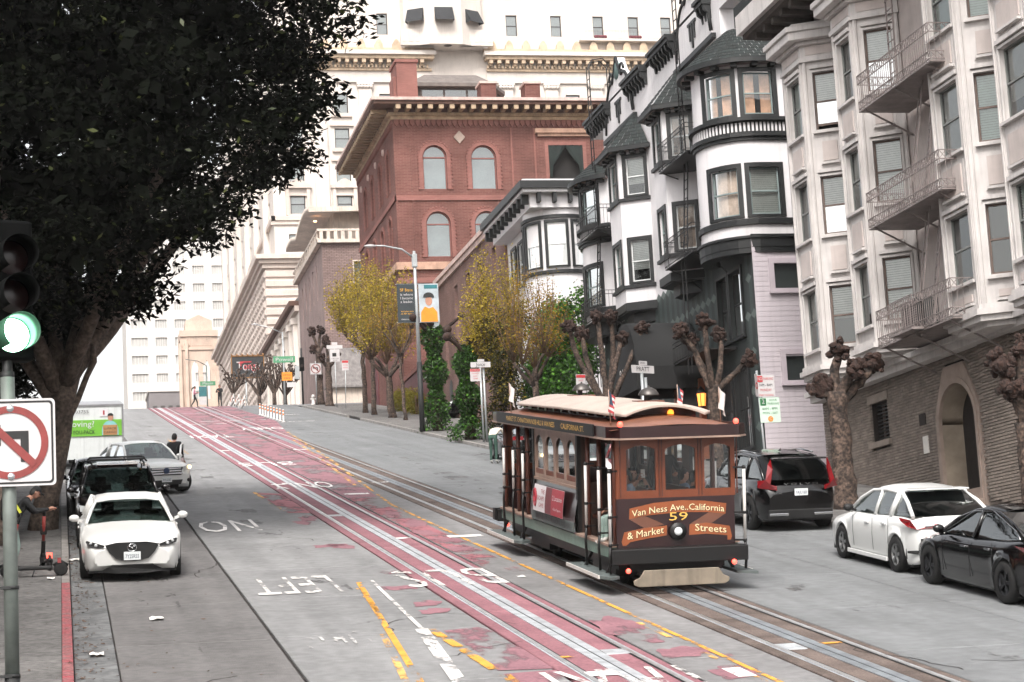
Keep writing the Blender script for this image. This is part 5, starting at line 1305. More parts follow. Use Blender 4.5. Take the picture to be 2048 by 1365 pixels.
for b in blk[:280]: link('stone_block', cm, HT, inv @ Matrix.Translation((XB0+.2, b[0], b[1])))
st = MB()
for y, z in blk[280:]:
 w2, h2 = .95, .48; x = XB0+.2
 st.add([(x, y-w2, z-h2), (x, y+w2, z-h2), (x, y+w2, z+h2), (x, y-w2, z+h2), (x-.22, y-w2+.28, z-h2+.26), (x-.22, y+w2-.28, z-h2+.26), (x-.22, y+w2-.28, z+h2-.26), (x-.22, y-w2+.28, z+h2-.26)], [(4,5,6,7),(0,1,5,4),(1,2,6,5),(2,3,7,6),(3,0,4,7)])
if st.v:
 o = st.build('stone_blocks', 'rust_stone', HT, world=True); o['kind'] = 'stuff'
for r in range(22):
 z = 43.0-r*1.06; mb = MB(FHe); mb.prism([(0, z), (0, z+.9), (.2, z+.75), (.2, z+.15)], lambda a, b, d: (d, a, b), 22.2, 34); mb.build('stone_course', 'rust_stone', HT, world=True)
mb = MB(FHe); mb.lathe([(0, .25), (1.5, .25), (1.5, .05)], (26.6, 0, 39.6), 16, 0, 'y', a0=0, a1=PI); mb.box(25.1, 28.1, .05, .25, 35.5, 39.6); mb.build('arch_opening', 'hotel_frame', HT, world=True)
# terrace wall between garage and hotel
mb = MB(); mb.box(22.0, 30, 189.6, 221.8, 18, 33.6, 0); mb.box(21.6, 30, 189.7, 221.5, 33.6, 34.1, 1); mb.box(21.1, 30, 189.7, 221.4, 34.1, 34.55, 2); mb.build('terrace_wall', ['hotel_stone', 'hotel_stone_b', 'cornice_brown'], HT, world=True)
for i in range(8):
 y = 191.5+i*3.8; mb = MB(); mb.box(21.6, 22.1, y, y+1.0, 20, 32.6); mb.box(21.4, 22.1, y-.15, y+1.15, 32.6, 33.2); mb.build('terrace_pilaster', 'hotel_stone', HT, world=True)

# ================================================================== FAR BUILDINGS
PM('tower_white', '#cfcac5', .7, var=.04, scale=.1)
PM('tower_pane', '#b4b3b0', .4, var=.1, scale=.3)
PM('church_stone', '#ccb6a6', .85, var=.1, scale=.3, streak=.12)
PM('far_grey', '#7f7a7b', .9, var=.1, scale=.2)
AT = thing('apartment_tower', 'tall hazy white apartment tower standing far beyond the crest', 'building', (24, 400, gz(330)))
mb = MB(); FT = frame((0, 400, 0), (1, 0, 0), (0, -1, 0))
tw = []
for r in range(15):
 z = 46.5+r*3.55
 for k in range(8): tw.append((13.6+k*3.75+(.9 if k else 0), 13.6+k*3.75+3.1, z, z+1.75))
mb.M = FT; wall(mb, 12.6, 46, 20, 101, tw, 0, .3); mb.M = None; mb.poly([(12.6, 400, 20), (12.6, 425, 20), (12.6, 425, 101), (12.6, 400, 101)]); mb.poly([(12.6, 400, 101), (46, 400, 101), (46, 425, 101), (12.6, 425, 101)]); mb.build('wall', 'tower_white', AT, world=True, fix=False)
for h in tw:
 if h[2] > 92: continue
 mb = MB(FT); mb.poly([(h[0], -.3, h[2]), (h[1], -.3, h[2]), (h[1], -.3, h[3]), (h[0], -.3, h[3])], 0)
 for q in range(1, 5): a = h[0]+(h[1]-h[0])*q/5; mb.box(a-.06, a+.06, -.3, -.15, h[2], h[3], 1)
 mb.build('window', ['tower_pane', 'tower_white'], AT, world=True, fix=False)
CH = thing('church_tower', 'tan stone church tower with two tall pointed openings beyond the crest', 'building', (21.8, 330, gz(330)))
FC = frame((0, 330, 0), (1, 0, 0), (0, -1, 0))
oph = [(20.6, 21.75, 44.3, 50.6), (22.45, 23.6, 44.3, 50.6)]
for yy, nm in ((0, 'front_wall'),):
 mb = MB(frame((0, 330-yy, 0), (1, 0, 0), (0, -1, 0))); wall(mb, 18.9, 24.9, 28, 54, oph, 0, 1.0)
 for h in oph:
  c, r = (h[0]+h[1])/2, (h[1]-h[0])/2
  for s_ in (-1, 1): mb.poly([(c+s_*r, .01, 50.6), (c, .01, 50.6), (c+s_*r*.5, .01, 50.1), (c+s_*r*.85, .01, 49.5), (c+s_*r, .01, 48.9)])
 mb.build(nm, 'church_stone', CH, world=True, fix=False)
mb = MB(); mb.box(18.9, 19.5, 330.01, 335.6, 28, 54); mb.box(24.3, 24.9, 330.01, 335.6, 28, 54); mb.box(18.9, 24.9, 330.02, 335.6, 52, 55.4); mb.box(18.9, 24.9, 330.02, 335.6, 28, 44); mb.build('side_wall', 'church_stone', CH, world=True)
mb = MB(FC);
for i in range(10): mb.box(19.9+i*.42, 20.1+i*.42, .0, .12, 53.0, 54.4)
mb.box(18.8, 25.0, 0, .25, 54.5, 55.5); mb.box(18.8, 25, 0, .2, 52.3, 52.7); mb.build('parapet', 'church_stone', CH, world=True)
for x in (18.6, 19.6, 24.5):
 mb = MB(FC); mb.box(x, x+.5, 0, .8, 28, 45); mb.box(x, x+.5, 0, .5, 45, 53.4); mb.build('buttress', 'church_stone', CH, world=True)
mb = MB(); mb.add([(19.8, 330.5, 55.4), (24.2, 330.5, 55.4), (24.2, 335, 55.4), (19.8, 335, 55.4), (19.9, 330.6, 57.2), (24.1, 330.6, 57.2), (24.1, 335, 57.2), (19.9, 335, 57.2), (22, 330.6, 58.2), (22, 335, 58.2)], [(0,1,5,4),(1,2,6,5),(2,3,7,6),(3,0,4,7),(4,5,8),(6,7,9),(5,6,9,8),(7,4,8,9)]); mb.build('roof', 'church_stone', CH, world=True)
LG = thing('low_building', 'low plain grey building at the foot of the white tower', 'building', (17, 350, gz(340)))
mb = MB(); mb.box(14.6, 20.5, 350, 362, 28, 48.4, 0); mb.box(14.4, 20.7, 349.8, 362.2, 48.4, 48.8, 1); mb.build('wall', ['far_grey', 'tower_white'], LG, world=True)
for i in range(4):
 mb = MB(); mb.box(15.2+i*1.3, 15.9+i*1.3, 349.9, 350.05, 44.5, 46.0); mb.build('window', 'hotel_frame', LG, world=True)
# ================================================================== CABLE CAR
PM('cc_orange', '#70381f', .42, var=.1, scale=3, coat=.3)
PM('cc_brown', '#552c1f', .45, var=.15, scale=3, coat=.2)
PM('cc_maroon', '#2a1415', .35, var=.12, scale=2, coat=.4)
PM('cc_black', '#0a0909', .5, var=.15)
PM('cc_cream', '#857a6b', .6, var=.12, scale=3, streak=.3)
PM('cc_roof', '#b0a297', .55, var=.08, scale=1.5)
PM('cc_roof_low', '#784c38', .45, var=.1, scale=2, coat=.2)
PM('cc_mint', '#71877c', .5, var=.1, scale=3)
PM('cc_pale_wood', '#9c8375', .5, var=.1, scale=4)
PM('cc_ribbon', '#8f4e2c', .45, var=.08); PM('cc_ribbon_dark', '#6b4637', .45, var=.08)
PM('cc_gold', '#e3b45a', .45, var=.05); PM('cc_letter', '#f0dfb4', .5, var=.03)
PM('cc_white', '#cfccc8', .5, var=.05); PM('cc_board', '#5b6362', .7, var=.15, scale=4)
PM('cc_interior', '#3b2a22', .7, var=.2); PM('cc_bell', '#55514e', .4, metal=.6, var=.15)
PM('ad_red', '#9c2f3a', .5, var=.05); PM('ad_white', '#d9d4d6', .5, var=.03); PM('ad_plum', '#6c2e33', .5, var=.1)
PM('flag_blue', '#35495c', .8, var=.05); PM('flag_white', '#dcd6d2', .8, var=.05); PM('flag_red', '#b5484b', .8, var=.05)
emis('red_lamp', '#ff4a3c', 2.5); emis('amber_lamp', '#ff9030', 1.5); PM('lens_white', '#dfe4e4', .15, var=0, coat=.5)
glass_mat('clear_glass', (.93, .94, .93), .03)
GA = math.atan(T)
def on_slope(x, y, rz=0., dz=0., along=True):
 """matrix of something standing on the road, tilted with the grade"""
 return Matrix.Translation((x, y, gz(y)+dz)) @ Matrix.Rotation(GA, 4, 'X') @ Matrix.Rotation(rz, 4, 'Z')
CC = thing('cable_car', 'brown and orange cable car with open ends and cream roof coming down the right track', 'cable car', M=on_slope(10.24, 34.0))
HWc, LC = 1.06, 9.0
def cb(name, mat, *b, bevel=0, par=None):
 mb = MB(); mb.box(*b); return mb.build(name, mat, par or CC, bevel=bevel)
cb('underframe', 'cc_black', -.95, .95, .25, LC-.25, .38, .7)
cb('floor', 'cc_interior', -1.0, 1.0, .05, LC-.05, .7, .78)
for yt in (2.0, 7.0):
 mb = MB(); mb.box(-.75, .75, yt-.8, yt+.8, .16, .4); mb.build('truck', 'cc_black', CC)
 for yy in (yt-.55, yt+.55):
  for s in (-1, 1):
   mb = MB(); mb.lathe([(0, -.05), (.27, -.05), (.3, 0), (.27, .05), (0, .05)], (s*.535, yy, .29), 18, 0, 'x'); mb.build('wheel', 'cc_black', CC)
for s, y0 in ((-1, 0), (1, LC)):
 # bumper beam, fender and end under-structure
 mb = MB(); a, b = (y0-.26, y0-.02) if s < 0 else (y0+.02, y0+.26)
 mb.box(-1.2, 1.22, a, b, .52, .78); mb.build('bumper_beam', 'cc_black', CC, bevel=.015)
 cb('end_skirt', 'cc_black', -.82, .82, min(y0+s*.0, y0+s*-.25), max(y0+s*.0, y0+s*-.25), .36, .56)
 mb = MB(); pf = [(-.76, .14), (.76, .14), (.84, .18), (.85, .25), (.74, .3), (.66, .42), (-.66, .42), (-.74, .3), (-.85, .25), (-.84, .18)]
 yf = y0+s*.3; mb.prism(pf, lambda u, v, d: (u, d+(.06*(.42-v)*-s*0), v), yf-.02, yf+.02); mb.build('fender', 'cc_cream', CC, bevel=.01)
 mb = MB(); mb.lathe([(0, .005), (.055, .005)], (.02, yf+s*.02, .25), 12, 0, 'y'); mb.build('fender_hole', 'slot_dark', CC)
 for sx in (-.93, .95):
  mb = MB(); mb.ball((sx, y0+s*.29, .42 if sx < 0 else .5), .045, 10, 6); mb.build('tail_lamp', 'red_lamp', CC)
 cb('fender_strut', 'cc_black', -.7, -.62, min(yf, y0), max(yf, y0), .32, .38); cb('fender_strut', 'cc_black', .62, .7, min(yf, y0), max(yf, y0), .32, .38)
# end walls: dash panel, three arched windows above
def end_wall(y, s):
 o = s*.03
 cb('dash_panel', 'cc_maroon', -1.05, 1.06, min(y, y+o), max(y, y+o), .78, 1.62)
 wx = [(-.85, -.33), (-.16, .37), (.53, 1.03)] if s < 0 else [(-1.03, -.53), (-.37, .16), (.33, .85)]
 wx = [(-.86, -.34), (-.17, .37), (.53, 1.0)]
 M = frame((0, y, 0), (1, 0, 0), (0, s, 0)); mb = MB(M); z0, z1 = 1.75, 2.52
 wall(mb, -1.05, 1.08, 1.62, 2.72, [(a, b, z0, z1) for a, b in wx], .03, .06, 0)
 wall(mb, -1.05, 1.08, 1.62, 2.72, [(a, b, z0, z1) for a, b in wx], -.03, 0, 0)
 for a, b in wx:                                      # arched heads
  n = 8; arc = [(a+(b-a)*i/n, z1-.07+.07*math.sin(PI*i/n)) for i in range(n+1)]
  for i in range(n): mb.poly([(arc[i][0], .03, arc[i][1]), (arc[i+1][0], .03, arc[i+1][1]), (arc[i+1][0], .03, z1), (arc[i][0], .03, z1)])
 w = mb.build('end_window_frame', 'cc_orange', CC)
 for a, b in wx:
  pb = MB(M); pb.poly([(a, 0, z0), (b, 0, z0), (b, 0, z1), (a, 0, z1)]); pb.build('pane', 'clear_glass', w, world=False, fix=False)
  fr = MB(M); fr.box(a-.12, a-.1, .03, .045, z0-.1, z1+.12); fr.box(b+.1, b+.12, .03, .045, z0-.1, z1+.12); fr.build('stile', 'cc_brown', w)
 if s > 0: return
 R_ = lambda pts, mt, nm, d: (lambda m_: (m_.prism(pts, lambda u, v, e: (u, -e, v), d, d+.006), m_.build(nm, mt, CC)))(MB())
 top = [(-.82,1.452),(-.39,1.535),(.11,1.565),(.51,1.542),(.91,1.482),(.89,1.302),(.59,1.342),(.05,1.362),(-.56,1.322),(-.83,1.272)]
 R_([(-.83,1.272),(-.55,1.318),(-.21,1.162),(-.55,1.102)], 'cc_ribbon_dark', 'ribbon', .031); R_([(.6,1.342),(.88,1.302),(.64,1.152),(.24,1.142)], 'cc_ribbon_dark', 'ribbon', .031)
 R_(top, 'cc_ribbon', 'ribbon', .034)
 R_([(-.92,1.052),(-.57,1.112),(-.16,1.142),(-.17,.972),(-.51,.932),(-.82,.882),(-.89,.822),(-.95,.822),(-.97,.892)], 'cc_ribbon', 'ribbon', .034)
 R_([(.24,1.142),(.55,1.162),(.96,1.092),(1.0,.912),(.98,.852),(.92,.852),(.92,.932),(.54,.972),(.23,.962)], 'cc_ribbon', 'ribbon', .034)
 def dash_text(body, x0, x1, zf, size, mat, d=.043, slope=True, nm='lettering'):
  for mt, dx, dd in (('cc_black', .012, d-.001), (mat, 0, d)):
   me = text_mesh(body, size, spacing=1.0); co = [v.co for v in me.vertices]; a = min(c.x for c in co); b = max(c.x for c in co)
   for c in co:
    x = x0+(x1-x0)*(c.x-a)/(b-a); z = zf(x)+c.y-dx*.7; c.x, c.y, c.z = x+dx, -dd, z
   me.materials.clear(); me.materials.append(MATS[mt]); link(nm, me, CC)
 dash_text('Van Ness Ave..California', -.78, .87, lambda x: 1.445-.07*(x-.1)**2-.03*abs(x-.1)+.01*x, .155, 'cc_letter')
 dash_text('59', -.12, .21, lambda x: 1.285, .2, 'cc_gold'); dash_text('& Market', -.87, -.22, lambda x: 1.03+.14*(x+.5), .17, 'cc_letter'); dash_text('Streets', .34, .9, lambda x: 1.06-.1*(x-.6), .17, 'cc_letter')
 mb = MB(); mb.lathe([(0, -.08), (.145, -.08), (.155, -.05), (.155, 0), (.13, 0)], (.02, y-.03, 1.04), 24, 0, 'y'); mb.build('headlight_rim', 'cc_black', CC)
 mb = MB(); mb.lathe([(0, -.11), (.04, -.105), (.068, -.09), (.072, -.08)], (.02, y-.03, 1.04), 18, 0, 'y'); mb.build('headlight', 'lens_white', CC)
end_wall(0, -1); end_wall(LC, 1)
# sills and side skirts
for s in (-1, 1):
 cb('side_sill', 'cc_mint', min(s*1.0, s*1.12), max(s*1.0, s*1.12), .02, LC-.02, .6, .8)
 cb('sill_cap', 'cc_pale_wood', min(s*.98, s*1.15), max(s*.98, s*1.15), .0, 2.45, .8, .84); cb('sill_cap', 'cc_pale_wood', min(s*.98, s*1.15), max(s*.98, s*1.15), 6.1, LC, .8, .84)
 # closed saloon in the middle: curved lower panel, four windows
 rows = []
 for y in np.linspace(2.45, 6.05, 13):
  rows.append([(s*x, y, z) for x, z in ((1.13, .82), (1.16, .95), (1.16, 1.1), (1.12, 1.35), (1.07, 1.55), (1.06, 1.62))])
 mb = MB(); mb.grid(rows, 0); mb.build('saloon_panel', 'cc_maroon', CC, fix=False)
 mb = MB(); mb.box(min(s*1.03, s*1.1), max(s*1.03, s*1.1), 2.45, 6.05, 1.62, 1.67); mb.build('window_rail', 'cc_pale_wood', CC)
 M = frame((s*1.05, 0, 0), (0, 1, 0), (s, 0, 0)); mb = MB(M); hs = [(2.68+i*.84, 3.34+i*.84, 1.74, 2.5) for i in range(4)]
 wall(mb, 2.55, 5.95, 1.66, 2.62, hs, .03, .06, 0)
 wall(mb, 2.55, 5.95, 1.66, 2.62, hs, -.03, 0, 1)
 for a, b, z0, z1 in hs:
  n = 8
  for i in range(n):
   p, q = a+(b-a)*i/n, a+(b-a)*(i+1)/n; zz = lambda t: z1-.2+.2*math.sin(PI*t)**.6
   mb.poly([(p, .03, zz(i/n)), (q, .03, zz((i+1)/n)), (q, .03, z1), (p, .03, z1)])
  mb.box(a, b, -.02, .02, z0, z0+.1, 1)
 w = mb.build('saloon_window_frame', ['cc_pale_wood', 'cc_orange'], CC, fix=False)
 for a, b, z0, z1 in hs:
  pb = MB(M); pb.poly([(a, 0, z0), (b, 0, z0), (b, 0, z1), (a, 0, z1)]); pb.build('pane', 'clear_glass', w, fix=False)
 cb('letterboard_panel', 'cc_board', min(s*1.14, s*1.175), max(s*1.14, s*1.175), 2.5, 5.9, .84, 1.02)
 # posts of the open sections
 for y in (.1, 1.1, 1.9, 6.75, 7.6, 8.85):
  mb = MB(); mb.path([(s*1.04, y, .84), (s*1.04, y, 1.2), (s*1.04, y, 1.25), (s*1.04, y, 1.9), (s*1.04, y, 2.66)], [.045, .045, .055, .045, .045], 8); mb.build('post', 'cc_brown', CC)
 for y in (2.5, 6.0): cb('corner_post', 'cc_black', min(s*1.0, s*1.1), max(s*1.0, s*1.1), y-.06, y+.06, .8, 2.7)
 # white grab poles
 for y, z0, z1 in ((.0-.15, .85, 2.1), (.55, 1.0, 2.12), (1.45, 1.05, 2.15), (6.5, 1.3, 2.12), (7.4, 1.3, 2.15), (8.3, 1.3, 2.15)):
  mb = MB(); mb.path([(s*1.2, y, z0), (s*1.2, y, z1)], .028, 8, 0); mb.build('grab_pole', 'cc_white', CC)
  for zz in (z0, z1, (z0+z1)/2-.15): mb = MB(); mb.bar((s*1.2, y, zz), (s*1.04, y+(.1 if y < 0 else 0), zz), .03); mb.ball((s*1.2, y, zz), .04, 8, 5); mb.build('pole_bracket', 'cc_black', CC)
  mb = MB(); mb.path([(s*1.2, y, z0), (s*1.22, y, z0-.25), (s*1.2, y, .36)], .025, 6); mb.build('pole_foot', 'cc_black', CC)
 # running boards with white edge
 for a, b in ((-.35, 2.3), (6.4, 9.3)):
  mb = MB(); mb.ext_z([(s*1.06, a+.25), (s*1.36, a), (s*1.36, b), (s*1.06, b)] if s > 0 else [(s*1.06, a+.15), (s*1.06, b), (s*1.36, b), (s*1.36, a+.35), (s*1.26, a)], .28, .33); rb = mb.build('running_board', 'cc_board', CC)
  mb = MB(); mb.box(min(s*1.36, s*1.38), max(s*1.36, s*1.38), a+.35, b, .275, .335); mb.build('board_edge', 'cc_white', rb)
  for y in (a+.7, b-.5):
   mb = MB(); mb.bar((s*1.15, y, .3), (s*1.0, y, .6), .05); mb.build('board_hanger', 'cc_black', rb)
 # seats facing outward
 for a, b in ((.35, 2.35), (6.15, 8.6)):
  mb = MB(); mb.box(min(s*.35, s*.85), max(s*.35, s*.85), a, b, 1.12, 1.18); mb.box(min(s*.3, s*.36), max(s*.3, s*.36), a, b, 1.12, 1.75); mb.box(min(s*.4, s*.5), max(s*.4, s*.5), a, b, .78, 1.12); mb.build('bench', 'cc_brown', CC)
for y in (2.45, 6.05):
 mb = MB(frame((0, y, 0), (1, 0, 0), (0, -1, 0))); wall(mb, -1.03, 1.03, .78, 2.7, [(-.28, .28, .8, 2.4), (-.9, -.4, 1.75, 2.45), (.4, .9, 1.75, 2.45)], .02, .04); mb.build('bulkhead', 'cc_interior', CC, fix=False)
cb('saloon_bench', 'cc_brown', -.95, -.5, 2.6, 5.9, 1.1, 1.2); cb('saloon_bench', 'cc_brown', .5, .95, 2.6, 5.9, 1.1, 1.2)
mb = MB(); mb.bar((.05, 1.2, .8), (.0, 1.35, 2.0), .05); mb.bar((.18, 1.25, .8), (.2, 1.45, 1.9), .05); mb.bar((-.3, .7, .8), (-.35, .5, 1.8), .04); mb.build('grip_lever', 'cc_black', CC)
# advertising board and lettering on the visible side
mb = MB(); Pq = lambda y, z: (-1.135-.06*math.sin(min(1, max(0, (1.6-z)/.6))*1.8), y, z)
def adq(y0, y1, z0, z1, mat, nm, d=.02, par=None):
 m_ = MB(); n = 4; m_.grid([[(Pq(y0+(y1-y0)*i/n, z0+(z1-z0)*j/n)[0]-d, y0+(y1-y0)*i/n, z0+(z1-z0)*j/n) for j in range(n+1)] for i in range(n+1)], 0); return m_.build(nm, mat, par or CC, fix=False)
ad = adq(3.1, 5.55, 1.04, 1.55, 'ad_white', 'advert_board', .03); adq(3.1, 4.05, 1.045, 1.545, 'ad_red', 'advert_red_field', .036, ad); adq(4.0, 4.55, 1.045, 1.545, 'ad_plum', 'advert_picture', .034, ad)
def side_text(body, y0, y1, z, size, mat, d=.045, nm='lettering', par=None, xx=None):
 me = text_mesh(body, size); co = [v.co for v in me.vertices]; a = min(c.x for c in co); b = max(c.x for c in co)
 for c in co:
  y = y1-(y1-y0)*(c.x-a)/(b-a); zz = z+c.y; x = (Pq(y, zz)[0]-d) if xx is None else xx; c.x, c.y, c.z = x, y, zz
 me.materials.clear(); me.materials.append(MATS[mat]); link(nm, me, par or CC)
side_text('2 Locations', 3.2, 3.95, 1.37, .13, 'ad_white', .042, par=ad); side_text('Union Square', 3.25, 3.85, 1.17, .07, 'ad_white', .042, par=ad)
for k, t_ in enumerate(('THE', 'ESCAPE', 'GAME')): side_text(t_, 4.62, 4.62+.1*len(t_), 1.43-.13*k, .12, 'ad_red', .042, par=ad)
mb = MB(); mb.path([(Pq(5.35, 1.3)[0]-.045, 5.35+.1*math.cos(a), 1.3+.17*math.sin(a)) for a in np.linspace(0, 2*PI, 17)], .018, 5); mb.path([(Pq(5.35, 1.3)[0]-.045, 5.35+.05*math.cos(a), 1.32+.09*math.sin(a)) for a in np.linspace(0, 2*PI, 13)], .015, 5); mb.build('advert_emblem', 'ad_red', ad)
side_text('SAN FRANCISCO MUNICIPAL RAILWAY', 2.75, 5.5, .93, .13, 'cc_black', xx=-1.18)
# lower roof with fascia
def roofprof(hw, z0, rise, n=12): return [(-hw+2*hw*i/n, z0+rise*(1-(2*i/n-1)**2)) for i in range(n+1)]
rows = []
for y in (-.35, -.2, .3, .9):
 k = {-.35: .0, -.2: .3, .3: .8, .9: 1}[y]; rows.append([(x, y, z) for x, z in roofprof(1.2, 2.8, .08+.14*k)])
mb = MB(); mb.grid(rows, 0); rows2 = [[(x, LC-y, z) for x, y, z in r] for r in rows]; mb.grid(rows2, 0)
mb.grid([[(x, y, z) for x, z in roofprof(1.2, 2.8, .22)] for y in (.9, LC-.9)], 0); mb.build('lower_roof', 'cc_roof_low', CC, fix=False)
oc = [(-1.05, -.36), (1.06, -.36), (1.24, -.12), (1.24, LC+.12), (1.06, LC+.36), (-1.05, LC+.36), (-1.24, LC+.12), (-1.24, -.12)]
mb = MB()
for (a, b), (c, d) in zip(oc, oc[1:]+oc[:1]): mb.add([(a, b, 2.66), (c, d, 2.66), (c, d, 2.86), (a, b, 2.86)], [(0,1,2,3)], 0)
mb.poly([(x, y, 2.67) for x, y in oc], 1); f_ = mb.build('roof_fascia', ['cc_maroon', 'cc_brown'], CC, fix=False); f_.modifiers.new('s', 'SOLIDIFY').thickness = .03
mb = MB();
for (a, b), (c, d) in zip(oc, oc[1:]+oc[:1]): mb.bar((a*1.005, b*1.0, 2.655), (c*1.005, d*1.0, 2.655), .035, .03)
mb.build('drip_moulding', 'cc_pale_wood', CC)
part = MB(); part.box(-1.275, -1.25, .6, 8.6, 2.67, 2.88); part.build('sign_board', 'cc_black', CC)
side_text('MARKET ST. CHINATOWN NOB HILL & VAN NESS', 3.4, 7.6, 2.77, .14, 'cc_gold', xx=-1.28); side_text('CALIFORNIA ST.', 1.2, 2.9, 2.77, .14, 'cc_gold', xx=-1.28)
# clerestory and upper roof
mb = MB(); hs = [(1.25+i*.66, 1.75+i*.66) for i in range(10)]
for s in (-1, 1):
 mb.M = frame((s*.72, 0, 0), (0, 1, 0), (s, 0, 0)); wall(mb, 1.0, 8.0, 2.9, 3.12, [(a, b, 2.95, 3.08) for a, b in hs], 0, .03)
mb.M = None; mb.box(-.72, .72, 1.0, 1.03, 2.9, 3.12); mb.box(-.72, .72, 7.97, 8.0, 2.9, 3.12); mb.build('clerestory', 'cc_brown', CC, fix=False)
mb = MB(); mb.ball((.25, .97, 3.03), .06, 10, 6); mb.build('clerestory_lamp', 'amber_lamp', CC)
rows = []
for y, hw, dz in ((.45, .72, -.02), (.6, .86, 0), (1.0, .93, .0), (4.5, .94, .02), (8.0, .93, 0), (8.4, .86, 0), (8.55, .72, -.02)): rows.append([(x, y, z) for x, z in roofprof(hw, 3.06+dz, .16)]+[(x, y, z-.05) for x, z in roofprof(hw, 3.06+dz, .16)[::-1]])
mb = MB(); mb.grid(rows, 0, True, True); mb.poly(rows[0]); mb.poly(rows[-1]); mb.build('upper_roof', 'cc_roof', CC, bevel=.01)
# bells on wooden blocks
for y in (1.75, 6.6):
 cb('bell_base', 'cc_orange', -.18, .32, y-.2, y+.2, 3.2, 3.235, bevel=.008)
 mb = MB(); mb.lathe([(0, 3.47), (.06, 3.465), (.14, 3.42), (.185, 3.35), (.19, 3.33), (.17, 3.325), (.12, 3.36), (0, 3.4)], (.08, y, 0), 20); mb.ball((.08, y, 3.48), .022, 8, 5); mb.build('bell', 'cc_bell', CC)
 mb = MB(); mb.path([(.08, y, 3.22), (.08, y, 3.38)], .02, 6); mb.box(-.0, .07, y-.04, y+.04, 3.23, 3.32); mb.build('bell_stand', 'cc_black', CC)
# marker lamps and flags
for x in (-1.0, 1.06):
 mb = MB(); mb.ball((x, -.2, 2.9), .05, 10, 6); mb.build('marker_lamp', 'red_lamp', CC)
def flag(x, y, us=True, lean=.1, h=.62):
 mb = MB(); mb.path([(x, y, 2.86), (x-lean*.3, y, 2.86+h)], .011, 6); fp = mb.build('flag_staff', 'cc_pale_wood', CC)
 mb = MB(); n, k = 8, 7
 for i in range(n):
  for j in range(k):
   u0, u1, v0, v1 = i/n, (i+1)/n, j/k, (j+1)/k
   def P_(u, v):
    droop = .16*u**1.3; return (x-lean*.3+.20*u*.55+.015*math.sin(9*u+4*v), y-.03+.05*math.sin(7*u+2*v), 2.86+h-.02-(v*.36)-droop*.9)
   mt = 2 if not us else (0 if (u0 < .42 and v0 < .55) else (2 if j % 2 else 1))
   mb.add([P_(u0, v0), P_(u1, v0), P_(u1, v1), P_(u0, v1)], [(0,1,2,3)], mt, True)
 mb.build('flag', ['flag_blue', 'flag_red', 'flag_white'], fp, fix=False)
flag(-1.0, .4); flag(1.0, 2.9); flag(1.02, .5, False); flag(-1.0, 8.4, False)
cb('rear_lamp_box', 'cc_black', -1.25, -1.1, LC+.1, LC+.3, .55, .8)
# ================================================================== CARS
PM('car_white', '#d9dad8', .28, var=.03, scale=1, coat=.6); PM('car_pearl', '#d3d3d0', .28, var=.03, scale=1, coat=.6)
PM('car_black', '#040405', .16, var=.1, scale=1, spec=.4, coat=.5); PM('car_char', '#0c090a', .18, var=.1, scale=1, spec=.4, coat=.4); PM('car_red', '#6d1c22', .3, var=.1, coat=.6)
PM('tyre', '#151515', .85, var=.2, scale=8); PM('rim_alloy', '#8f9090', .35, metal=.7, var=.15); PM('rim_dark', '#26272a', .4, metal=.5, var=.1)
PM('trim_black', '#121212', .55, var=.1); PM('chrome', '#c9cbcc', .15, metal=1, var=.03); PM('plate', '#d8dcdc', .5, var=.05); PM('plate_ink', '#2b3a55', .6, var=0)
PM('lamp_clear', '#b9bcbc', .12, var=.05, coat=.8); PM('lamp_red', '#7d1219', .18, var=.08, coat=.8); PM('lamp_amber', '#c9803a', .2, var=.05, coat=.6)
PM('seat_cloth', '#1c1b1b', .9, var=.1)
glass_mat('car_glass', (.25, .32, .30), .14, .02); PM('car_glass_dark', '#04060 6'.replace(' ', ''), .06, spec=.3, var=0)
emis('lamp_on', '#ffd9a0', 4)
def spl(P, x):
 """smooth interpolation through (x, y) pairs"""
 if x <= P[0][0]: return P[0][1]
 if x >= P[-1][0]: return P[-1][1]
 for i in range(len(P)-1):
  if P[i][0] <= x <= P[i+1][0]:
   x0, y0 = P[i]; x1, y1 = P[i+1]
   m0 = (P[i+1][1]-P[i-1][1])/(P[i+1][0]-P[i-1][0]) if i > 0 else (y1-y0)/(x1-x0)
   m1 = (P[i+2][1]-P[i][1])/(P[i+2][0]-P[i][0]) if i+2 < len(P) else (y1-y0)/(x1-x0)
   h = x1-x0; t = (x-x0)/h
   v = (2*t**3-3*t*t+1)*y0+(t**3-2*t*t+t)*h*m0+(-2*t**3+3*t*t)*y1+(t**3-t*t)*h*m1
   return min(max(v, min(y0, y1)-.02), max(y0, y1)+.02)
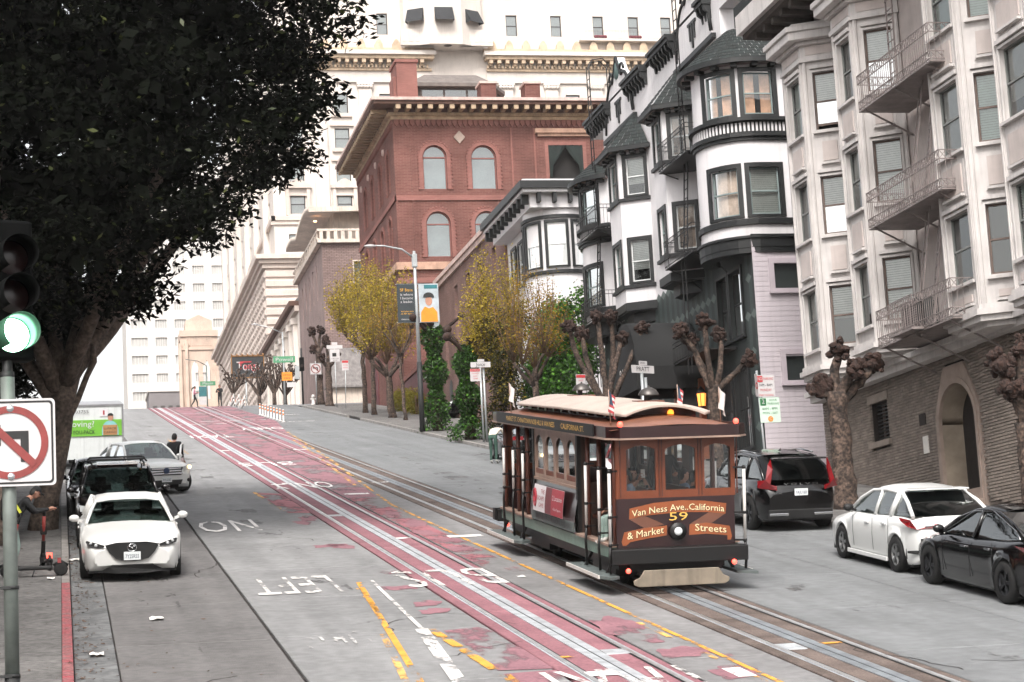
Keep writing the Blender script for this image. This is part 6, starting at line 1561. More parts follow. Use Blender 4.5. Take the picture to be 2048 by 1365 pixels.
def car(name, label, M, S, group=None):
 """S: L, w (half width), wheel (front axle, rear axle, radius), profile of bonnet/deck line, belt, roof points, paint.
 Local axes: x across, y from the nose (0) back to the tail (L), z up."""
 c = thing(name, label, S.get('cat', 'car'), M=M, group=group)
 L_, hw, (fa, ra, wr) = S['L'], S['w'], S['wheels']; paint = S['paint']; gl = S.get('glass', 'car_glass')
 top = S['top']                                   # (y, z) line of bonnet, belt, boot
 plan = S.get('plan') or [(0, .72), (.12, .84), (.45, .95), (1.0, .99), (L_*.5, 1.0), (L_-1.0, .99), (L_-.4, .95), (L_-.1, .86), (L_, .76)]
 zb = S.get('clear', .22); ar = wr+.07
 ys = sorted(set([0, .03, .08, .16, .28]+list(np.linspace(.4, L_-.4, 22).round(3))+[L_-.28, L_-.16, L_-.08, L_-.03, L_]+[round(a+ar*k, 3) for a in (fa, ra) for k in (-1.03, -.98, -.85, -.6, -.3, 0, .3, .6, .85, .98, 1.03)]))
 rows = []
 for y in ys:
  w = hw*spl(plan, y); zt = spl(top, y); e = min(1, max(0, min(y, L_-y)/.18)); lo = zb+.12*(1-e)
  sh = zt-.1 if zt-.1 > zb+.3 else zt-.05
  for a in (fa, ra):
   d = abs(y-a)
   if d < ar: lo = max(lo, wr-.02+math.sqrt(max(0, ar*ar-d*d)))
  tuck = .93 if lo < zb+.2 else 1.0
  mid = max(lo+.03, min(.62, sh-.15)); cr = spl(S['crown'], y) if 'crown' in S else .035
  half = [(w*.55, lo+.01), (w*tuck, lo), (w*(tuck+.02) if tuck < 1 else w*1.005, lo+.05), (w*1.0, mid), (w*.995, (mid+sh)/2+.03), (w*.965, sh), (w*.90, sh+.055), (w*.72, zt-.0), (w*.38, zt+cr*.75), (0, zt+cr)]
  rows.append([(-x, y, z) for x, z in half]+[(x, y, z) for x, z in half[-2::-1]])
 mb = MB(); mb.grid(rows, 0, True); mb.poly(rows[0]); mb.poly(rows[-1][::-1])
 body = mb.build('body', paint, c)
 mb = MB(); mb.box(-hw*.86, hw*.86, .25, L_-.25, zb-.04, zb+.2); mb.build('underbody', 'trim_black', c)
 for a in (fa, ra):
  mb = MB(); mb.box(-hw*.93, hw*.93, a-ar-.02, a+ar+.02, zb+.1, wr+ar-.01); mb.build('wheel_well', 'trim_black', c)
 # greenhouse
 g = S['cab']                                     # (y, z) windscreen base, roof front, roof rear, rear glass base ; widths
 (y0, z0), (y1, z1), (y2, z2), (y3, z3) = g; wb, wt = S.get('cabw', (.86, .66)); wb *= hw; wt *= hw
 ym = (y1+y2)/2; zm = max(z1, z2)+S.get('arch', .05)
 roof = []
 n = 12
 for i in range(n+1):
  t = i/n; y = y1+(y2-y1)*t; z = spl([(y1, z1), (ym*.55+y1*.45, zm), (ym*.5+y2*.5, zm*.6+z2*.4), (y2, z2)], y); ww = wt*(1-.05*abs(2*t-1)**2)
  roof.append([(-ww*1.02, y, z-.05), (-ww*.95, y, z-.005), (-ww*.6, y, z+.028), (0, y, z+.036), (ww*.6, y, z+.028), (ww*.95, y, z-.005), (ww*1.02, y, z-.05)])
 mb = MB(); mb.grid(roof, 0, True)
 def rail(pts, wd=.05, th=.035): mb.path(pts, [wd*.55]*len(pts), 6, 0)
 belt = lambda y: spl(top, y)-.03
 for s in (-1, 1):
  rail([(s*wb, y0, z0-.02), (s*(wb*.5+wt*.5), (y0+y1)/2, (z0+z1)/2+.03), (s*wt*1.0, y1, z1-.03), (s*wt*1.02, ym, zm-.05), (s*wt*1.0, y2, z2-.03), (s*(wb*.45+wt*.55), (y2+y3)/2, (z2+z3)/2+.02), (s*wb*.97, y3, z3-.02)], .07)
  for yb_ in S.get('pillars', ()):
   t = (yb_-y1)/(y2-y1); rail([(s*wb*1.01, yb_, belt(yb_)), (s*wt*1.02, yb_+(.08 if t > .7 else .02), zm-.06)], .07 if t < .8 else .12)
 mb.build('cabin_frame', S.get('roof_paint', paint), c)
 def glass(name, pts, mt=gl):
  m_ = MB(); m_.grid(pts, 0, True); return m_.build(name, mt, c, fix=False)
 bow = lambda w, y, z, k, dy: [(w*u, y+dy*(u*u-1)*0+k*(1-u*u), z) for u in (-1, -.66, -.33, 0, .33, .66, 1)]
 fr = lambda a, b, t: a+(b-a)*t
 glass('windscreen', [bow(fr(wb, wt, t)*.97, fr(y0, y1, t), fr(z0, z1, t)-.005+.03*math.sin(PI*t), -.07*(1-t*.4), 0) for t in (0, .25, .5, .75, 1)], S.get('screen', gl))
 glass('rear_window', [bow(fr(wb*.97, wt, t)*.97, fr(y3, y2, t), fr(z3, z2, t)-.005+.02*math.sin(PI*t), .07*(1-t*.4), 0) for t in (0, .33, .66, 1)], S.get('rear_glass', gl))
 ed = [y0+.12]+sorted(S.get('pillars', ()))+[y3-.1]
 def zroof(y):
  if y < y1: return fr(z0, z1, (y-y0)/(y1-y0))
  if y > y2: return fr(z3, z2, (y3-y)/(y3-y2))
  return zm-.03
 def wroof(y):
  return fr(wb, wt, min(1, max(0, (zroof(y)-belt(y))/(zm-belt(y)))))
 for s in (-1, 1):
  for a, b in zip(ed[:-1], ed[1:]):
   k = 6; lo, hi = [], []
   for i in range(k+1):
    y = a+.04+(b-a-.08)*i/k; lo.append((s*wb*.985, y, belt(y)+.01)); hi.append((s*wroof(y)*.995, y, max(belt(y)+.015, zroof(y)-.045)))
   glass('side_window', [lo, [tuple((p+q)/2+(s*.012 if j == 0 else 0) for j, (p, q) in enumerate(zip(u, v))) for u, v in zip(lo, hi)], hi])
 # seats and dash inside
 mb = MB(); mb.box(-wb*.9, wb*.9, y0-.1, y0+.35, z0-.25, z0-.04);
 for x in (-.38, .38):
  mb.box(x-.24, x+.24, y1+.55, y1+.75, z0-.4, z0+.12); mb.box(x-.12, x+.12, y1+.62, y1+.72, z0+.12, z0+.3)
 mb.box(-wb*.85, wb*.85, y2-.25, y2-.05, z0-.4, z0+.08); mb.box(-wb*.9, wb*.9, y0, y3, zb+.25, zb+.3); mb.build('interior', 'seat_cloth', c)
 # wheels
 for a in (fa, ra):
  for s in (-1, 1):
   st = S.get('steer', 0) if a == fa else 0
   Mw = Matrix.Translation((s*(hw-.115), a, wr)) @ Matrix.Rotation(st, 4, 'Z')
   mb = MB(); mb.lathe([(wr*.62, -.1), (wr*.93, -.11), (wr, -.08), (wr, .08), (wr*.93, .11), (wr*.62, .1)], (0, 0, 0), 28, 0, 'x'); tw_ = mb.build('wheel', 'tyre', c, M=Mw)
   mb = MB(); o = s*.085
   mb.lathe([(wr*.64, o), (wr*.6, o), (wr*.58, o-s*.05)], (0, 0, 0), 28, 0, 'x'); mb.lathe([(0, o-s*.005), (wr*.13, o-s*.005), (wr*.14, o-s*.05)], (0, 0, 0), 14, 0, 'x')
   ns = S.get('spokes', 5)
   for k in range(ns):
    for off in (-.09, .09):
     an = 2*PI*k/ns; p = (o-s*.02, math.cos(an+off*1.5)*wr*.1, math.sin(an+off*1.5)*wr*.1); q = (o-s*.012, math.cos(an+off*.9+.1*S.get('twist', 0))*wr*.62, math.sin(an+off*.9+.1*S.get('twist', 0))*wr*.62); mb.bar(p, q, .03, .035)
   mb.build('rim', S.get('rim', 'rim_alloy'), tw_)
   mb = MB(); mb.lathe([(0, o-s*.07), (wr*.58, o-s*.07)], (0, 0, 0), 20, 0, 'x'); mb.build('brake', 'trim_black', tw_)
 # mirrors, handles
 for s in (-1, 1):
  mb = MB(); mb.ball((s*(hw+.09), y0+.38, belt(y0+.4)+.09), .1, 10, 7, 0, (1.05, .6, .72)); mb.bar((s*hw*.93, y0+.36, belt(y0+.4)+.03), (s*(hw+.03), y0+.38, belt(y0+.4)+.06), .05); mb.build('mirror', S.get('mirror', paint), c)
  for yh in S.get('handles', ()):
   mb = MB(); mb.box(min(s*hw*.985, s*(hw*.985+.035)), max(s*hw*.985, s*(hw*.985+.035)), yh, yh+.19, belt(yh)-.16, belt(yh)-.125); mb.build('door_handle', S.get('handle_mat', paint), c, bevel=.008)
 for x_ in S.get('seams', ()):
  for s in (-1, 1):
   mb = MB(); mb.path([(s*hw*.99, x_, belt(x_)-.04), (s*hw*1.004, x_, .62), (s*hw*.985, x_+.02, zb+.14)], .004, 4); mb.build('door_seam', 'slot_dark', c)
 return c
def plate(c, y, z, s, txt, w=.31, h=.155, x=0.):
 mb = MB(); mb.box(x-w/2, x+w/2, min(y, y+s*.012), max(y, y+s*.012), z-h/2, z+h/2); p = mb.build('number_plate', 'plate', c, bevel=.004)
 M = Matrix(((-s, 0, 0, x), (0, 0, s, y+s*.015), (0, 1, 0, z-.01), (0, 0, 0, 1))) if s > 0 else Matrix(((1, 0, 0, x), (0, 0, -1, y-.015), (0, 1, 0, z-.01), (0, 0, 0, 1)))
 text(txt, .1, 'plate_ink', p, M, 'plate_number', cond=w*.8)
def patch(c, name, mat, pts, s=1, thick=.02, par=None):
 """shallow shaped panel following given 3-D outline"""
 mb = MB(); mb.poly(pts); o = mb.build(name, mat, par or c, fix=False); m = o.modifiers.new('t', 'SOLIDIFY'); m.thickness = thick; m.offset = 0; return o
def up(x, y, **k): return on_slope(x, y, **k)                                   # nose downhill (towards the camera)
def facing_up(x, y): return on_slope(x, y) @ Matrix.Rotation(PI, 4, 'Z')        # nose uphill: local y runs downhill
# --- white hatchback parked nose down the hill, nearest on the left
S = dict(L=4.4, w=.95, wheels=(.9, 3.62, .345), paint='car_pearl', top=[(0, .62), (.1, .74), (.35, .84), (.9, .95), (1.35, 1.02), (2.2, 1.04), (3.6, 1.06), (4.2, 1.02), (4.4, .85)], cab=((1.28, 1.02), (2.05, 1.37), (3.45, 1.40), (4.15, 1.08)), pillars=(2.5, 3.3), arch=.07, clear=.2, handles=(2.25, 3.05), seams=(1.6, 2.55, 3.35), rim='rim_dark', steer=-.05)
c = car('parked_hatchback', 'white hatchback with wide black grille parked nose down at the left kerb', up(1.24, 39.2), S, 'cars parked on the left')
patch(c, 'grille', 'trim_black', [(-.5, -.012, .70), (-.28, -.03, .745), (.28, -.03, .745), (.5, -.012, .70), (.42, -.02, .56), (.3, -.03, .44), (.14, -.035, .40), (-.14, -.035, .40), (-.3, -.03, .44), (-.42, -.02, .56)], thick=.03)
patch(c, 'lower_grille', 'trim_black', [(-.62, .01, .2), (-.42, -.03, .3), (-.2, -.035, .33), (.2, -.035, .33), (.42, -.03, .3), (.62, .01, .2), (.3, -.03, .17), (-.3, -.03, .17)], thick=.04)
for s in (-1, 1):
 patch(c, 'headlight', 'trim_black', [(s*.5, -.01, .695), (s*.62, .03, .73), (s*.82, .16, .78), (s*.845, .2, .76), (s*.82, .12, .70), (s*.66, .03, .655), (s*.52, -.01, .655)], thick=.02)
 mb = MB(); mb.ball((s*.66, .035, .70), .035, 10, 6); mb.ball((s*.755, .1, .735), .03, 10, 6); mb.build('lamp_lens', 'lamp_clear', c)
mb = MB(); mb.path([(.085*math.cos(a), -.05, .645+.066*math.sin(a)) for a in np.linspace(0, 2*PI, 21)], .009, 6); mb.path([(-.07, -.05, .675), (-.03, -.052, .665), (0, -.055, .635), (.03, -.052, .665), (.07, -.05, .675)], .009, 6); mb.build('badge', 'chrome', c)
plate(c, -.045, .49, -1, '7Y25R55')
# --- dark SUV with roof rack
S = dict(L=4.7, w=.95, wheels=(.95, 3.75, .38), paint='car_char', top=[(0, .8), (.1, .95), (.4, 1.06), (1.0, 1.13), (1.4, 1.17), (2.2, 1.18), (3.8, 1.2), (4.5, 1.15), (4.7, .9)], cab=((1.3, 1.16), (1.95, 1.66), (3.9, 1.68), (4.6, 1.2)), cabw=(.88, .72), pillars=(2.5, 3.45), arch=.05, clear=.26, handles=(2.3, 3.2), seams=(1.65, 2.6), screen='car_glass')
c = car('parked_suv', 'dark SUV with black roof rack parked behind the white hatchback', up(1.22, 45.3), S, 'cars parked on the left')
mb = MB(); mb.path([(-.58, 1.9, 1.72), (-.58, 2.0, 1.79), (-.58, 3.8, 1.8), (-.58, 3.9, 1.72)], .022, 6); mb.build('roof_rail', 'trim_black', c); mb = MB(); mb.path([(.58, 1.9, 1.72), (.58, 2.0, 1.79), (.58, 3.8, 1.8), (.58, 3.9, 1.72)], .022, 6); mb.build('roof_rail', 'trim_black', c)
for y in (2.25, 3.3):
 mb = MB(); mb.path([(-.66, y, 1.8), (-.6, y, 1.86), (.6, y, 1.86), (.66, y, 1.8)], .025, 6); mb.build('crossbar', 'trim_black', c)
PM('sunroof', '#5c4037', .2, var=.2, scale=5, coat=.5)
mb = MB(); mb.box(-.45, .45, 2.1, 3.4, 1.745, 1.757); mb.build('sunroof', 'sunroof', c)
for s in (-1, 1):
 patch(c, 'headlight', 'lamp_clear', [(s*.55, 0, .9), (s*.72, .06, .98), (s*.88, .2, 1.0), (s*.86, .15, .86), (s*.6, .0, .82)])
patch(c, 'grille', 'trim_black', [(-.45, -.02, .9), (.45, -.02, .9), (.4, -.02, .6), (-.4, -.02, .6)])
# --- dark saloon behind it
S = dict(L=4.6, w=.89, wheels=(.95, 3.65, .33), paint='car_char', top=[(0, .62), (.1, .74), (.4, .84), (1.0, .93), (1.4, .98), (2.3, 1.0), (3.7, 1.02), (4.3, 1.03), (4.6, .85)], cab=((1.3, .98), (2.1, 1.42), (3.3, 1.42), (4.0, 1.05)), cabw=(.88, .68), pillars=(2.55, 3.3), clear=.2, handles=(2.3, 3.1), seams=(1.65, 2.6, 3.4))
SALOON = dict(S)
c = car('parked_saloon', 'dark saloon parked behind the SUV with the roof rack', up(.98, 53.2), S, 'cars parked on the left')
for s in (-1, 1): patch(c, 'headlight', 'lamp_clear', [(s*.5, .0, .72), (s*.66, .04, .78), (s*.82, .2, .8), (s*.8, .14, .68), (s*.55, 0, .64)])
patch(c, 'grille', 'chrome', [(-.4, -.02, .68), (.4, -.02, .68), (.34, -.02, .52), (-.34, -.02, .52)])
# --- white saloon pulling out, driver's door open
S = dict(SALOON); S.update(paint='car_white', L=4.84, w=.91, wheels=(.98, 3.72, .34), top=[(0, .66), (.08, .8), (.35, .9), (1.0, .97), (1.5, 1.0), (2.4, 1.0), (3.8, 1.03), (4.5, 1.06), (4.84, .88)], cab=((1.4, .99), (2.25, 1.44), (3.4, 1.44), (4.2, 1.08)), pillars=(2.7, 3.45), steer=.45, screen='car_glass')
FM = on_slope(3.02, 61.9) @ Matrix.Rotation(R(15), 4, 'Z')
c = car('white_saloon', 'white saloon with chrome bar grille pulling out, its door open', FM, S, 'cars parked on the left')
for k in range(3):
 mb = MB(); mb.box(-.5+.02*k, .5-.02*k, -.03, .0, .60+.075*k, .65+.075*k); mb.build('grille_bar', 'chrome', c, bevel=.01)
patch(c, 'grille', 'trim_black', [(-.52, -.01, .82), (.52, -.01, .82), (.46, -.01, .58), (-.46, -.01, .58)], thick=.01); patch(c, 'lower_grille', 'trim_black', [(-.5, -.015, .44), (.5, -.015, .44), (.44, -.015, .3), (-.44, -.015, .3)])
for s in (-1, 1):
 patch(c, 'headlight', 'lamp_clear', [(s*.52, -.005, .82), (s*.68, .04, .86), (s*.84, .2, .86), (s*.82, .14, .74), (s*.55, 0, .7)]); mb = MB(); mb.ball((s*.76, .09, .8), .05, 8, 5); mb.build('indicator', 'lamp_on' if s > 0 else 'lamp_amber', c)
 mb = MB(); mb.ball((s*.7, .0, .42), .06, 8, 5); mb.build('fog_lamp', 'trim_black', c)
mb = MB(); mb.lathe([(0, -.005), (.09, -.005)], (0, -.04, .72), 14, 0, 'y'); mb.build('badge', 'plate_ink', c)
plate(c, -.05, .46, -1, '6WLG362')
dm = MB(); dm.box(0, .06, 0, 1.05, .35, .97); dm.path([(.03, .0, .97), (.03, .45, 1.36), (.03, .95, 1.40), (.03, 1.05, .97)], .03, 6)
d_ = dm.build('open_door', 'car_white', c, M=Matrix.Translation((.9, 1.55, 0)) @ Matrix.Rotation(R(-24), 4, 'Z')); gm = MB(); gm.poly([(.03, .08, .98), (.03, .47, 1.33), (.03, .93, 1.37), (.03, 1.02, .98)]); gm.build('door_glass', 'car_glass', d_, fix=False)
# --- black SUV, tail toward the camera, right kerb
S = dict(L=4.7, w=.95, wheels=(.95, 3.82, .39), paint='car_black', top=[(0, .8), (.1, .95), (.4, 1.04), (1.0, 1.1), (1.4, 1.13), (2.2, 1.13), (3.6, 1.18), (4.45, 1.16), (4.62, 1.0), (4.7, .86)], cab=((1.35, 1.12), (2.0, 1.58), (3.75, 1.64), (4.62, 1.16)), cabw=(.88, .74), pillars=(2.55, 3.4), arch=.05, clear=.26, handles=(2.3, 3.2), seams=(1.7, 2.6), rear_glass='car_glass_dark', rim='rim_dark')
c = car('black_suv', 'black SUV with tall red tail lamps parked at the right kerb beyond the tree', facing_up(16.0, 47.9), S, 'cars parked on the right')
for s in (-1, 1):
 patch(c, 'tail_lamp', 'lamp_red', [(s*.66, 4.62, 1.62), (s*.72, 4.6, 1.5), (s*.80, 4.66, 1.16), (s*.93, 4.5, 1.14), (s*.93, 4.5, .98), (s*.56, 4.73, .93), (s*.56, 4.73, 1.02), (s*.7, 4.70, 1.06), (s*.64, 4.68, 1.4)], thick=.03)
 mb = MB(); mb.box(min(s*.3, s*.74), max(s*.3, s*.74), 4.69, 4.74, .36, .42); mb.build('exhaust_trim', 'chrome', c, bevel=.01)
 mb = MB(); mb.path([(s*.68, 2.0, 1.66), (s*.69, 2.9, 1.73), (s*.68, 3.7, 1.7)], .02, 6); mb.build('roof_rail', 'chrome', c)
mb = MB(); mb.box(-.75, .75, 4.66, 4.72, .28, .5); mb.build('bumper', 'trim_black', c, bevel=.02)
mb = MB(); mb.box(-.62, .62, 4.5, 4.72, 1.60, 1.64); mb.build('spoiler', 'car_black', c, bevel=.01)
plate(c, 4.735, .88, 1, '9AJU168'); text('V O L V O', .07, 'chrome', c, Matrix(((-1, 0, 0, 0), (0, 0, 1, 4.745), (0, 1, 0, 1.06), (0, 0, 0, 1))), 'badge', cond=.8); text('XC60', .06, 'chrome', c, Matrix(((-1, 0, 0, .55), (0, 0, 1, 4.74), (0, 1, 0, .86), (0, 0, 0, 1))), 'badge', cond=.2); text('AWD', .05, 'chrome', c, Matrix(((-1, 0, 0, -.55), (0, 0, 1, 4.74), (0, 1, 0, .86), (0, 0, 0, 1))), 'badge', cond=.12)
mb = MB(); mb.add([(-.02, 3.3, 1.72), (.02, 3.3, 1.72), (0, 3.5, 1.72), (0, 3.46, 1.8)], [(0,1,3),(1,2,3),(2,0,3)]); mb.build('aerial', 'car_black', c)
# --- white hatchback, tail toward the camera
S = dict(L=4.33, w=.88, wheels=(.93, 3.53, .325), paint='car_white', top=[(0, .6), (.08, .7), (.35, .8), (.9, .9), (1.3, .97), (2.2, .99), (3.3, 1.04), (4.0, 1.05), (4.25, .98), (4.33, .8)], cab=((1.2, .97), (2.0, 1.42), (3.35, 1.44), (4.12, 1.06)), cabw=(.88, .68), pillars=(2.45, 3.2), arch=.05, clear=.18, handles=(2.15, 2.95), seams=(1.55, 2.5, 3.25), rear_glass='car_glass_dark', rim='rim_alloy', spokes=5, twist=2, mirror='trim_black')
c = car('white_hatchback', 'white hatchback with slanted red tail lamps parked at the right kerb', facing_up(15.63, 38.7), S, 'cars parked on the right')
for s in (-1, 1):
 patch(c, 'tail_lamp', 'lamp_red', [(s*.9, 3.82, 1.02), (s*.82, 4.16, .99), (s*.36, 4.35, .93), (s*.4, 4.36, .86), (s*.75, 4.28, .83), (s*.86, 4.12, .87), (s*.9, 3.9, .96)], thick=.02); patch(c, 'reverse_lamp', 'lamp_clear', [(s*.6, 4.32, .93), (s*.44, 4.36, .9), (s*.62, 4.335, .885)], thick=.03)
 patch(c, 'bumper_vent', 'trim_black', [(s*.86, 4.1, .44), (s*.66, 4.3, .46), (s*.7, 4.28, .38), (s*.86, 4.1, .40)], thick=.02)
mb = MB(); mb.box(-.6, .6, 4.29, 4.345, .19, .3); mb.build('diffuser', 'trim_black', c, bevel=.02); mb = MB(); mb.box(-.58, .58, 3.28, 3.62, 1.475, 1.50); mb.build('spoiler', 'car_white', c, bevel=.01)
for s in (-1, 1): mb = MB(); mb.box(min(s*.86, s*.9), max(s*.86, s*.9), 1.3, 3.2, .17, .25); mb.build('side_skirt', 'car_white', c, bevel=.01)
mb = MB(); mb.path([(.06*math.cos(a), 4.36, .95+.042*math.sin(a)) for a in np.linspace(0, 2*PI, 17)], .008, 5); mb.path([(.022*math.cos(a), 4.365, .95+.04*math.sin(a)) for a in np.linspace(0, 2*PI, 13)], .006, 5); mb.build('badge', 'chrome', c); plate(c, 4.36, .72, 1, '8LVK204')
# --- black electric saloon
S = dict(L=4.69, w=.925, wheels=(.86, 3.735, .34), paint='car_black', top=[(0, .58), (.08, .68), (.4, .8), (1.0, .9), (1.4, .96), (2.3, .97), (3.6, 1.02), (4.3, 1.08), (4.6, 1.06), (4.69, .85)], cab=((1.15, .93), (2.25, 1.40), (3.1, 1.41), (4.35, 1.07)), cabw=(.88, .66), pillars=(2.5,), arch=.045, clear=.17, handles=(2.2, 3.1), seams=(1.45, 2.5, 3.35), rear_glass='car_glass_dark', rim='rim_dark', handle_mat='chrome', mirror='car_black')
c = car('black_saloon', 'glossy black saloon with glass roof, nearest car at the right kerb', facing_up(15.5, 34.2), S, 'cars parked on the right')
mb = MB(); mb.grid([[(x, y, spl([(2.25, 1.447), (2.6, 1.478), (3.1, 1.452)], y)+.0-.02*(x/.5)**2) for x in (-.5, -.25, 0, .25, .5)] for y in (2.3, 2.6, 3.05)], 0); mb.build('glass_roof', 'car_glass_dark', c, fix=False)
for s in (-1, 1):
 patch(c, 'tail_lamp', 'lamp_red', [(s*.9, 4.1, .96), (s*.88, 4.42, .95), (s*.5, 4.68, .93), (s*.52, 4.69, .85), (s*.86, 4.45, .86)], thick=.02); mb = MB(); mb.path([(s*.8, 1.4, .985), (s*.66, 2.2, 1.36), (s*.64, 2.9, 1.40), (s*.74, 3.9, 1.16), (s*.83, 4.2, 1.06)], .011, 5); mb.build('window_trim', 'chrome', c)
plate(c, 4.70, .72, 1, '8TRN551')
# --- cars farther off
BASE = dict(SALOON)
def simple(name, label, M, paint, front_lamps=True, grp='cars farther up the street', extra=None):
 S = dict(BASE); S['paint'] = paint
 if extra: S.update(extra)
 c = car(name, label, M, S, grp)
 for s in (-1, 1):
  patch(c, 'headlight', 'lamp_clear', [(s*.5, .0, .72), (s*.66, .04, .78), (s*.82, .2, .8), (s*.8, .14, .68), (s*.55, 0, .64)]); patch(c, 'tail_lamp', 'lamp_red', [(s*.86, 4.45, .98), (s*.5, 4.62, .98), (s*.5, 4.63, .85), (s*.86, 4.47, .85)])
 patch(c, 'grille', 'trim_black', [(-.4, -.02, .68), (.4, -.02, .68), (.34, -.02, .5), (-.34, -.02, .5)]); plate(c, -.04, .42, -1, '5KZT80'); plate(c, 4.63, .7, 1, '5KZT80')
 return c
simple('white_saloon', 'white saloon waiting behind the cable car, seen through its windows', up(14.9, 55.2), 'car_white')
simple('red_saloon', 'dark red saloon at the right kerb, seen through the cable car front windows', facing_up(15.9, 58.9), 'car_red')
tr = simple('black_saloon', 'black saloon at the right kerb with its boot lid raised', facing_up(16.55, 75.6), 'car_black')
lid = MB(); lid.box(-.62, .62, 0, .04, 0, .75); lid.build('boot_lid', 'car_black', tr, M=Matrix.Translation((0, 4.1, 1.05)) @ Matrix.Rotation(R(-20), 4, 'X'), bevel=.02)
simple('black_saloon', 'black saloon parked in the side yard beside the ivy trunk', Matrix.Translation((21.0, 113.5, gz(114)+.13)) @ Matrix.Rotation(R(-60), 4, 'Z'), 'car_black')
# --- moving trailer
PM('trailer_white', '#cfd3d2', .5, var=.05, streak=.15); PM('trailer_green', '#6fae3c', .5, var=.05); PM('trailer_grey', '#9a9a9c', .4, metal=.4, var=.1); PM('ink_black', '#1b1b1b', .6, var=0); PM('carton', '#a97f55', .8, var=.1); PM('skin_print', '#a97c66', .6, var=.1); PM('shirt_print', '#7fb7b8', .6, var=.1)
tl = thing('moving_trailer', 'white box trailer with a green moving advert parked uphill of the cars on the left', 'trailer', M=on_slope(1.13, 77.0))
def tb(nm, mt, *b, bevel=0): mb = MB(); mb.box(*b); return mb.build(nm, mt, tl, bevel=bevel)
tb('box', 'trailer_white', -1.08, 1.08, 0, 5.2, .35, 2.3); tb('top_rail', 'trailer_grey', -1.12, 1.12, -.03, 5.22, 2.3, 2.37); tb('corner_rail', 'trailer_grey', 1.05, 1.12, -.03, .05, .3, 2.3); tb('corner_rail', 'trailer_grey', -1.12, -1.05, -.03, .05, .3, 2.3); tb('chassis', 'trim_black', -.9, .9, .3, 5, .2, .35)
for y in (2.2, 3.1):
 for s in (-1, 1): mb = MB(); mb.lathe([(.15, -.1), (.3, -.11), (.33, -.07), (.33, .07), (.3, .11), (.15, .1), (0, .08)], (s*1.12, y, .33), 22, 0, 'x'); mb.build('wheel', 'tyre', tl)
tb('advert_band', 'trailer_green', -1.04, 1.04, -.035, -.01, 1.2, 1.8)
def tt(body, x, z, size, mat, cond=None, y=-.05): text(body, size*.85, mat, tl, Matrix(((1, 0, 0, x*.88), (0, 0, -1, y), (0, 1, 0, 1.2+(z-2.45)*.86), (0, 0, 0, 1))), 'lettering', cond=cond)
tt('Moving?', -.55, 2.97, .36, 'trailer_white', 1.05); tt('877-YOU-PACK', -.55, 2.62, .24, 'ink_black', 1.1); tt('UC03755', -.6, 3.5, .2, 'ink_black', .75)
mb = MB(); mb.box(.25, .55, -.02, -.005, 1.92, 2.2); mb.build('advert_frame', 'ad_white', tl); mb = MB(); mb.box(.37, .43, -.03, -.02, 1.98, 2.14); mb.build('advert_mark', 'ad_red', tl)
mb = MB(); mb.prism([(.62+.3*math.cos(a), 1.42+.34*math.sin(a)) for a in np.linspace(0, PI, 12)]+[(.32, 1.22), (.92, 1.22)], lambda a, b, d: (a, d, b), -.05, -.04); mb.build('printed_shirt', 'shirt_print', tl)
mb = MB(); mb.prism([(.64+.1*math.cos(a), 1.88+.14*math.sin(a)) for a in np.linspace(0, 2*PI, 16)[:-1]], lambda a, b, d: (a, d, b), -.05, -.042); mb.build('printed_face', 'skin_print', tl); mb = MB(); mb.prism([(.64+.11*math.cos(a), 1.94+.1*math.sin(a)) for a in np.linspace(0, PI, 10)], lambda a, b, d: (a, d, b), -.056, -.05); mb.build('printed_hair', 'ink_black', tl)
tb('printed_carton', 'carton', .36, .88, -.065, -.055, 1.23, 1.6); tt('U-PACK', .7, 2.76, .14, 'ink_black', .45, -.075); tt('CARGO', .7, 2.6, .14, 'ink_black', .45, -.075)
# ================================================================== TREES AND PLANTS
def leaf_mat(name, c1, c2, rough=.5, trans=.25, spec=.18):
 m = bpy.data.materials.new(name); m.use_nodes = True; MATS[name] = m; nt = m.node_tree; N = nt.nodes; L = nt.links; b = N['Principled BSDF']; b.inputs['Roughness'].default_value = rough; b.inputs['Specular IOR Level'].default_value = spec
 g = N.new('ShaderNodeNewGeometry'); rp = N.new('ShaderNodeMix'); rp.data_type = 'RGBA'; rp.inputs[6].default_value = (*lin(c1), 1); rp.inputs[7].default_value = (*lin(c2), 1)
 L.new(g.outputs['Random Per Island'], rp.inputs[0]); L.new(rp.outputs[2], b.inputs['Base Color'])
 if trans:
  t = N.new('ShaderNodeBsdfTranslucent'); L.new(rp.outputs[2], t.inputs[0]); mx = N.new('ShaderNodeMixShader'); mx.inputs[0].default_value = trans; L.new(b.outputs[0], mx.inputs[1]); L.new(t.outputs[0], mx.inputs[2]); L.new(mx.outputs[0], N['Material Output'].inputs[0])
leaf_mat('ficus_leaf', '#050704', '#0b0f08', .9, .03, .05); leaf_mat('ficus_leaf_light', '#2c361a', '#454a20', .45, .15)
leaf_mat('yellow_leaf', '#a08a24', '#bda844', .6, .4); leaf_mat('olive_leaf', '#6e6524', '#8b7a30', .6, .3)
leaf_mat('rust_leaf', '#8a6a24', '#a5802c', .6, .3); leaf_mat('ivy_leaf', '#22381b', '#3f5f2a', .4, .2); leaf_mat('ivy_bright', '#3f6a24', '#5f8f34', .4, .3); leaf_mat('dark_leaf', '#2a2d18', '#3f3d20', .6, .15); leaf_mat('hedge_leaf', '#6b6a1e', '#8d8530', .6, .25)
PM('bark_ficus', '#6a5c52', .9, var=.25, scale=3, bump=.8, bscale=7, fine=4)
PM('bark_plane', '#57483f', .9, var=.45, scale=3.5, bump=1., bscale=9, fine=4)
PM('bark_knob', '#33221b', .9, var=.4, scale=7, bump=1., bscale=20, dark='#2a1b16', fine=3)
PM('twig', '#6b5440', .9, var=.2)
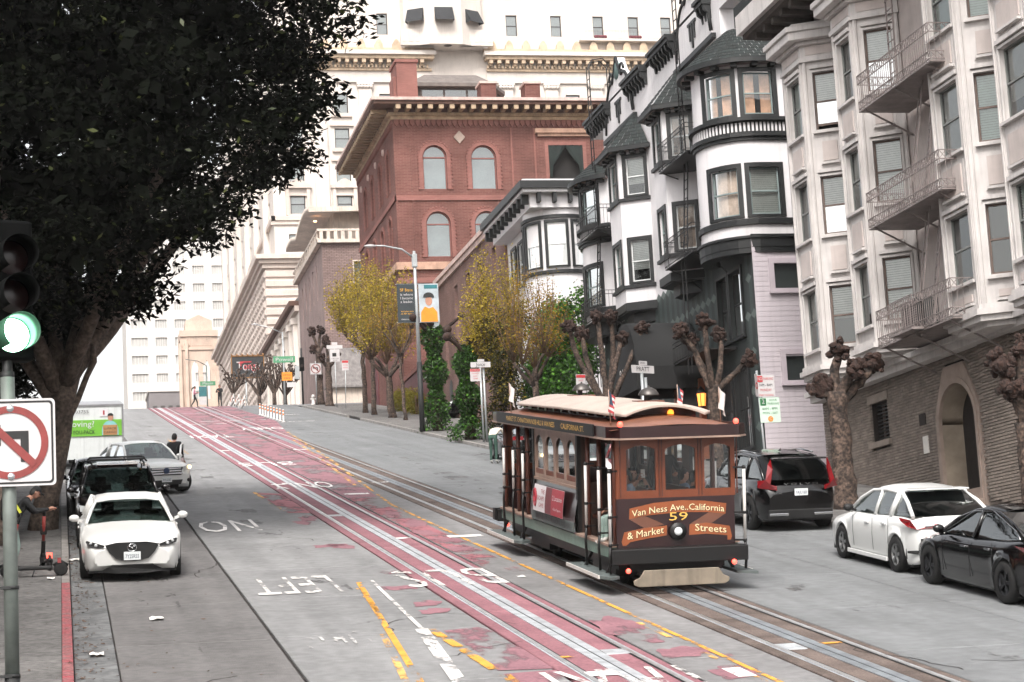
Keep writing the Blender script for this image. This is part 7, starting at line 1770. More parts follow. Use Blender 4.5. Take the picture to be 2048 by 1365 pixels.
def leaves(name, P, size, mats, parent, up=.3, aspect=.45, mix=None, inv=None, seed=1):
 """P: (n,3) world points; each leaf one folded-free diamond"""
 r = np.random.RandomState(seed); n = len(P); P = np.asarray(P, float)
 d = r.normal(size=(n, 3)); d[:, 2] = d[:, 2]*.6-.25; d /= np.linalg.norm(d, axis=1)[:, None]
 nn = r.normal(size=(n, 3)); nn[:, 2] += up*3; s = np.cross(d, nn); s /= np.maximum(1e-6, np.linalg.norm(s, axis=1))[:, None]
 ln = size*r.uniform(.65, 1.25, n)[:, None]; wd = ln*aspect
 V = np.empty((n, 4, 3)); V[:, 0] = P; V[:, 1] = P+d*ln*.45+s*wd*.5; V[:, 2] = P+d*ln; V[:, 3] = P+d*ln*.45-s*wd*.5
 if parent is not None: V = V-np.array(W[parent.name].translation)
 me = bpy.data.meshes.new(name); me.vertices.add(n*4); me.vertices.foreach_set('co', V.reshape(-1).astype(np.float32)); me.loops.add(n*4); me.loops.foreach_set('vertex_index', np.arange(n*4, dtype=np.int32)); me.polygons.add(n); me.polygons.foreach_set('loop_start', np.arange(0, n*4, 4, dtype=np.int32)); me.polygons.foreach_set('loop_total', np.full(n, 4, dtype=np.int32))
 for mt in mats: me.materials.append(MATS[mt])
 if len(mats) > 1: me.polygons.foreach_set('material_index', (r.rand(n) < (mix or .5)).astype(np.int32))
 me.update(); me.validate(); o = link(name, me, parent); return o
def limb(mb, p, q, r0, r1, bend=.2, n=7, seg=10, rg=rnd, rough=.0):
 p, q = Vector(p), Vector(q); L_ = (q-p).length; off = Vector((rg.uniform(-1, 1), rg.uniform(-1, 1), rg.uniform(-.6, .6)))*L_*bend; pts = []; rad = []
 for i in range(n+1):
  t = i/n; c = p.lerp(q, t)+off*math.sin(PI*t)*(.6)+Vector((rg.uniform(-1, 1), rg.uniform(-1, 1), rg.uniform(-1, 1)))*rough*r0; pts.append(c); rad.append((r0+(r1-r0)*t)*(1+rg.uniform(-.08, .08)*(1 if rough else .3)))
 mb.path(pts, rad, seg); return pts
# ---------------- the great ficus over the left pavement
FX = thing('ficus_tree', 'huge dark ficus tree leaning over the left pavement and street', 'tree', (-.5, 50, gz(50)+.1))
rg = random.Random(3)
mb = MB()
mb.path([(-.5, 50, gz(50)-.1), (-.42, 50, gz(50)+.7), (-.22, 50, 4.9), (-.02, 50, 5.9), (.06, 50, 6.8), (.2, 50.1, 7.5)], [.4, .29, .24, .24, .27, .3], 16)
for k in range(5):                                           # fused stems up the trunk
 a = k*1.3; mb.path([(-.5+.25*math.cos(a), 50+.25*math.sin(a), gz(50)-.05), (-.24+.1*math.cos(a+.5), 50+.1*math.sin(a+.5), 5.0), (.02+.1*math.cos(a+1), 50+.1*math.sin(a+1), 6.6), (.2+.25*math.cos(a+1), 50+.25*math.sin(a+1), 8.0)], [.13, .1, .1, .08], 9)
mb.build('trunk', 'bark_ficus', FX, world=True)
fork = (.05, 50, 7.0)
tips = [((.15, 50, 7.3), (1.3, 50.5, 9.1), (2.6, 50.5, 11.2), .27), ((.1, 50, 7.2), (.9, 49.5, 9.6), (1.7, 49, 12.5), .24), ((.0, 50, 7.2), (-.1, 50.5, 9.6), (.3, 51, 13), .2), ((-.1, 50, 7.0), (-.9, 49.4, 9.2), (-1.8, 48.5, 12.5), .22), ((.2, 50, 7.4), (1.8, 52, 9.6), (4.2, 54, 13.0), .22), ((.1, 50, 7.1), (1.0, 47.8, 9.0), (2.9, 45, 12.2), .2), ((.15, 50, 7.0), (.7, 50.6, 8.1), (1.0, 51, 8.9), .1), ((-.2, 50, 6.8), (-1.5, 51, 9.0), (-3.0, 52.5, 12), .2)]
ends = []
for a, b, c, r_ in tips:
 mb = MB(); p1 = limb(mb, a, b, r_, r_*.78, .05, 5, 10, rg); p2 = limb(mb, b, c, r_*.78, r_*.45, .06, 6, 9, rg); mb.build('limb', 'bark_ficus', FX, world=True)
 tw = MB()
 for k in range(3):
  s_ = Vector(c).lerp(Vector(b), rg.random()*.5); e = s_+Vector((rg.uniform(-1.5, 3.0), rg.uniform(-2.5, 2.5), rg.uniform(1.5, 4.0))); limb(tw, s_, e, r_*.42, .05, .08, 6, 7, rg); ends.append(e)
 tw.build('branch', 'bark_ficus', FX, world=True)
mb = MB(); mb.path([(.12, 50, 6.25), (.4, 50, 6.8), (.62, 50, 7.35), (.8, 50, 7.7), (.78, 50, 8.1)], [.09, .075, .07, .075, .05], 8); mb.path([(.62, 50, 7.35), (.72, 50, 7.6)], [.06, .05], 6); mb.build('cut_branch', 'bark_ficus', FX, world=True)
# crown: clumps under a sloping canopy; lower edge climbs away from the trunk
def crown_pts(n, rs):
 out = []
 lower = [(-9, 8.8), (-3, 8.3), (.3, 8.3), (1.5, 8.6), (2.5, 9.4), (3.6, 10.2), (4.4, 11.0), (5.2, 12.0), (5.9, 12.7), (6.3, 14.2), (6.9, 15.6), (7.4, 17.0), (8, 20)]
 while len(out) < n:
  x = rs.uniform(-5, 8.4); z = rs.uniform(8.4, 20.5); y = rs.uniform(43.5, 54.5)
  k = y/50.
  xs_, zs_ = x/k, z/k
  lo = spl(lower, xs_)+.5*math.sin(xs_*3.1+y*1.7)*.45+.35*math.sin(y*2.3+xs_*5)
  if zs_ < lo+.25: continue
  # shell: denser near the underside and the street side
  out.append((x, y, z))
 return out
rs = random.Random(5); cl = crown_pts(330, rs); pts = []
for cpt in cl:
 n = 400; v = npr.normal(size=(n, 3)); v /= np.linalg.norm(v, axis=1)[:, None]; rad = .95*npr.uniform(.35, 1.05, n)[:, None]
 pts.append(np.array(cpt)+v*rad*np.array([1.05, 1.2, .62]))
P = np.concatenate(pts); core = np.array([c for c in cl if c[2]/c[1]*50 > 10.6+max(0, c[0]-.8)*1.25 and c[0]/c[1]*50 < 5.6]); core = np.repeat(core, 60, 0); core = core+npr.uniform(-.7, .7, size=core.shape); cr_ = leaves('sky_block_leaves', core, .42, ['ficus_leaf'], FX, .1, .7, seed=9); cr_['kind'] = 'stuff'  # oversized dark leaves added inside the crown to block the sky
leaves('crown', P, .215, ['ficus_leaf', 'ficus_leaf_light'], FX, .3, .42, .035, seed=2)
# second ficus farther back, its foliage darkening the left edge
F2 = thing('ficus_tree', 'second dark ficus behind the traffic signal, only its foliage and stout trunk showing', 'tree', (-1.5, 46.5, gz(46.5)+.1))
mb = MB(); mb.path([(-1.45, 46.5, gz(46.5)-.1), (-1.4, 46.5, gz(46.5)+1), (-1.5, 46.5, 5.5), (-1.9, 46.6, 7.5)], [.42, .3, .26, .24], 14); mb.build('trunk', 'bark_ficus', F2, world=True)
for k in range(5):
 mb = MB(); limb(mb, (-1.8, 46.6, 7.0), (-3+k*.9, 45+k*1.5, 11), .2, .1, .1, 7, 9, rg); mb.build('limb', 'bark_ficus', F2, world=True)
rs = random.Random(8); pts = []
for k in range(150):
 cpt = (rs.uniform(-4.5, .1), rs.uniform(51.5, 62), 0); zl_ = 6.9 if cpt[0] < -.75 else 8.2
 cpt = (cpt[0], cpt[1], rs.uniform(zl_*cpt[1]/52, 14)); n = 330; v = npr.normal(size=(n, 3)); v /= np.linalg.norm(v, axis=1)[:, None]; pts.append(np.array(cpt)+v*.9*npr.uniform(.35, 1.05, n)[:, None]*np.array([.8, 1.2, .7]))
leaves('crown', np.concatenate(pts), .22, ['ficus_leaf', 'ficus_leaf_light'], F2, .3, .42, .02, seed=4)
# ---------------- pollarded plane trees on the right pavement
def pollard(label, x, y, h, ends, r0=.26, knob=.17, seed=1, extra=0, grp='pollarded plane trees'):
 rg = random.Random(seed); z = gz(y)+.1; t = thing('pollarded_tree', label, 'tree', (x, y, z), group=grp)
 fk = Vector((x+rg.uniform(-.05, .05), y, z+h)); mb = MB(); n = 12; ptsr = []
 for i in range(n+1):
  u = i/n; ptsr.append(Vector((x, y, z-.1)).lerp(fk, u)+Vector((rg.uniform(-1, 1), rg.uniform(-1, 1), 0))*.035)
 mb.path(ptsr, [r0*(1.55 if i == 0 else 1.15 if i == 1 else 1-.2*i/n+rg.uniform(-.07, .07)) for i in range(n+1)], 14)
 mb.build('trunk', 'bark_plane', t, world=True)
 for e in ends:
  e = Vector(e); mb = MB(); st = fk-Vector((0, 0, .15+rg.random()*.35)); pp = limb(mb, st, e, r0*.5, r0*.34, .13, 9, 9, rg, .2)
  mb.build('limb', 'bark_plane', t, world=True)
  kb = MB()
  def lump(c, r):
   nn, kk = 7, 5; rows = []; ph = rg.random()*6
   for j in range(kk+1):
    th = PI*j/kk; rows.append([(c[0]+r*(1+rg.uniform(-.3, .3))*math.sin(th)*math.cos(a_), c[1]+r*(1+rg.uniform(-.3, .3))*math.sin(th)*math.sin(a_), c[2]+r*math.cos(th)*(1+.3*math.sin(ph))) for a_ in [2*PI*i/nn for i in range(nn)]])
   kb.grid(rows, 0, False, True)
  lump(e, knob*.95)
  for k in range(26):
   dv = Vector((rg.gauss(0, 1), rg.gauss(0, 1), rg.gauss(.25, 1))).normalized(); q = e+dv*knob*rg.uniform(.7, 1.25); lump(q, knob*rg.uniform(.22, .5))
  kb.build('knob', 'bark_knob', t, world=True)
 return t
pollard('thick pollarded tree with three fists in front of the brown brick wall', 18.6, 47, 2.9, [(18.75, 47.1, 7.1), (19.55, 46.9, 6.75), (18.2, 47.1, 6.2), (18.95, 46.6, 6.6)], .3, .23, 1)
pollard('pollarded tree with a low side arm in front of the green patterned wall', 18.6, 56.8, 2.9, [(17.75, 56.9, 9.3), (18.45, 56.6, 9.5), (19.0, 57, 9.15), (19.75, 56.7, 8.35), (18.1, 57.1, 9.0)], .21, .21, 2)
pollard('wide pollarded tree with six arms beside the black awning', 18.6, 68.6, 2.2, [(17.3, 68.4, 11.4), (17.9, 68.9, 11.2), (18.4, 68.6, 11.75), (18.85, 68.3, 11.7), (19.3, 68.7, 11.0), (20.05, 68.6, 11.3)], .24, .2, 3)
pollard('pollarded tree at the right edge of the picture near the doorway', 18.75, 37.4, 2.5, [(18.25, 37.4, 5.3), (18.75, 37.3, 5.6), (19.3, 37.6, 5.3), (18.45, 37.2, 4.75)], .28, .24, 4)
pollard('small pollarded tree by the signs near the crest', 18.55, 143.5, 3.1, [(17.6, 143.5, 22.6), (18.5, 143.3, 23.0), (19.2, 143.6, 22.2), (18.1, 143.2, 22.0)], .27, .24, 6)
pollard('tall pollarded tree beside the corner traffic signal', 18.7, 149.5, 4.2, [(18.2, 149.4, 24.9), (18.9, 149.5, 25.0), (19.2, 149.4, 24.3)], .26, .27, 7)
# ---------------- yellow-leaved street trees: whippy shoots from a pollard head
def whip_tree(label, x, y, h, spread, top, nleaf, mats, seed, size=.13, ntw=70, r0=.17, head=None, mix=.5, low=0., grp='yellow street trees'):
 rg = random.Random(seed); z = gz(y)+.1; t = thing('street_tree', label, 'tree', (x, y, z), group=grp); mb = MB(); fk = Vector((x+rg.uniform(-.2, .2), y, z+h)); n = 9
 mb.path([Vector((x, y, z-.1)).lerp(fk, i/n)+Vector((rg.uniform(-1, 1), rg.uniform(-1, 1), 0))*.05 for i in range(n+1)], [r0*(1.3 if i == 0 else 1-.25*i/n) for i in range(n+1)], 10); mb.build('trunk', 'bark_plane', t, world=True)
 arms = []
 for k in range(5):
  a = k*2*PI/5+rg.random(); e = fk+Vector((math.cos(a)*spread*.4, math.sin(a)*spread*.4, rg.uniform(.5, 1.3))); mb = MB(); limb(mb, fk-Vector((0, 0, .2)), e, r0*.6, r0*.35, .12, 6, 8, rg, .1); mb.build('limb', 'bark_plane', t, world=True); arms.append(e)
 tw = MB(); LP = []
 for k in range(ntw):
  s_ = rg.choice(arms); o = s_-fk; a = math.atan2(o.y, o.x)+rg.gauss(0, .7); R_ = spread*rg.uniform(.25, 1.0); zz = top-(R_/spread)**2*(top-z-h)*.42-rg.random()*(top-z-h)*.3-(low*rg.random())
  e = Vector((x+math.cos(a)*R_, y+math.sin(a)*R_, zz)); m_ = s_.lerp(e, .5)+Vector((math.cos(a), math.sin(a), 0))*R_*.12
  pts_ = [s_, s_.lerp(m_, .6), m_.lerp(e, .4), e]; tw.path(pts_, [.022, .016, .011, .005], 4)
  for q in range(int(nleaf/ntw)):
   u = rg.uniform(.25, 1); i = min(2, int(u*3)); b = pts_[i].lerp(pts_[i+1], u*3-i); LP.append((b.x+rg.gauss(0, .14), b.y+rg.gauss(0, .14), b.z+rg.gauss(0, .14)))
 o = tw.build('twigs', 'twig', t, world=True, fix=False); o['kind'] = 'stuff'
 leaves('crown', LP, size, mats, t, .3, .6, mix, seed=seed); return t
YM = ['yellow_leaf', 'olive_leaf']
whip_tree('yellow-leaved tree, leftmost of the four by the grey brick block', 18.65, 126.8, 4.2, 2.4, 26.2, 5200, YM, 11, .15)
whip_tree('second yellow-leaved tree from the grey brick block', 18.6, 122.8, 3.6, 2.3, 25.4, 5200, YM, 12, .15)
whip_tree('stout yellow-leaved tree, third from the grey brick block', 18.75, 117, 2.6, 2.7, 24.6, 6000, YM, 13, .15, r0=.24)
whip_tree('thin bare-topped tree just left of the banner lamp post', 18.8, 112.7, 3.8, 2.2, 21.6, 1500, ['olive_leaf', 'rust_leaf'], 14, .14, r0=.11)
whip_tree('bright yellow bushy tree between the two street signs', 18.9, 87.5, 2.4, 1.8, 19.2, 9000, ['yellow_leaf', 'olive_leaf'], 15, .12, 110, low=1.0, mix=.35)
whip_tree('sparse rusty-leaved tree in front of the ivy', 18.65, 79.6, 2.7, 2.0, 16.6, 4200, ['rust_leaf', 'olive_leaf'], 16, .1, 90, low=.5)
# ---------------- evergreen shrubs, hedges, ivy
def bush(name, label, cat, clumps, size, mats, n, seed, mix=.5, stem=None, grp=None, aspect=.6):
 r = np.random.RandomState(seed); c0 = clumps[0]; t = thing(name, label, cat, (c0[0], c0[1], gz(c0[1])+.1), group=grp); P = []
 tot = sum(c[3]*c[4]*c[5] for c in clumps)
 for (x, y, z, a, b, c) in clumps:
  k = max(40, int(n*a*b*c/tot)); v = r.normal(size=(k, 3)); v /= np.linalg.norm(v, axis=1)[:, None]; rad = r.uniform(.55, 1.05, k)[:, None]; P.append(np.array([x, y, z])+v*rad*np.array([a, b, c])*(1+.15*np.sin(v[:, :1]*7+v[:, 1:2]*5)))
 leaves('foliage', np.concatenate(P), size, mats, t, .3, aspect, mix, seed=seed)
 mb = MB(); sx, sy = stem or (c0[0], c0[1])
 for k in range(5): mb.path([(sx+.1*math.cos(k), sy+.1*math.sin(k), gz(sy)), (sx+.2*math.cos(k*2), sy+.2*math.sin(k*2), gz(sy)+1.2), (clumps[k % len(clumps)][0], clumps[k % len(clumps)][1], clumps[k % len(clumps)][2])], [.07, .05, .02], 6)
 mb.build('stem', 'twig', t, world=True); return t
rb_ = random.Random(9)
cl = [(rb_.uniform(20.4, 22.6), rb_.uniform(84, 89.5), 0, .8, .8, .75) for i in range(46)]; cl = [(x, y, rb_.uniform(gz(y)+.6, 15.3-.9*abs(x-21.9)+rb_.random()), a, b, c) for x, y, z, a, b, c in cl]
bush('ivy_bank', 'tall bright green ivy bank climbing beside the small white house', 'ivy', cl, .17, ['ivy_bright', 'ivy_leaf'], 21000, 21, .5, aspect=.75)
cl = [(18.9+rb_.gauss(0, .35), 86.5+rb_.gauss(0, .6), gz(87)+.8+i*.42, .75, .75, .6) for i in range(12)]
bush('dark_shrub', 'dark olive shrub under the bright yellow tree', 'shrub', cl, .13, ['dark_leaf', 'olive_leaf'], 9000, 22, .25)
cl = [(20.8+rb_.uniform(-.5, .5), 82.5+rb_.uniform(-1.5, 1), gz(82)+.5+rb_.random()*1.2, .6, .6, .5) for i in range(10)]
bush('low_shrub', 'low dark shrub behind the cable car roof', 'shrub', cl, .12, ['dark_leaf', 'ivy_leaf'], 3500, 23, .6)
def ivy_trunk(label, x, y, h, seed):
 r_ = random.Random(seed); z = gz(y)+.1; t = thing('ivy_tree', label, 'tree', (x, y, z), group='ivy-covered trunks'); mb = MB(); mb.path([(x, y, z-.1), (x+.05, y, z+h*.5), (x, y, z+h)], [.26, .2, .16], 10); mb.build('trunk', 'bark_plane', t, world=True)
 for k in range(4):
  mb = MB(); e = (x+r_.uniform(-1.1, 1.4), y+r_.uniform(-.8, .8), z+h+r_.uniform(.3, 1.4)); limb(mb, (x, y, z+h-.2), e, .11, .07, .1, 6, 8, r_, .1); mb.ball(e, .2, 8, 6); mb.build('limb', 'bark_knob', t, world=True)
 P = []
 for i in range(5200):
  u = r_.random()**.8; zz = z+u*(h+.3); rad = (.3+.35*math.sin(u*9+seed)**2+.9*max(0, .18-u)*4)*r_.uniform(.55, 1.05); a = r_.random()*6.283; P.append((x+math.cos(a)*rad, y+math.sin(a)*rad, zz))
 leaves('ivy', P, .15, ['ivy_leaf', 'ivy_bright'], t, .4, .8, .18, seed=seed); return t
ivy_trunk('ivy-covered trunk beside the banner lamp post', 17.85, 97.6, 4.8, 31); ivy_trunk('ivy-covered trunk left of the upper street name sign', 17.45, 87.6, 3.9, 32)
cl = [(21.2+rb_.uniform(-.15, .15), 121.5+i*.62, gz(121.5+i*.62)+.75+rb_.uniform(-.1, .2), .6, .5, .75) for i in range(14)]
bush('hedge', 'clipped yellow-green hedge behind the yellow trees', 'hedge', cl, .12, ['hedge_leaf', 'olive_leaf'], 7000, 24, .3)
# ---------------- bare clipped trees beyond the crest
def bare_tree(label, x, y, h, n, spread, seed, z0=None, grp='bare clipped trees beyond the crest'):
 rg = random.Random(seed); z = (gz(y)+.1) if z0 is None else z0; t = thing('bare_tree', label, 'tree', (x, y, z), group=grp); mb = MB(); mb.path([(x, y, z-.2), (x, y, z+h*.3)], [.2, .16], 8); mb.build('trunk', 'bark_plane', t, world=True); tw = MB()
 for k in range(n):
  a = rg.random()*6.283; e = Vector((x+math.cos(a)*spread*rg.uniform(.3, 1), y+math.sin(a)*spread*rg.uniform(.3, 1), z+h*rg.uniform(.55, 1))); pts_ = limb(tw, (x, y, z+h*.25), e, .085, .05, .25, 6, 6, rg); tw.ball(e, .12, 6, 4)
  e2 = pts_[4]+Vector((rg.uniform(-.6, .6), rg.uniform(-.6, .6), rg.uniform(.3, .9))); limb(tw, pts_[4], e2, .05, .04, .2, 4, 5, rg); tw.ball(e2, .1, 6, 4)
 tw.build('branches', 'bark_plane', t, world=True, fix=False); return t
for i, (x, y, h, lab) in enumerate(((16.9, 178, 4.6, 'bare clipped tree just right of the black signboard'), (18.0, 176, 4.9, 'bare clipped tree in the middle of the thicket below the orange sign'), (19.1, 177.5, 4.4, 'bare clipped tree at the right end of the thicket'), (15.3, 186, 3.6, 'bare clipped tree left of the signboard post'))): bare_tree(lab, x, y, h, 17, 1.5, 40+i, gz(y)+.2 if i < 3 else gz(y)+.9)
# ================================================================== PEOPLE
PM('skin', '#a97c68', .55, var=.08); PM('hair_dark', '#17120f', .7, var=.2); PM('cloth_black', '#17181a', .85, var=.15, scale=6); PM('cloth_cream', '#c9bfb2', .85, var=.08, scale=6); PM('cloth_green', '#2f4a40', .85, var=.1, scale=6); PM('denim_pale', '#93a8a0', .85, var=.12, scale=6)
PM('cloth_pink', '#b57d8c', .85, var=.1); PM('cloth_floral', '#8e8676', .85, var=.55, scale=14, dark='#3a342c'); PM('cloth_blue', '#8292a6', .85, var=.12, scale=8); PM('shoe_white', '#cfcdc8', .7, var=.1); PM('shoe_dark', '#1d1b1a', .7, var=.1); PM('hi_vis', '#c9cc3a', .5, var=.05); PM('eye_white', '#d9d4cc', .4, var=0)
def person(label, M, J, top, legs, shoes, h=1.72, hair='hair_dark', short=False, hand_curl=.6, cap=None, sleeve=1.0, long_hair=False, group=None, seed=1):
 """J: joint positions in metres (x right of the person, y the way they face, z up); skinned into one body"""
 D = dict(pel=(0, 0, .96), waist=(0, 0, 1.1), chest=(0, .0, 1.32), neck=(0, .0, 1.46), head=(0, .03, 1.6), top=(0, .03, 1.7), lh=(-.09, 0, .92), lk=(-.1, .02, .5), la=(-.1, -.02, .09), lt=(-.11, .14, .035), rh=(.09, 0, .92), rk=(.1, .02, .5), ra=(.1, -.02, .09), rt=(.11, .14, .035),
             ls=(-.19, 0, 1.40), le=(-.25, -.02, 1.12), lw=(-.24, .1, .88), rs=(.19, 0, 1.40), re=(.25, -.02, 1.12), rw=(.24, .1, .88)); D.update(J)
 D = {k: Vector(v)*(h/1.72) for k, v in D.items()}; sc = h/1.72
 p = thing('person', label, 'person', M=M, group=group)
 V = []; E = []; Rr = []; ix = {}; reg = []
 def add(k, pos, r): ix[k] = len(V); V.append(pos); Rr.append(r*sc)
 rad = dict(pel=.135, waist=.125, chest=.15, neck=.058, lh=.088, lk=.06, la=.042, lt=.036, rh=.088, rk=.06, ra=.042, rt=.036, ls=.066, le=.047, lw=.032, rs=.066, re=.047, rw=.032)
 for k in ('pel', 'waist', 'chest', 'neck', 'lh', 'lk', 'la', 'lt', 'rh', 'rk', 'ra', 'rt', 'ls', 'le', 'lw', 'rs', 're', 'rw'): add(k, D[k], rad[k])
 add('hd', D['neck'].lerp(D['head'], .5), .055)
 bones = [('pel', 'waist'), ('waist', 'chest'), ('chest', 'neck'), ('neck', 'hd'), ('pel', 'lh'), ('lh', 'lk'), ('lk', 'la'), ('la', 'lt'), ('pel', 'rh'), ('rh', 'rk'), ('rk', 'ra'), ('ra', 'rt'), ('chest', 'ls'), ('ls', 'le'), ('le', 'lw'), ('chest', 'rs'), ('rs', 're'), ('re', 'rw')]
 me = bpy.data.meshes.new('b'); me.from_pydata([tuple(v) for v in V], [(ix[a], ix[b]) for a, b in bones], []); o = bpy.data.objects.new('b', me); COL.objects.link(o)
 sk = o.modifiers.new('skin', 'SKIN'); sk.use_smooth_shade = True
 for i, s in enumerate(me.skin_vertices[0].data): s.radius = (Rr[i]*(1.25 if i == ix['chest'] or i == ix['pel'] or i == ix['waist'] else 1), Rr[i]*(.82 if i in (ix['chest'], ix['waist']) else 1)); s.use_root = (i == 0)
 o.modifiers.new('sub', 'SUBSURF').levels = 2
 dg = bpy.context.evaluated_depsgraph_get(); bm_ = bpy.data.meshes.new_from_object(o.evaluated_get(dg)); bpy.data.objects.remove(o)
 mats = [top, legs, shoes, 'skin']; bm_.materials.clear()
 for m_ in mats: bm_.materials.append(MATS[m_])
 def seg_d(c, a, b):
  ab = b-a; t = max(0, min(1, (c-a).dot(ab)/max(1e-9, ab.length_squared))); return (c-(a+ab*t)).length, t
 B = [(V[ix[a]], V[ix[b]], a, b) for a, b in bones]
 for f in bm_.polygons:
  c = f.center; d, t, a, b = min(((*seg_d(c, p0, p1), a_, b_) for p0, p1, a_, b_ in B), key=lambda q: q[0])
  m_ = 0
  if b in ('lk', 'rk', 'la', 'ra', 'lh', 'rh') : m_ = 1
  if a == 'pel' and b == 'waist' and t < .25: m_ = 1
  if b in ('lk', 'rk') and short and t > .7: m_ = 3
  if b in ('la', 'ra') and (t > .93): m_ = 2
  if b in ('lt', 'rt'): m_ = 2
  if b == 'hd': m_ = 3
  if a == 'chest' and b == 'neck' and t > .75: m_ = 3
  if b in ('lw', 'rw') and t > sleeve: m_ = 3
  if b in ('le', 're') and sleeve < 0 and t > .5: m_ = 3
  if b in ('lw', 'rw') and sleeve < 0: m_ = 3
  f.material_index = m_; f.use_smooth = True
 # head, nose, ears, palms and fingers joined into the same body mesh
 hb = MB(); hd = D['head']; up_ = (D['top']-D['neck']).normalized(); fw = Vector((0, 1, 0)); fw = (fw-up_*fw.dot(up_)).normalized() if 'look' not in J else (Vector(J['look'])-up_*Vector(J['look']).dot(up_)).normalized(); rt_ = fw.cross(up_)
 HM = Matrix((rt_, fw, up_)).transposed().to_4x4(); HM.translation = hd; hb.M = HM
 rows = []
 for j in range(11):
  th = PI*j/10; z = math.cos(th); r = math.sin(th); row = []
  for i in range(14):
   a = 2*PI*i/14; x, y = math.cos(a)*r, math.sin(a)*r; jaw = 1-.28*max(0, -z)**1.5; row.append((x*.077*jaw*sc, (y*.096*(1-.1*max(0, -z)) + (.014 if z < -.3 and y > 0 else 0))*sc, z*.118*sc))
  rows.append(row)
 hb.grid(rows, 0, True, True); hb.add([(0, .125*sc, -.02*sc), (-.016*sc, .09*sc, -.03*sc), (.016*sc, .09*sc, -.03*sc), (0, .092*sc, .03*sc)], [(0,1,3),(0,3,2),(0,2,1)])
 for s in (-1, 1): hb.ball((s*.08*sc, 0, -.01*sc), .024*sc, 6, 4, 0, (.5, .8, 1.3))
 hb.M = None
 for sd, e_, w_ in (('l', 'le', 'lw'), ('r', 're', 'rw')):
  wv = D[w_]; dr = (wv-D[e_]).normalized(); ax = dr.cross(Vector((0, 0, 1))); ax = ax.normalized() if ax.length > .1 else Vector((1, 0, 0)); nr = ax.cross(dr).normalized()
  pc = wv+dr*.05*sc; hb.path([wv, wv+dr*.035*sc, wv+dr*.085*sc], [.026*sc, .037*sc, .034*sc], 8)
  for k in range(4):
   b0 = wv+dr*.085*sc+ax*(k-1.5)*.019*sc; ln = (.07, .08, .075, .058)[k]*sc; b1 = b0+dr*ln*.5-nr*ln*.2*hand_curl; b2 = b1+dr*ln*.35*(1-hand_curl*.6)-nr*ln*.5*hand_curl; hb.path([b0-dr*.02*sc, b0, b1, b2], [.0095*sc, .0095*sc, .0085*sc, .007*sc], 5)
  tb0 = wv+dr*.03*sc+ax*.03*sc; hb.path([tb0, tb0+ax*.025*sc+dr*.025*sc, tb0+ax*.02*sc+dr*.06*sc-nr*.02*hand_curl*sc], [.012*sc, .011*sc, .008*sc], 5)
 hm_ = hb.mesh('h', ['skin'])
 bm2 = bmesh.new(); bm2.from_mesh(bm_)
 tmp = bmesh.new(); tmp.from_mesh(hm_)
 for f in tmp.faces: f.material_index = 3; f.smooth = True
 tmp.to_mesh(hm_); tmp.free(); bm2.from_mesh(hm_); bm2.to_mesh(bm_); bm2.free(); bpy.data.meshes.remove(hm_)
 link('body', bm_, p)
 hh_ = MB(HM); rows = []
 for j in range(6):
  th = PI*.56*j/5; row = []
  for i in range(14):
   a = 2*PI*i/14; fr_ = math.sin(a); k = 1.0 if fr_ < .35 else .62; t2 = th*k*(1.35 if (fr_ < -.2) else 1.0); row.append((math.cos(a)*math.sin(t2)*.086*sc, math.sin(a)*math.sin(t2)*.105*sc-.004, math.cos(t2)*.13*sc))
  rows.append(row)
 hh_.grid(rows, 0, True, True)
 if long_hair: hh_.path([(0, -.08*sc, .02*sc), (0, -.15*sc, -.03*sc), (0, -.22*sc, -.14*sc), (0, -.2*sc, -.3*sc)], [.05*sc, .055*sc, .05*sc, .015*sc], 8)
 hh_.build('hair', hair, p)
 for s in (-1, 1): eb = MB(HM); eb.ball((s*.03*sc, .084*sc, .012*sc), .011*sc, 6, 4); eb.build('eye', 'hair_dark', p)
 if cap:
  cb_ = MB(HM); cb_.lathe([(0, .135*sc), (.06*sc, .125*sc), (.09*sc, .08*sc), (.095*sc, .045*sc)], (0, 0, 0), 14); cb_.box(-.07*sc, .07*sc, .07*sc, .17*sc, .04*sc, .055*sc); cb_.build('cap', cap, p)
 return p
def stand(x, y, rz, dz=0.): return Matrix.Translation((x, y, gz(y)+dz)) @ Matrix.Rotation(rz, 4, 'Z')
# scooter rider bending to his handlebar on the left pavement, facing the road
rd = person('person in black jacket with yellow reflective strips and pale jeans at the scooters', stand(-.95, 40.6, R(-82), .125), dict(waist=(0, .05, 1.08), chest=(0, .2, 1.3), neck=(0, .33, 1.42), head=(0, .43, 1.52), top=(0, .46, 1.62), ls=(-.19, .22, 1.36), rs=(.19, .22, 1.36), le=(-.28, .42, 1.16), lw=(-.22, .68, 1.2), re=(.27, .4, 1.12), rw=(.22, .66, 1.18), lk=(-.1, .1, .5), rk=(.12, -.08, .5), ra=(.12, -.16, .09), rt=(.12, 0, .035), look=(0, .9, -.35)), 'cloth_black', 'denim_pale', 'shoe_white', 1.72, cap='cloth_black')
mb = MB(); mb.box(-.2, .2, -.22, .0, 1.0, 1.42); mb.build('backpack', 'cloth_black', rd, bevel=.05)
for q in (((.2, -.02, 1.36), (.2, .12, 1.12)), ((.2, -.2, 1.2), (.205, -.08, 1.02))):
 mb = MB(); mb.bar(q[0], q[1], .012, .05); mb.build('reflective_strip', 'hi_vis', rd)
person('person in dark jacket standing behind the open car door', stand(3.42, 64.4, R(-25)), dict(), 'cloth_black', 'cloth_black', 'shoe_dark', 1.74, hair='hair_dark')
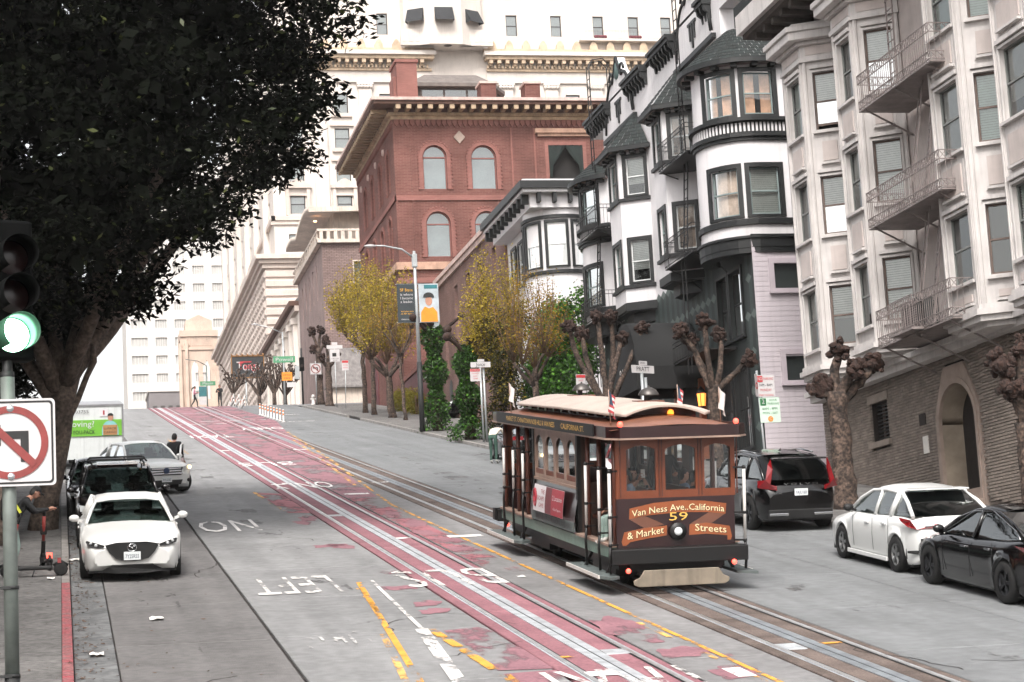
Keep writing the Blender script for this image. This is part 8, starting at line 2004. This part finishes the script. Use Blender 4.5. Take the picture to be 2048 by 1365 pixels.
person('pedestrian in pink top with ponytail walking at the crest', stand(10.05, 158.2, R(-90)), dict(lk=(-.1, .2, .5), la=(-.1, .22, .1), lt=(-.1, .38, .05), rk=(.1, -.05, .5), ra=(.1, -.3, .14), rt=(.1, -.2, .05), le=(-.24, .05, 1.14), lw=(-.2, .3, 1.2), re=(.24, -.1, 1.14), rw=(.2, .16, 1.16)), 'cloth_pink', 'cloth_black', 'shoe_dark', 1.66, long_hair=True)
person('pedestrian in black standing with folded arms at the crest', stand(12.0, 158.4, R(150)), dict(le=(-.28, .1, 1.15), lw=(-.02, .24, 1.2), re=(.28, .1, 1.15), rw=(.05, .22, 1.16)), 'cloth_black', 'cloth_black', 'shoe_dark', 1.74)
person('person in cream jumper and green trousers bending into a car boot', stand(15.15, 71.9, R(-35)), dict(pel=(0, -.08, .95), waist=(0, .08, 1.1), chest=(0, .3, 1.22), neck=(0, .45, 1.25), head=(0, .55, 1.3), top=(0, .62, 1.36), ls=(-.19, .32, 1.25), rs=(.19, .32, 1.25), le=(-.25, .5, 1.02), lw=(-.2, .72, .95), re=(.25, .5, 1.02), rw=(.2, .7, .92)), 'cloth_cream', 'cloth_green', 'shoe_white', 1.75)
person('dark-clothed person standing on the pavement below the upper street sign', stand(18.3, 79.0, R(120), .125), dict(), 'cloth_black', 'cloth_black', 'shoe_dark', 1.72); person('person in dark coat looking down beside the ivy bank', stand(19.0, 77.6, R(160), .125), dict(look=(0, .8, -.5)), 'cloth_black', 'cloth_black', 'shoe_dark', 1.7)
# riders on the cable car (standing or seated in the car's own tilt)
def aboard(x, y, z, rz): return W[CC.name] @ Matrix.Translation((x, y, z)) @ Matrix.Rotation(-GA, 4, 'X') @ Matrix.Rotation(rz, 4, 'Z')
SIT = dict(pel=(0, -.05, .45), waist=(0, -.08, .6), chest=(0, -.08, .86), neck=(0, -.06, 1.0), head=(0, -.03, 1.14), top=(0, -.03, 1.24), lh=(-.1, 0, .44), lk=(-.12, .42, .46), la=(-.12, .42, .08), lt=(-.12, .56, .035), rh=(.1, 0, .44), rk=(.12, .42, .46), ra=(.12, .42, .08), rt=(.12, .56, .035), ls=(-.19, -.06, .94), rs=(.19, -.06, .94), le=(-.24, .05, .68), lw=(-.15, .3, .6), re=(.24, .05, .68), rw=(.15, .3, .6))
ph = dict(SIT); ph.update(le=(-.26, .16, .74), lw=(-.06, .34, 1.02), re=(.26, .16, .72), rw=(.03, .34, 1.0)); pp = person('cable car rider in patterned shirt holding up a white phone behind the front window', aboard(-.42, .95, .84, R(186)), ph, 'cloth_floral', 'cloth_black', 'shoe_dark', 1.72, sleeve=-1)
mb = MB(); mb.box(-.04, .04, -.005, .005, -.075, .075); tag(mb.build('phone', 'cc_white', None, M=aboard(-.42, .95, .84, R(186)) @ Matrix.Translation((-.02, .42, 1.1)), bevel=.008), 'white phone held up by the rider in the patterned shirt', 'phone')
bl_ = dict(SIT); bl_.update(le=(-.3, .0, .8), lw=(-.46, .12, .98)); person('seated cable car rider in blue shirt and pale jeans on the open side bench', aboard(-.6, .85, .78, R(90)), bl_, 'cloth_blue', 'denim_pale', 'shoe_white', 1.75)
person('cable car grip operator in dark clothes standing behind the middle window', aboard(.3, 1.5, .78, R(180)), dict(le=(-.26, .12, 1.16), lw=(-.14, .34, 1.1)), 'cloth_black', 'cloth_black', 'shoe_dark', 1.74); person('cable car rider in pale blue jacket seated inside by the middle window', aboard(.62, 1.2, .78, R(-90)), dict(SIT), 'cloth_blue', 'cloth_black', 'shoe_dark', 1.7); person('cable car rider in black seated behind the right window', aboard(.62, .55, .78, R(-90)), dict(SIT), 'cloth_black', 'cloth_black', 'shoe_dark', 1.7)
# ---------------- rental scooters
PM('scooter_red', '#8f2a22', .4, var=.08, coat=.3); PM('scooter_black', '#141414', .6, var=.12)
def scooter(label, M, lamp=False):
 t = thing('kick_scooter', label, 'scooter', M=M, group='rental scooters on the pavement')
 mb = MB(); mb.box(-.09, .09, .18, .82, .13, .2); mb.build('deck', 'scooter_black', t, bevel=.02)
 for y in (0, .98):
  mb = MB(); mb.lathe([(.05, -.035), (.11, -.04), (.13, -.02), (.13, .02), (.11, .04), (.05, .035), (0, .03)], (0, y, .13), 20, 0, 'x'); mb.build('wheel', 'tyre', t); mb = MB(); mb.path([(0, y-.14, .2), (0, y, .285), (0, y+.14, .2)], .03, 6); mb.build('mudguard', 'scooter_black', t)
 mb = MB(); mb.bar((0, .0, .15), (0, .1, .5), .075); mb.bar((0, .05, .2), (0, .25, .17), .07); mb.build('steering_tube', 'scooter_black', t); mb = MB(); mb.path([(0, .07, .42), (0, .2, 1.02)], .034, 10); mb.build('stem', 'scooter_red', t); mb = MB(); mb.path([(0, .2, 1.0), (0, .23, 1.14)], .035, 8); mb.path([(-.27, .27, 1.16), (-.1, .23, 1.14), (.1, .23, 1.14), (.27, .27, 1.16)], .018, 8); mb.build('handlebar', 'scooter_black', t)
 mb = MB(); mb.box(-.05, .05, .92, .99, .24, .34); mb.build('tail_lamp', 'red_lamp' if lamp else 'lamp_red', t); mb = MB(); mb.path([(.08, .5, .13), (.14, .46, .0)], .012, 6); mb.build('kickstand', 'scooter_black', t); mb = MB(); mb.box(-.06, .06, .06, .16, .62, .8); mb.build('battery_box', 'scooter_black', t, bevel=.02); return t
scooter('red and black kick scooter standing across the pavement in front of the rider', Matrix.Translation((-1.05, 39.6, gz(39.6)+.125)) @ Matrix.Rotation(R(-90), 4, 'Z')); scooter('red and black kick scooter with lit tail lamp held by the rider', Matrix.Translation((-.42, 41.6, gz(41.6)+.125)) @ Matrix.Rotation(R(-172), 4, 'Z') @ Matrix.Rotation(-GA, 4, 'X'), True)
# ================================================================== SIGNALS, SIGNS, LAMPS
PM('pole_grey', '#6f7671', .5, metal=.3, var=.15, scale=4); PM('pole_dark', '#1c1d1d', .6, var=.15, scale=4); PM('sign_white', '#bdbaba', .45, var=.05); PM('sign_ink', '#141414', .5, var=0); PM('sign_red', '#7d2f2c', .5, var=.1, scale=6); PM('sign_red2', '#b5383c', .5, var=.05); PM('sign_green', '#4a8a64', .5, var=.05); PM('sign_green_dark', '#2f6a42', .5, var=.05); PM('sign_pale_green', '#c2d6c6', .5, var=.05); PM('sign_orange', '#dd8a2a', .5, var=.05); PM('signal_black', '#050606', .8, spec=.1, var=.1); PM('visor_lit_green', '#2f5f46', .6, var=.1); PM('lens_red_off', '#1c0909', .3, var=.1); PM('galv', '#a9adae', .45, metal=.5, var=.1)
emis('green_light', '#b9ffda', 9).cycles.emission_sampling = 'AUTO'
def disc(mb, c, r0, r1, y, n=40, m=0): mb.lathe([(r0, 0), (r1, 0)], (c[0], y, c[1]), n, m, 'y')
def rrect(x0, x1, z0, z1, r, n=5):
 p = []
 for cx, cz, a0 in ((x1-r, z1-r, 0), (x0+r, z1-r, 90), (x0+r, z0+r, 180), (x1-r, z0+r, 270)): p += [(cx+r*math.cos(R(a0+90*i/n)), cz+r*math.sin(R(a0+90*i/n))) for i in range(n+1)]
 return p
def plate_mesh(pts, y0, y1): mb = MB(); mb.prism(pts, lambda a, b, d: (a, d, b), y0, y1); return mb
def no_turn(par, M, s=.38, full=True):
 """prohibition sign in the local xz plane facing -y; s = half size"""
 def b(mb, nm, mt): return mb.build(nm, mt, par, M=M)
 b(plate_mesh(rrect(-s, s, -s, s, s*.1), 0, .006), 'sign_face', 'sign_white')
 o = rrect(-s*.95, s*.95, -s*.95, s*.95, s*.09); i = rrect(-s*.905, s*.905, -s*.905, s*.905, s*.07); mb = MB(); n = len(o)
 for k in range(n): mb.add([(o[k][0], -.003, o[k][1]), (o[(k+1) % n][0], -.003, o[(k+1) % n][1]), (i[(k+1) % n][0], -.003, i[(k+1) % n][1]), (i[k][0], -.003, i[k][1])], [(0,1,2,3)])
 b(mb, 'sign_border', 'sign_ink')
 ar = [(.22, -.45), (.40, -.45), (.40, .26), (-.22, .26), (-.22, .42), (-.56, .17), (-.22, -.08), (-.22, .08), (.22, .08)]; b(plate_mesh([(x*s, z*s) for x, z in ar], -.006, -.003), 'arrow', 'sign_ink')
 mb = MB(); disc(mb, (0, 0), .68*s, .84*s, -.008, 48); b(mb, 'red_ring', 'sign_red'); c = math.cos(R(45)); q = [(-.74, .58), (-.58, .74), (.74, -.58), (.58, -.74)]; b(plate_mesh([(q[0][0]*s*.8, q[0][1]*s*.8), (q[1][0]*s*.8, q[1][1]*s*.8), (q[2][0]*s*.8, q[2][1]*s*.8), (q[3][0]*s*.8, q[3][1]*s*.8)], -.012, -.009), 'red_slash', 'sign_red')
 for z in (-.78, .78): mb = MB(); mb.lathe([(0, -.012), (.03, -.012), (.035, -.002)], (0, 0, z*s), 12, 0, 'y'); b(mb, 'bolt', 'chrome')
# near signal on the left
TS = thing('traffic_signal', 'traffic signal with lit green lamp and square no left turn sign, left edge', 'traffic signal', (-.46, 18.5, gz(18.5)))
zg = gz(18.5)
mb = MB(); mb.path([(0, 0, 0), (0, 0, 1.55-.0)], .066, 20); mb.build('pole', 'pole_dark', TS); mb = MB(); mb.path([(0, 0, 1.53), (0, 0, 2.9), (0, 0, 4.15)], .062, 20); mb.build('pole', 'pole_grey', TS)
for z in (1.52, 2.28): mb = MB(); mb.path([(0, 0, z), (0, 0, z+.03)], .07, 16); mb.bar((-.3, 0, z+.015), (0, -.06, z+.015), .025); mb.build('band', 'pole_dark', TS)
mb = MB(); mb.path([(0, 0, 4.0), (0, 0, 4.35)], .045, 12); mb.path([(0, 0, 4.12), (0, 0, 4.2)], .06, 12); mb.build('finial', 'pole_dark', TS)
no_turn(TS, Matrix.Translation((.02, -.09, 2.13-zg)), .385)
HS = Matrix.Translation((.05, -.05, 3.09-zg)) @ Matrix.Rotation(R(18), 4, 'Z')
mb = MB(); mb.box(-.2, .2, 0, .2, -.22, 1.05); mb.build('signal_head', 'signal_black', TS, M=HS, bevel=.03)
for k, lm in enumerate(('green_light', 'lens_red_off', 'lens_red_off')):
 z = .35*k+.0; mb = MB(); mb.lathe([(0, -.03), (.09, -.02), (.15, .0)], (0, 0, z), 28, 0, 'y'); mb.build('lens', lm, TS, M=HS)
 mb = MB(); mb.lathe([(.165, .0), (.165, -.3)], (0, 0, z), 28, 0, 'y', a0=R(-50), a1=R(230)); o = mb.build('visor', 'visor_lit_green' if k == 0 else 'signal_black', TS, M=HS, fix=False); o.modifiers.new('s', 'SOLIDIFY').thickness = .006  # lowest visor is green: glow of the lit lens put into its colour
# shared post helper for kerbside signs
def post(t, h, r=.03, mat='galv', n=10): mb = MB(); mb.path([(0, 0, 0), (0, 0, h)], r, n); return mb.build('post', mat, t)
def face(t, x0, x1, z0, z1, mat, y=-.04, nm='sign_face', rz=0., r=.02): return plate_mesh(rrect(x0, x1, z0, z1, r), y-.004, y).build(nm, mat, t, M=Matrix.Rotation(rz, 4, 'Z'))
def words(t, body, x, z, size, mat, y=-.05, cond=None, rz=0.): return text(body, size, mat, t, Matrix.Rotation(rz, 4, 'Z') @ Matrix(((1, 0, 0, x), (0, 0, -1, y), (0, 1, 0, z), (0, 0, 0, 1))), 'lettering', cond=cond)
def sign(name, label, x, y, rz=0.): return thing(name, label, 'sign', M=stand(x, y, rz, .12))
t = sign('street_sign', 'white street name sign lettered PRATT on a grey post above the cable car', 17.5, 60.3); post(t, 3.25, .05); mb = MB(); mb.path([(.14, .1, 0), (.14, .1, 3.1)], .05, 8); mb.build('post', 'galv', t)
face(t, -.42, .46, 3.22, 3.46, 'sign_white', rz=R(22)); words(t, 'PRATT', .02, 3.34, .2, 'sign_ink', cond=.5, rz=R(22)); face(t, -.12, .2, 3.47, 3.6, 'sign_white', rz=R(22)); words(t, '000', .02, 3.535, .09, 'sign_ink', cond=.18, rz=R(22))
t = sign('street_sign', 'white street name sign lettered Joice on a post beside the ivy', 17.5, 84.9); post(t, 3.3, .045); mb = MB(); mb.path([(.16, .1, 0), (.16, .1, 3.2)], .05, 8); mb.build('post', 'galv', t)
face(t, -.42, .45, 3.22, 3.45, 'sign_white'); words(t, 'Joice', .02, 3.34, .2, 'sign_ink', cond=.4); face(t, -.12, .18, 3.46, 3.57, 'sign_white'); face(t, -.46, -.02, 2.62, 3.16, 'sign_white', -.06); face(t, -.45, -.03, 3.04, 3.15, 'sign_red2', -.07); words(t, 'NO STOPPING', -.24, 3.09, .07, 'sign_white', -.08, .36)
for k, w_ in enumerate(('TOW-AWAY', 'ANY', 'TIME')): words(t, w_, -.24, 2.95-.11*k, .09, 'sign_red2', -.07, .2+.1*(k == 0))
t = sign('parking_sign', 'small white no stopping sign on a post in front of the ivy', 17.5, 68.0); post(t, 2.6, .03); face(t, -.16, .2, 2.45, 3.1, 'sign_white', rz=R(10)); face(t, -.15, .19, 2.98, 3.08, 'sign_red2', -.05, rz=R(10))
for k, w_ in enumerate(('NO', 'ANY', 'TIME')): words(t, w_, .02, 2.88-.13*k, .1, 'sign_red2', -.05, .16, R(10))
t = sign('parking_sign', 'pair of parking signs, red lettered above green lettered, beside the pink wall', 17.35, 49.3); mb = MB(); mb.path([(.1, 0, 0), (0, 0, 3.4)], .03, 10); mb.build('post', 'galv', t)
face(t, -.04, .44, 2.72, 3.28, 'sign_white'); face(t, -.02, .13, 3.1, 3.26, 'sign_red2', -.05); words(t, 'NO', .055, 3.18, .12, 'sign_white', -.06, .12); words(t, 'PARKING', .28, 3.18, .1, 'sign_red2', -.05, .26)
for k, (w_, cd) in enumerate((('7AM - 8AM', .36), ('MONDAY', .3), ('STREET CLEANING', .4))): words(t, w_, .2, 3.02-.13*k, .1 if k < 2 else .06, 'sign_red2' if k else 'sign_ink', -.05, cd)
face(t, .0, .54, 2.06, 2.7, 'sign_pale_green'); face(t, .02, .18, 2.5, 2.68, 'sign_green_dark', -.05); words(t, '2', .1, 2.59, .16, 'sign_white', -.06); words(t, 'HOUR', .37, 2.63, .08, 'sign_green_dark', -.05, .2); words(t, 'PARKING', .37, 2.54, .08, 'sign_green_dark', -.05, .3); words(t, '8AM - 9PM', .27, 2.41, .09, 'sign_green_dark', -.05, .4); words(t, 'MON - SAT', .27, 2.3, .08, 'sign_green_dark', -.05, .4); mb = MB(); disc(mb, (.27, 2.15), 0, .07, -.05, 20); mb.build('permit_disc', 'sign_orange', t); words(t, 'C', .27, 2.15, .1, 'sign_white', -.06); face(t, -.22, -.04, 2.72, 3.3, 'sign_white', -.02, rz=R(50)); mb = MB(); disc(mb, (-.13, 3.0), .05, .09, -.03, 20); mb.build('red_ring', 'sign_red2', t, M=Matrix.Rotation(R(50), 4, 'Z'))
# banner lamp post
LB = thing('street_lamp', 'tall street lamp post with long arm and two advertising banners', 'street lamp', (17.0, 97, gz(97)+.12)); zl = gz(97)+.12
mb = MB(); mb.path([(0, 0, 0), (0, 0, 3.4)], .13, 14); mb.build('pole_base', 'pole_dark', LB); mb = MB(); mb.path([(0, 0, 3.4), (0, 0, 8.9)], [.1, .07], 12); mb.build('pole', 'galv', LB)
mb = MB(); mb.path([(0, 0, 8.55), (-.6, 0, 9.0), (-1.5, 0, 9.18), (-2.1, 0, 9.2)], [.05, .045, .04, .035], 8); mb.build('arm', 'galv', LB); mb = MB(); mb.ball((-2.15, 0, 9.18), .2, 12, 6, 0, (1.6, .6, .35)); mb.build('lamp_head', 'sign_white', LB); mb = MB(); mb.box(-.12, .12, -.12, .12, 8.1, 8.75); mb.build('control_box', 'galv', LB, bevel=.02)
PM('banner_dark', '#2a3236', .7, var=.1); PM('banner_teal', '#2a6a70', .7, var=.1); PM('banner_pale', '#aab3b8', .7, var=.12); PM('banner_orange', '#d8871f', .7, var=.08); PM('banner_yellow', '#e0a62c', .7, var=.05)
zb0, zb1 = 16.5-zl, 18.4-zl
def bq(nm, mt, x0, x1, z0, z1, y=-.03): mb = MB(); mb.box(x0, x1, y-.008, y, z0, z1); return mb.build(nm, mt, LB)
bq('banner', 'banner_dark', -.95, -.08, zb0, zb1); bq('banner', 'banner_pale', .12, 1.1, zb0, zb1); bq('banner_panel', 'banner_teal', .4, 1.05, zb1-.24, zb1-.05, -.04)
for k, (w_, m_, zz, sz) in enumerate((('SF State', 'banner_yellow', 1.6, .2), ('is where', 'sign_white', 1.38, .18), ('I became', 'sign_white', 1.2, .18), ('a leader.', 'sign_white', 1.02, .18), ("Start your story", 'banner_yellow', .55, .1), ('at SF State', 'banner_yellow', .43, .1), ('sfstate.edu', 'sign_white', .16, .09))): words(LB, w_, -.48, zb0+zz, sz, m_, -.05, .62)
mb = MB(); mb.prism([(.18, zb0+.02), (1.02, zb0+.02), (1.0, zb0+.5), (.8, zb0+.75), (.6, zb0+.68), (.4, zb0+.78), (.2, zb0+.5)], lambda a, b, d: (a, d, b), -.05, -.04); mb.build('printed_jacket', 'banner_orange', LB); mb = MB(); mb.prism([(.6+.17*math.cos(a), zb0+1.05+.24*math.sin(a)) for a in np.linspace(0, 2*PI, 20)[:-1]], lambda a, b, d: (a, d, b), -.06, -.05); mb.build('printed_face', 'skin_print', LB); mb = MB(); mb.prism([(.6+.27*math.cos(a), zb0+1.25+.22*math.sin(a)) for a in np.linspace(-.15, PI+.15, 16)], lambda a, b, d: (a, d, b), -.07, -.06); mb.build('printed_hair', 'ink_black', LB)
for z in (zb0, zb1): mb = MB(); mb.bar((-1.0, 0, z), (1.12, 0, z), .03); mb.build('banner_rod', 'galv', LB)
# corner of the cross street: signals, signs, lamps
t = thing('traffic_signal', 'small far traffic signal with red lamp on the right corner at the crest', 'traffic signal', M=stand(17.45, 150.0, 0, .1)); post(t, 4.2, .07, 'pole_dark'); mb = MB(); mb.box(-.17, .17, -.2, .1, 2.5, 3.5); mb.build('signal_head', 'signal_black', t, bevel=.03); mb = MB(); mb.lathe([(0, -.22), (.13, -.2)], (0, 0, 2.85), 16, 0, 'y'); mb.build('lens', 'lens_red_off', t); mb = MB(); mb.box(-.5, -.2, -.1, .1, 1.9, 2.9); mb.build('side_head', 'galv', t)
t = sign('no_turn_sign', 'square no left turn sign on a post at the crest corner', 18.35, 149.0); post(t, 3.2, .035); no_turn(t, Matrix.Translation((0, -.06, 2.62)), .42)
t = sign('street_sign', 'white cross street sign over a cable car stop sign near the crest', 18.55, 139.5); post(t, 3.6, .035); face(t, -.55, .55, 4.1, 4.35, 'sign_white'); face(t, -.2, .2, 4.36, 4.55, 'sign_white'); mb = MB(); mb.path([(0, 0, 3.5), (0, 0, 4.2)], .03, 8); mb.build('post', 'galv', t); face(t, -.33, .33, 3.2, 4.05, 'sign_white'); face(t, -.18, .1, 3.55, 3.8, 'sign_ink', -.05, 'pictogram'); words(t, 'CABLE CAR', 0, 3.4, .11, 'sign_ink', -.05, .5); words(t, 'STOP', 0, 3.28, .11, 'sign_ink', -.05, .3)
t = sign('parking_sign', 'small red and white tow sign on a leaning post near the crest', 18.75, 136.5); mb = MB(); mb.path([(0, 0, 0), (.1, 0, 3.0)], .03, 8); mb.build('post', 'galv', t); face(t, -.15, .3, 2.6, 3.3, 'sign_white'); face(t, -.14, .29, 3.12, 3.28, 'sign_red2', -.05); words(t, 'TOW', .08, 2.95, .14, 'sign_red2', -.05); words(t, 'AWAY', .08, 2.78, .14, 'sign_red2', -.05, .34)
t = thing('street_lamp', 'slim street lamp carrying the green Powell sign past the crest', 'street lamp', M=stand(17.95, 167, 0, .1)); zz = gz(167)+.1; mb = MB(); mb.path([(0, 0, 0), (0, 0, 27.8-zz)], [.09, .06], 10); mb.build('pole', 'galv', t); mb = MB(); mb.path([(0, 0, 27.7-zz), (-1.0, 0, 28.2-zz), (-2.2, 0, 28.5-zz)], .04, 8); mb.build('arm', 'galv', t); mb = MB(); mb.ball((-2.25, 0, 28.5-zz), .2, 10, 6, 0, (1.6, .6, .35)); mb.build('lamp_head', 'sign_white', t)
face(t, -.85, .95, 25.25-zz, 25.78-zz, 'sign_green', -.1); words(t, 'Powell', .05, 25.5-zz, .42, 'sign_white', -.12, 1.4); face(t, -.2, .65, 23.75-zz, 24.45-zz, 'sign_orange', -.1); words(t, 'ROAD WORK', .22, 24.2-zz, .16, 'sign_ink', -.12, .7); words(t, 'AHEAD', .22, 23.95-zz, .16, 'sign_ink', -.12, .55); face(t, .2, .95, 23.2-zz, 23.6-zz, 'sign_white', -.1)
PM('sign_board_dark', '#26292c', .6, var=.1); PM('sign_wood', '#8a6236', .7, var=.15); PM('neon_red', '#b23039', .5, var=.05)
t = thing('signboard', 'dark hanging signboard with red script beside the hotel at the crest', 'sign', M=stand(17.6, 196, 0, .1)); zz = gz(196)+.1
mb = MB(); mb.box(-1.5, 1.5, -.15, .15, 28.3-zz, 30.3-zz); mb.build('board', 'sign_board_dark', t); mb = MB()
for b in ((-1.58, 1.58, 30.3, 30.42), (-1.58, 1.58, 28.2, 28.3)): mb.box(b[0], b[1], -.2, .2, b[2]-zz, b[3]-zz)
for x in (-1.58, 1.5): mb.box(x, x+.08, -.2, .2, 28.3-zz, 30.3-zz)
mb.build('frame', 'sign_wood', t)
for i in range(7): mb = MB(); mb.bar((-1.5+i*.5, -.3, 30.42-zz), (-1.5+i*.5, .3, 30.6-zz), .12); mb.build('roof_slat', 'sign_wood', t)
words(t, 'Tonga', .08, 29.33-zz, 1.25, 'sign_white', -.17, 2.3); words(t, 'Tonga', .08, 29.35-zz, .95, 'neon_red', -.2, 1.95); mb = MB(); mb.box(-.75, .35, -.2, -.17, 29.72-zz, 29.82-zz); mb.build('script_stroke', 'neon_red', t); mb = MB(); mb.path([(-.2, 0, 0), (-.2, 0, 28.2-zz)], .08, 8); mb.build('post', 'galv', t)
t = thing('street_lamp', 'far street lamp with green Mason sign and blue banner beyond the crest', 'street lamp', M=stand(20.9, 300, 0, .1)); zz = gz(300)+.1; mb = MB(); mb.path([(0, 0, 0), (0, 0, 45.2-zz)], .1, 8); mb.build('pole', 'pole_grey', t); mb = MB(); mb.path([(0, 0, 45.2-zz), (-1.2, 0, 45.9-zz), (-3.0, 0, 46.2-zz)], .06, 6); mb.build('arm', 'pole_grey', t); face(t, -1.0, 1.25, 42.2-zz, 42.85-zz, 'sign_green', -.15); words(t, 'Mason', .12, 42.52-zz, .5, 'sign_white', -.18, 1.5); face(t, -1.2, -.1, 40.6-zz, 42.1-zz, 'banner_teal', -.15, 'banner'); face(t, -1.2, -.1, 39.4-zz, 40.6-zz, 'sign_white', -.15, 'banner')
# striped barriers and posts on the street near the crest
PM('barrier_orange', '#c9743a', .6, var=.1)
for k in range(3):
 y = 156.5-k*4.6; t = thing('barrier', ('low orange and white barrier, farthest of the three at the crest', 'low orange and white barrier, middle of the three at the crest', 'low orange and white barrier, nearest of the three at the crest')[k], 'barrier', M=stand(12.75, y, R(90)), group='barriers at the crest')
 for j in range(5): mb = MB(); mb.box(-1.9+j*.76, -1.9+j*.76+.74, -.04, .04, .45, .68); mb.build('rail_stripe', 'barrier_orange' if j % 2 else 'cc_white', t)
 mb = MB(); mb.box(-1.9, 1.9, -.04, .04, .15, .3); mb.build('lower_rail', 'cc_white', t)
 for x in (-1.5, 1.5): mb = MB(); mb.bar((x, -.25, 0), (x, 0, .7), .05); mb.bar((x, .25, 0), (x, 0, .7), .05); mb.build('leg', 'cc_white', t)
for k in range(9):
 y = 132.0-k*1.75; t = thing('delineator_post', ('nearest', 'second nearest', 'third nearest', 'fourth nearest', 'middle', 'fourth farthest', 'third farthest', 'second farthest', 'farthest')[8-k]+' white lane post with orange bands in the row near the crest', 'post', M=stand(12.55, y, 0), group='row of lane posts'); mb = MB(); mb.lathe([(.12, 0), (.12, .03), (.045, .05), (.045, .75), (0, .76)], (0, 0, 0), 10); mb.build('tube', 'cc_white', t); mb = MB(); mb.lathe([(.048, .4), (.048, .52)], (0, 0, 0), 10); mb.lathe([(.048, .6), (.048, .7)], (0, 0, 0), 10); mb.build('band', 'barrier_orange', t)
# white hydrant and street-corner bin
t = thing('fire_hydrant', 'white fire hydrant at the crest corner by the signal', 'hydrant', M=stand(17.9, 147.5, 0, .12)); mb = MB(); mb.lathe([(.16, 0), (.16, .06), (.11, .08), (.11, .55), (.14, .57), (.14, .62), (.1, .7), (.03, .76), (0, .77)], (0, 0, 0), 12); mb.build('barrel', 'cc_white', t); mb = MB(); mb.path([(-.2, 0, .42), (.2, 0, .42)], .055, 8); mb.build('nozzle', 'cc_white', t)
# ---------------- left side houses (outside the frame; they shade the pavement)
PM('left_brick', '#5d4a42', .9, var=.2, scale=2, bump=.3); PM('left_plaster', '#6f665f', .85, var=.15, scale=1, streak=.15)
for k, (y0_, y1_, hgt, mt, lab) in enumerate(((21.5, 38, 13, 'left_brick', 'brown brick house at the left pavement behind the traffic signal'), (38.3, 58, 15, 'left_plaster', 'taupe plaster house at the left pavement behind the scooter rider'))):
 hs_ = thing('left_house', lab, 'building', (-5, (y0_+y1_)/2, gz(y0_)), group='houses on the left'); FL = frame((-4.75, 0, 0), (0, 1, 0), (1, 0, 0)); mb = MB(FL); hw_ = [(y, y+1.3, z, z+1.9) for y in np.arange(y0_+1.2, y1_-2, 2.9) for z in (gz(y1_)+1.2, gz(y1_)+4.6, gz(y1_)+8)]; wall(mb, y0_, y1_, gz(y0_)-1, gz(y0_)+hgt, hw_, 0, .2); mb.box(y0_, y1_, -11, -.5, gz(y0_)-1, gz(y0_)+hgt); mb.build('wall', mt, hs_, world=True, fix=False)
 for h in hw_: flat_win(hs_, FL, *h, glass='window_glass', rec=.15)
 mb = MB(FL); mb.box(y0_, y1_, 0, .5, gz(y0_)+hgt, gz(y0_)+hgt+.4); mb.build('cornice', mt, hs_, world=True)
# ================================================================== HAZE
hm = bpy.data.materials.new('haze_air'); hm.use_nodes = True; nt = hm.node_tree; nt.nodes.clear()
o_ = nt.nodes.new('ShaderNodeOutputMaterial'); pv = nt.nodes.new('ShaderNodeVolumePrincipled')
pv.inputs['Color'].default_value = (1.0, .97, .95, 1); pv.inputs['Density'].default_value = .0002; pv.inputs['Anisotropy'].default_value = .2
nt.links.new(pv.outputs[0], o_.inputs['Volume']); MATS['haze_air'] = hm
mb = MB(); mb.box(-310, 310, -70, 720, -3, 106); hz = mb.build("haze", hm); hz["kind"] = "stuff"; hz["label"] = "pale milky air that washes out the far end of the street"
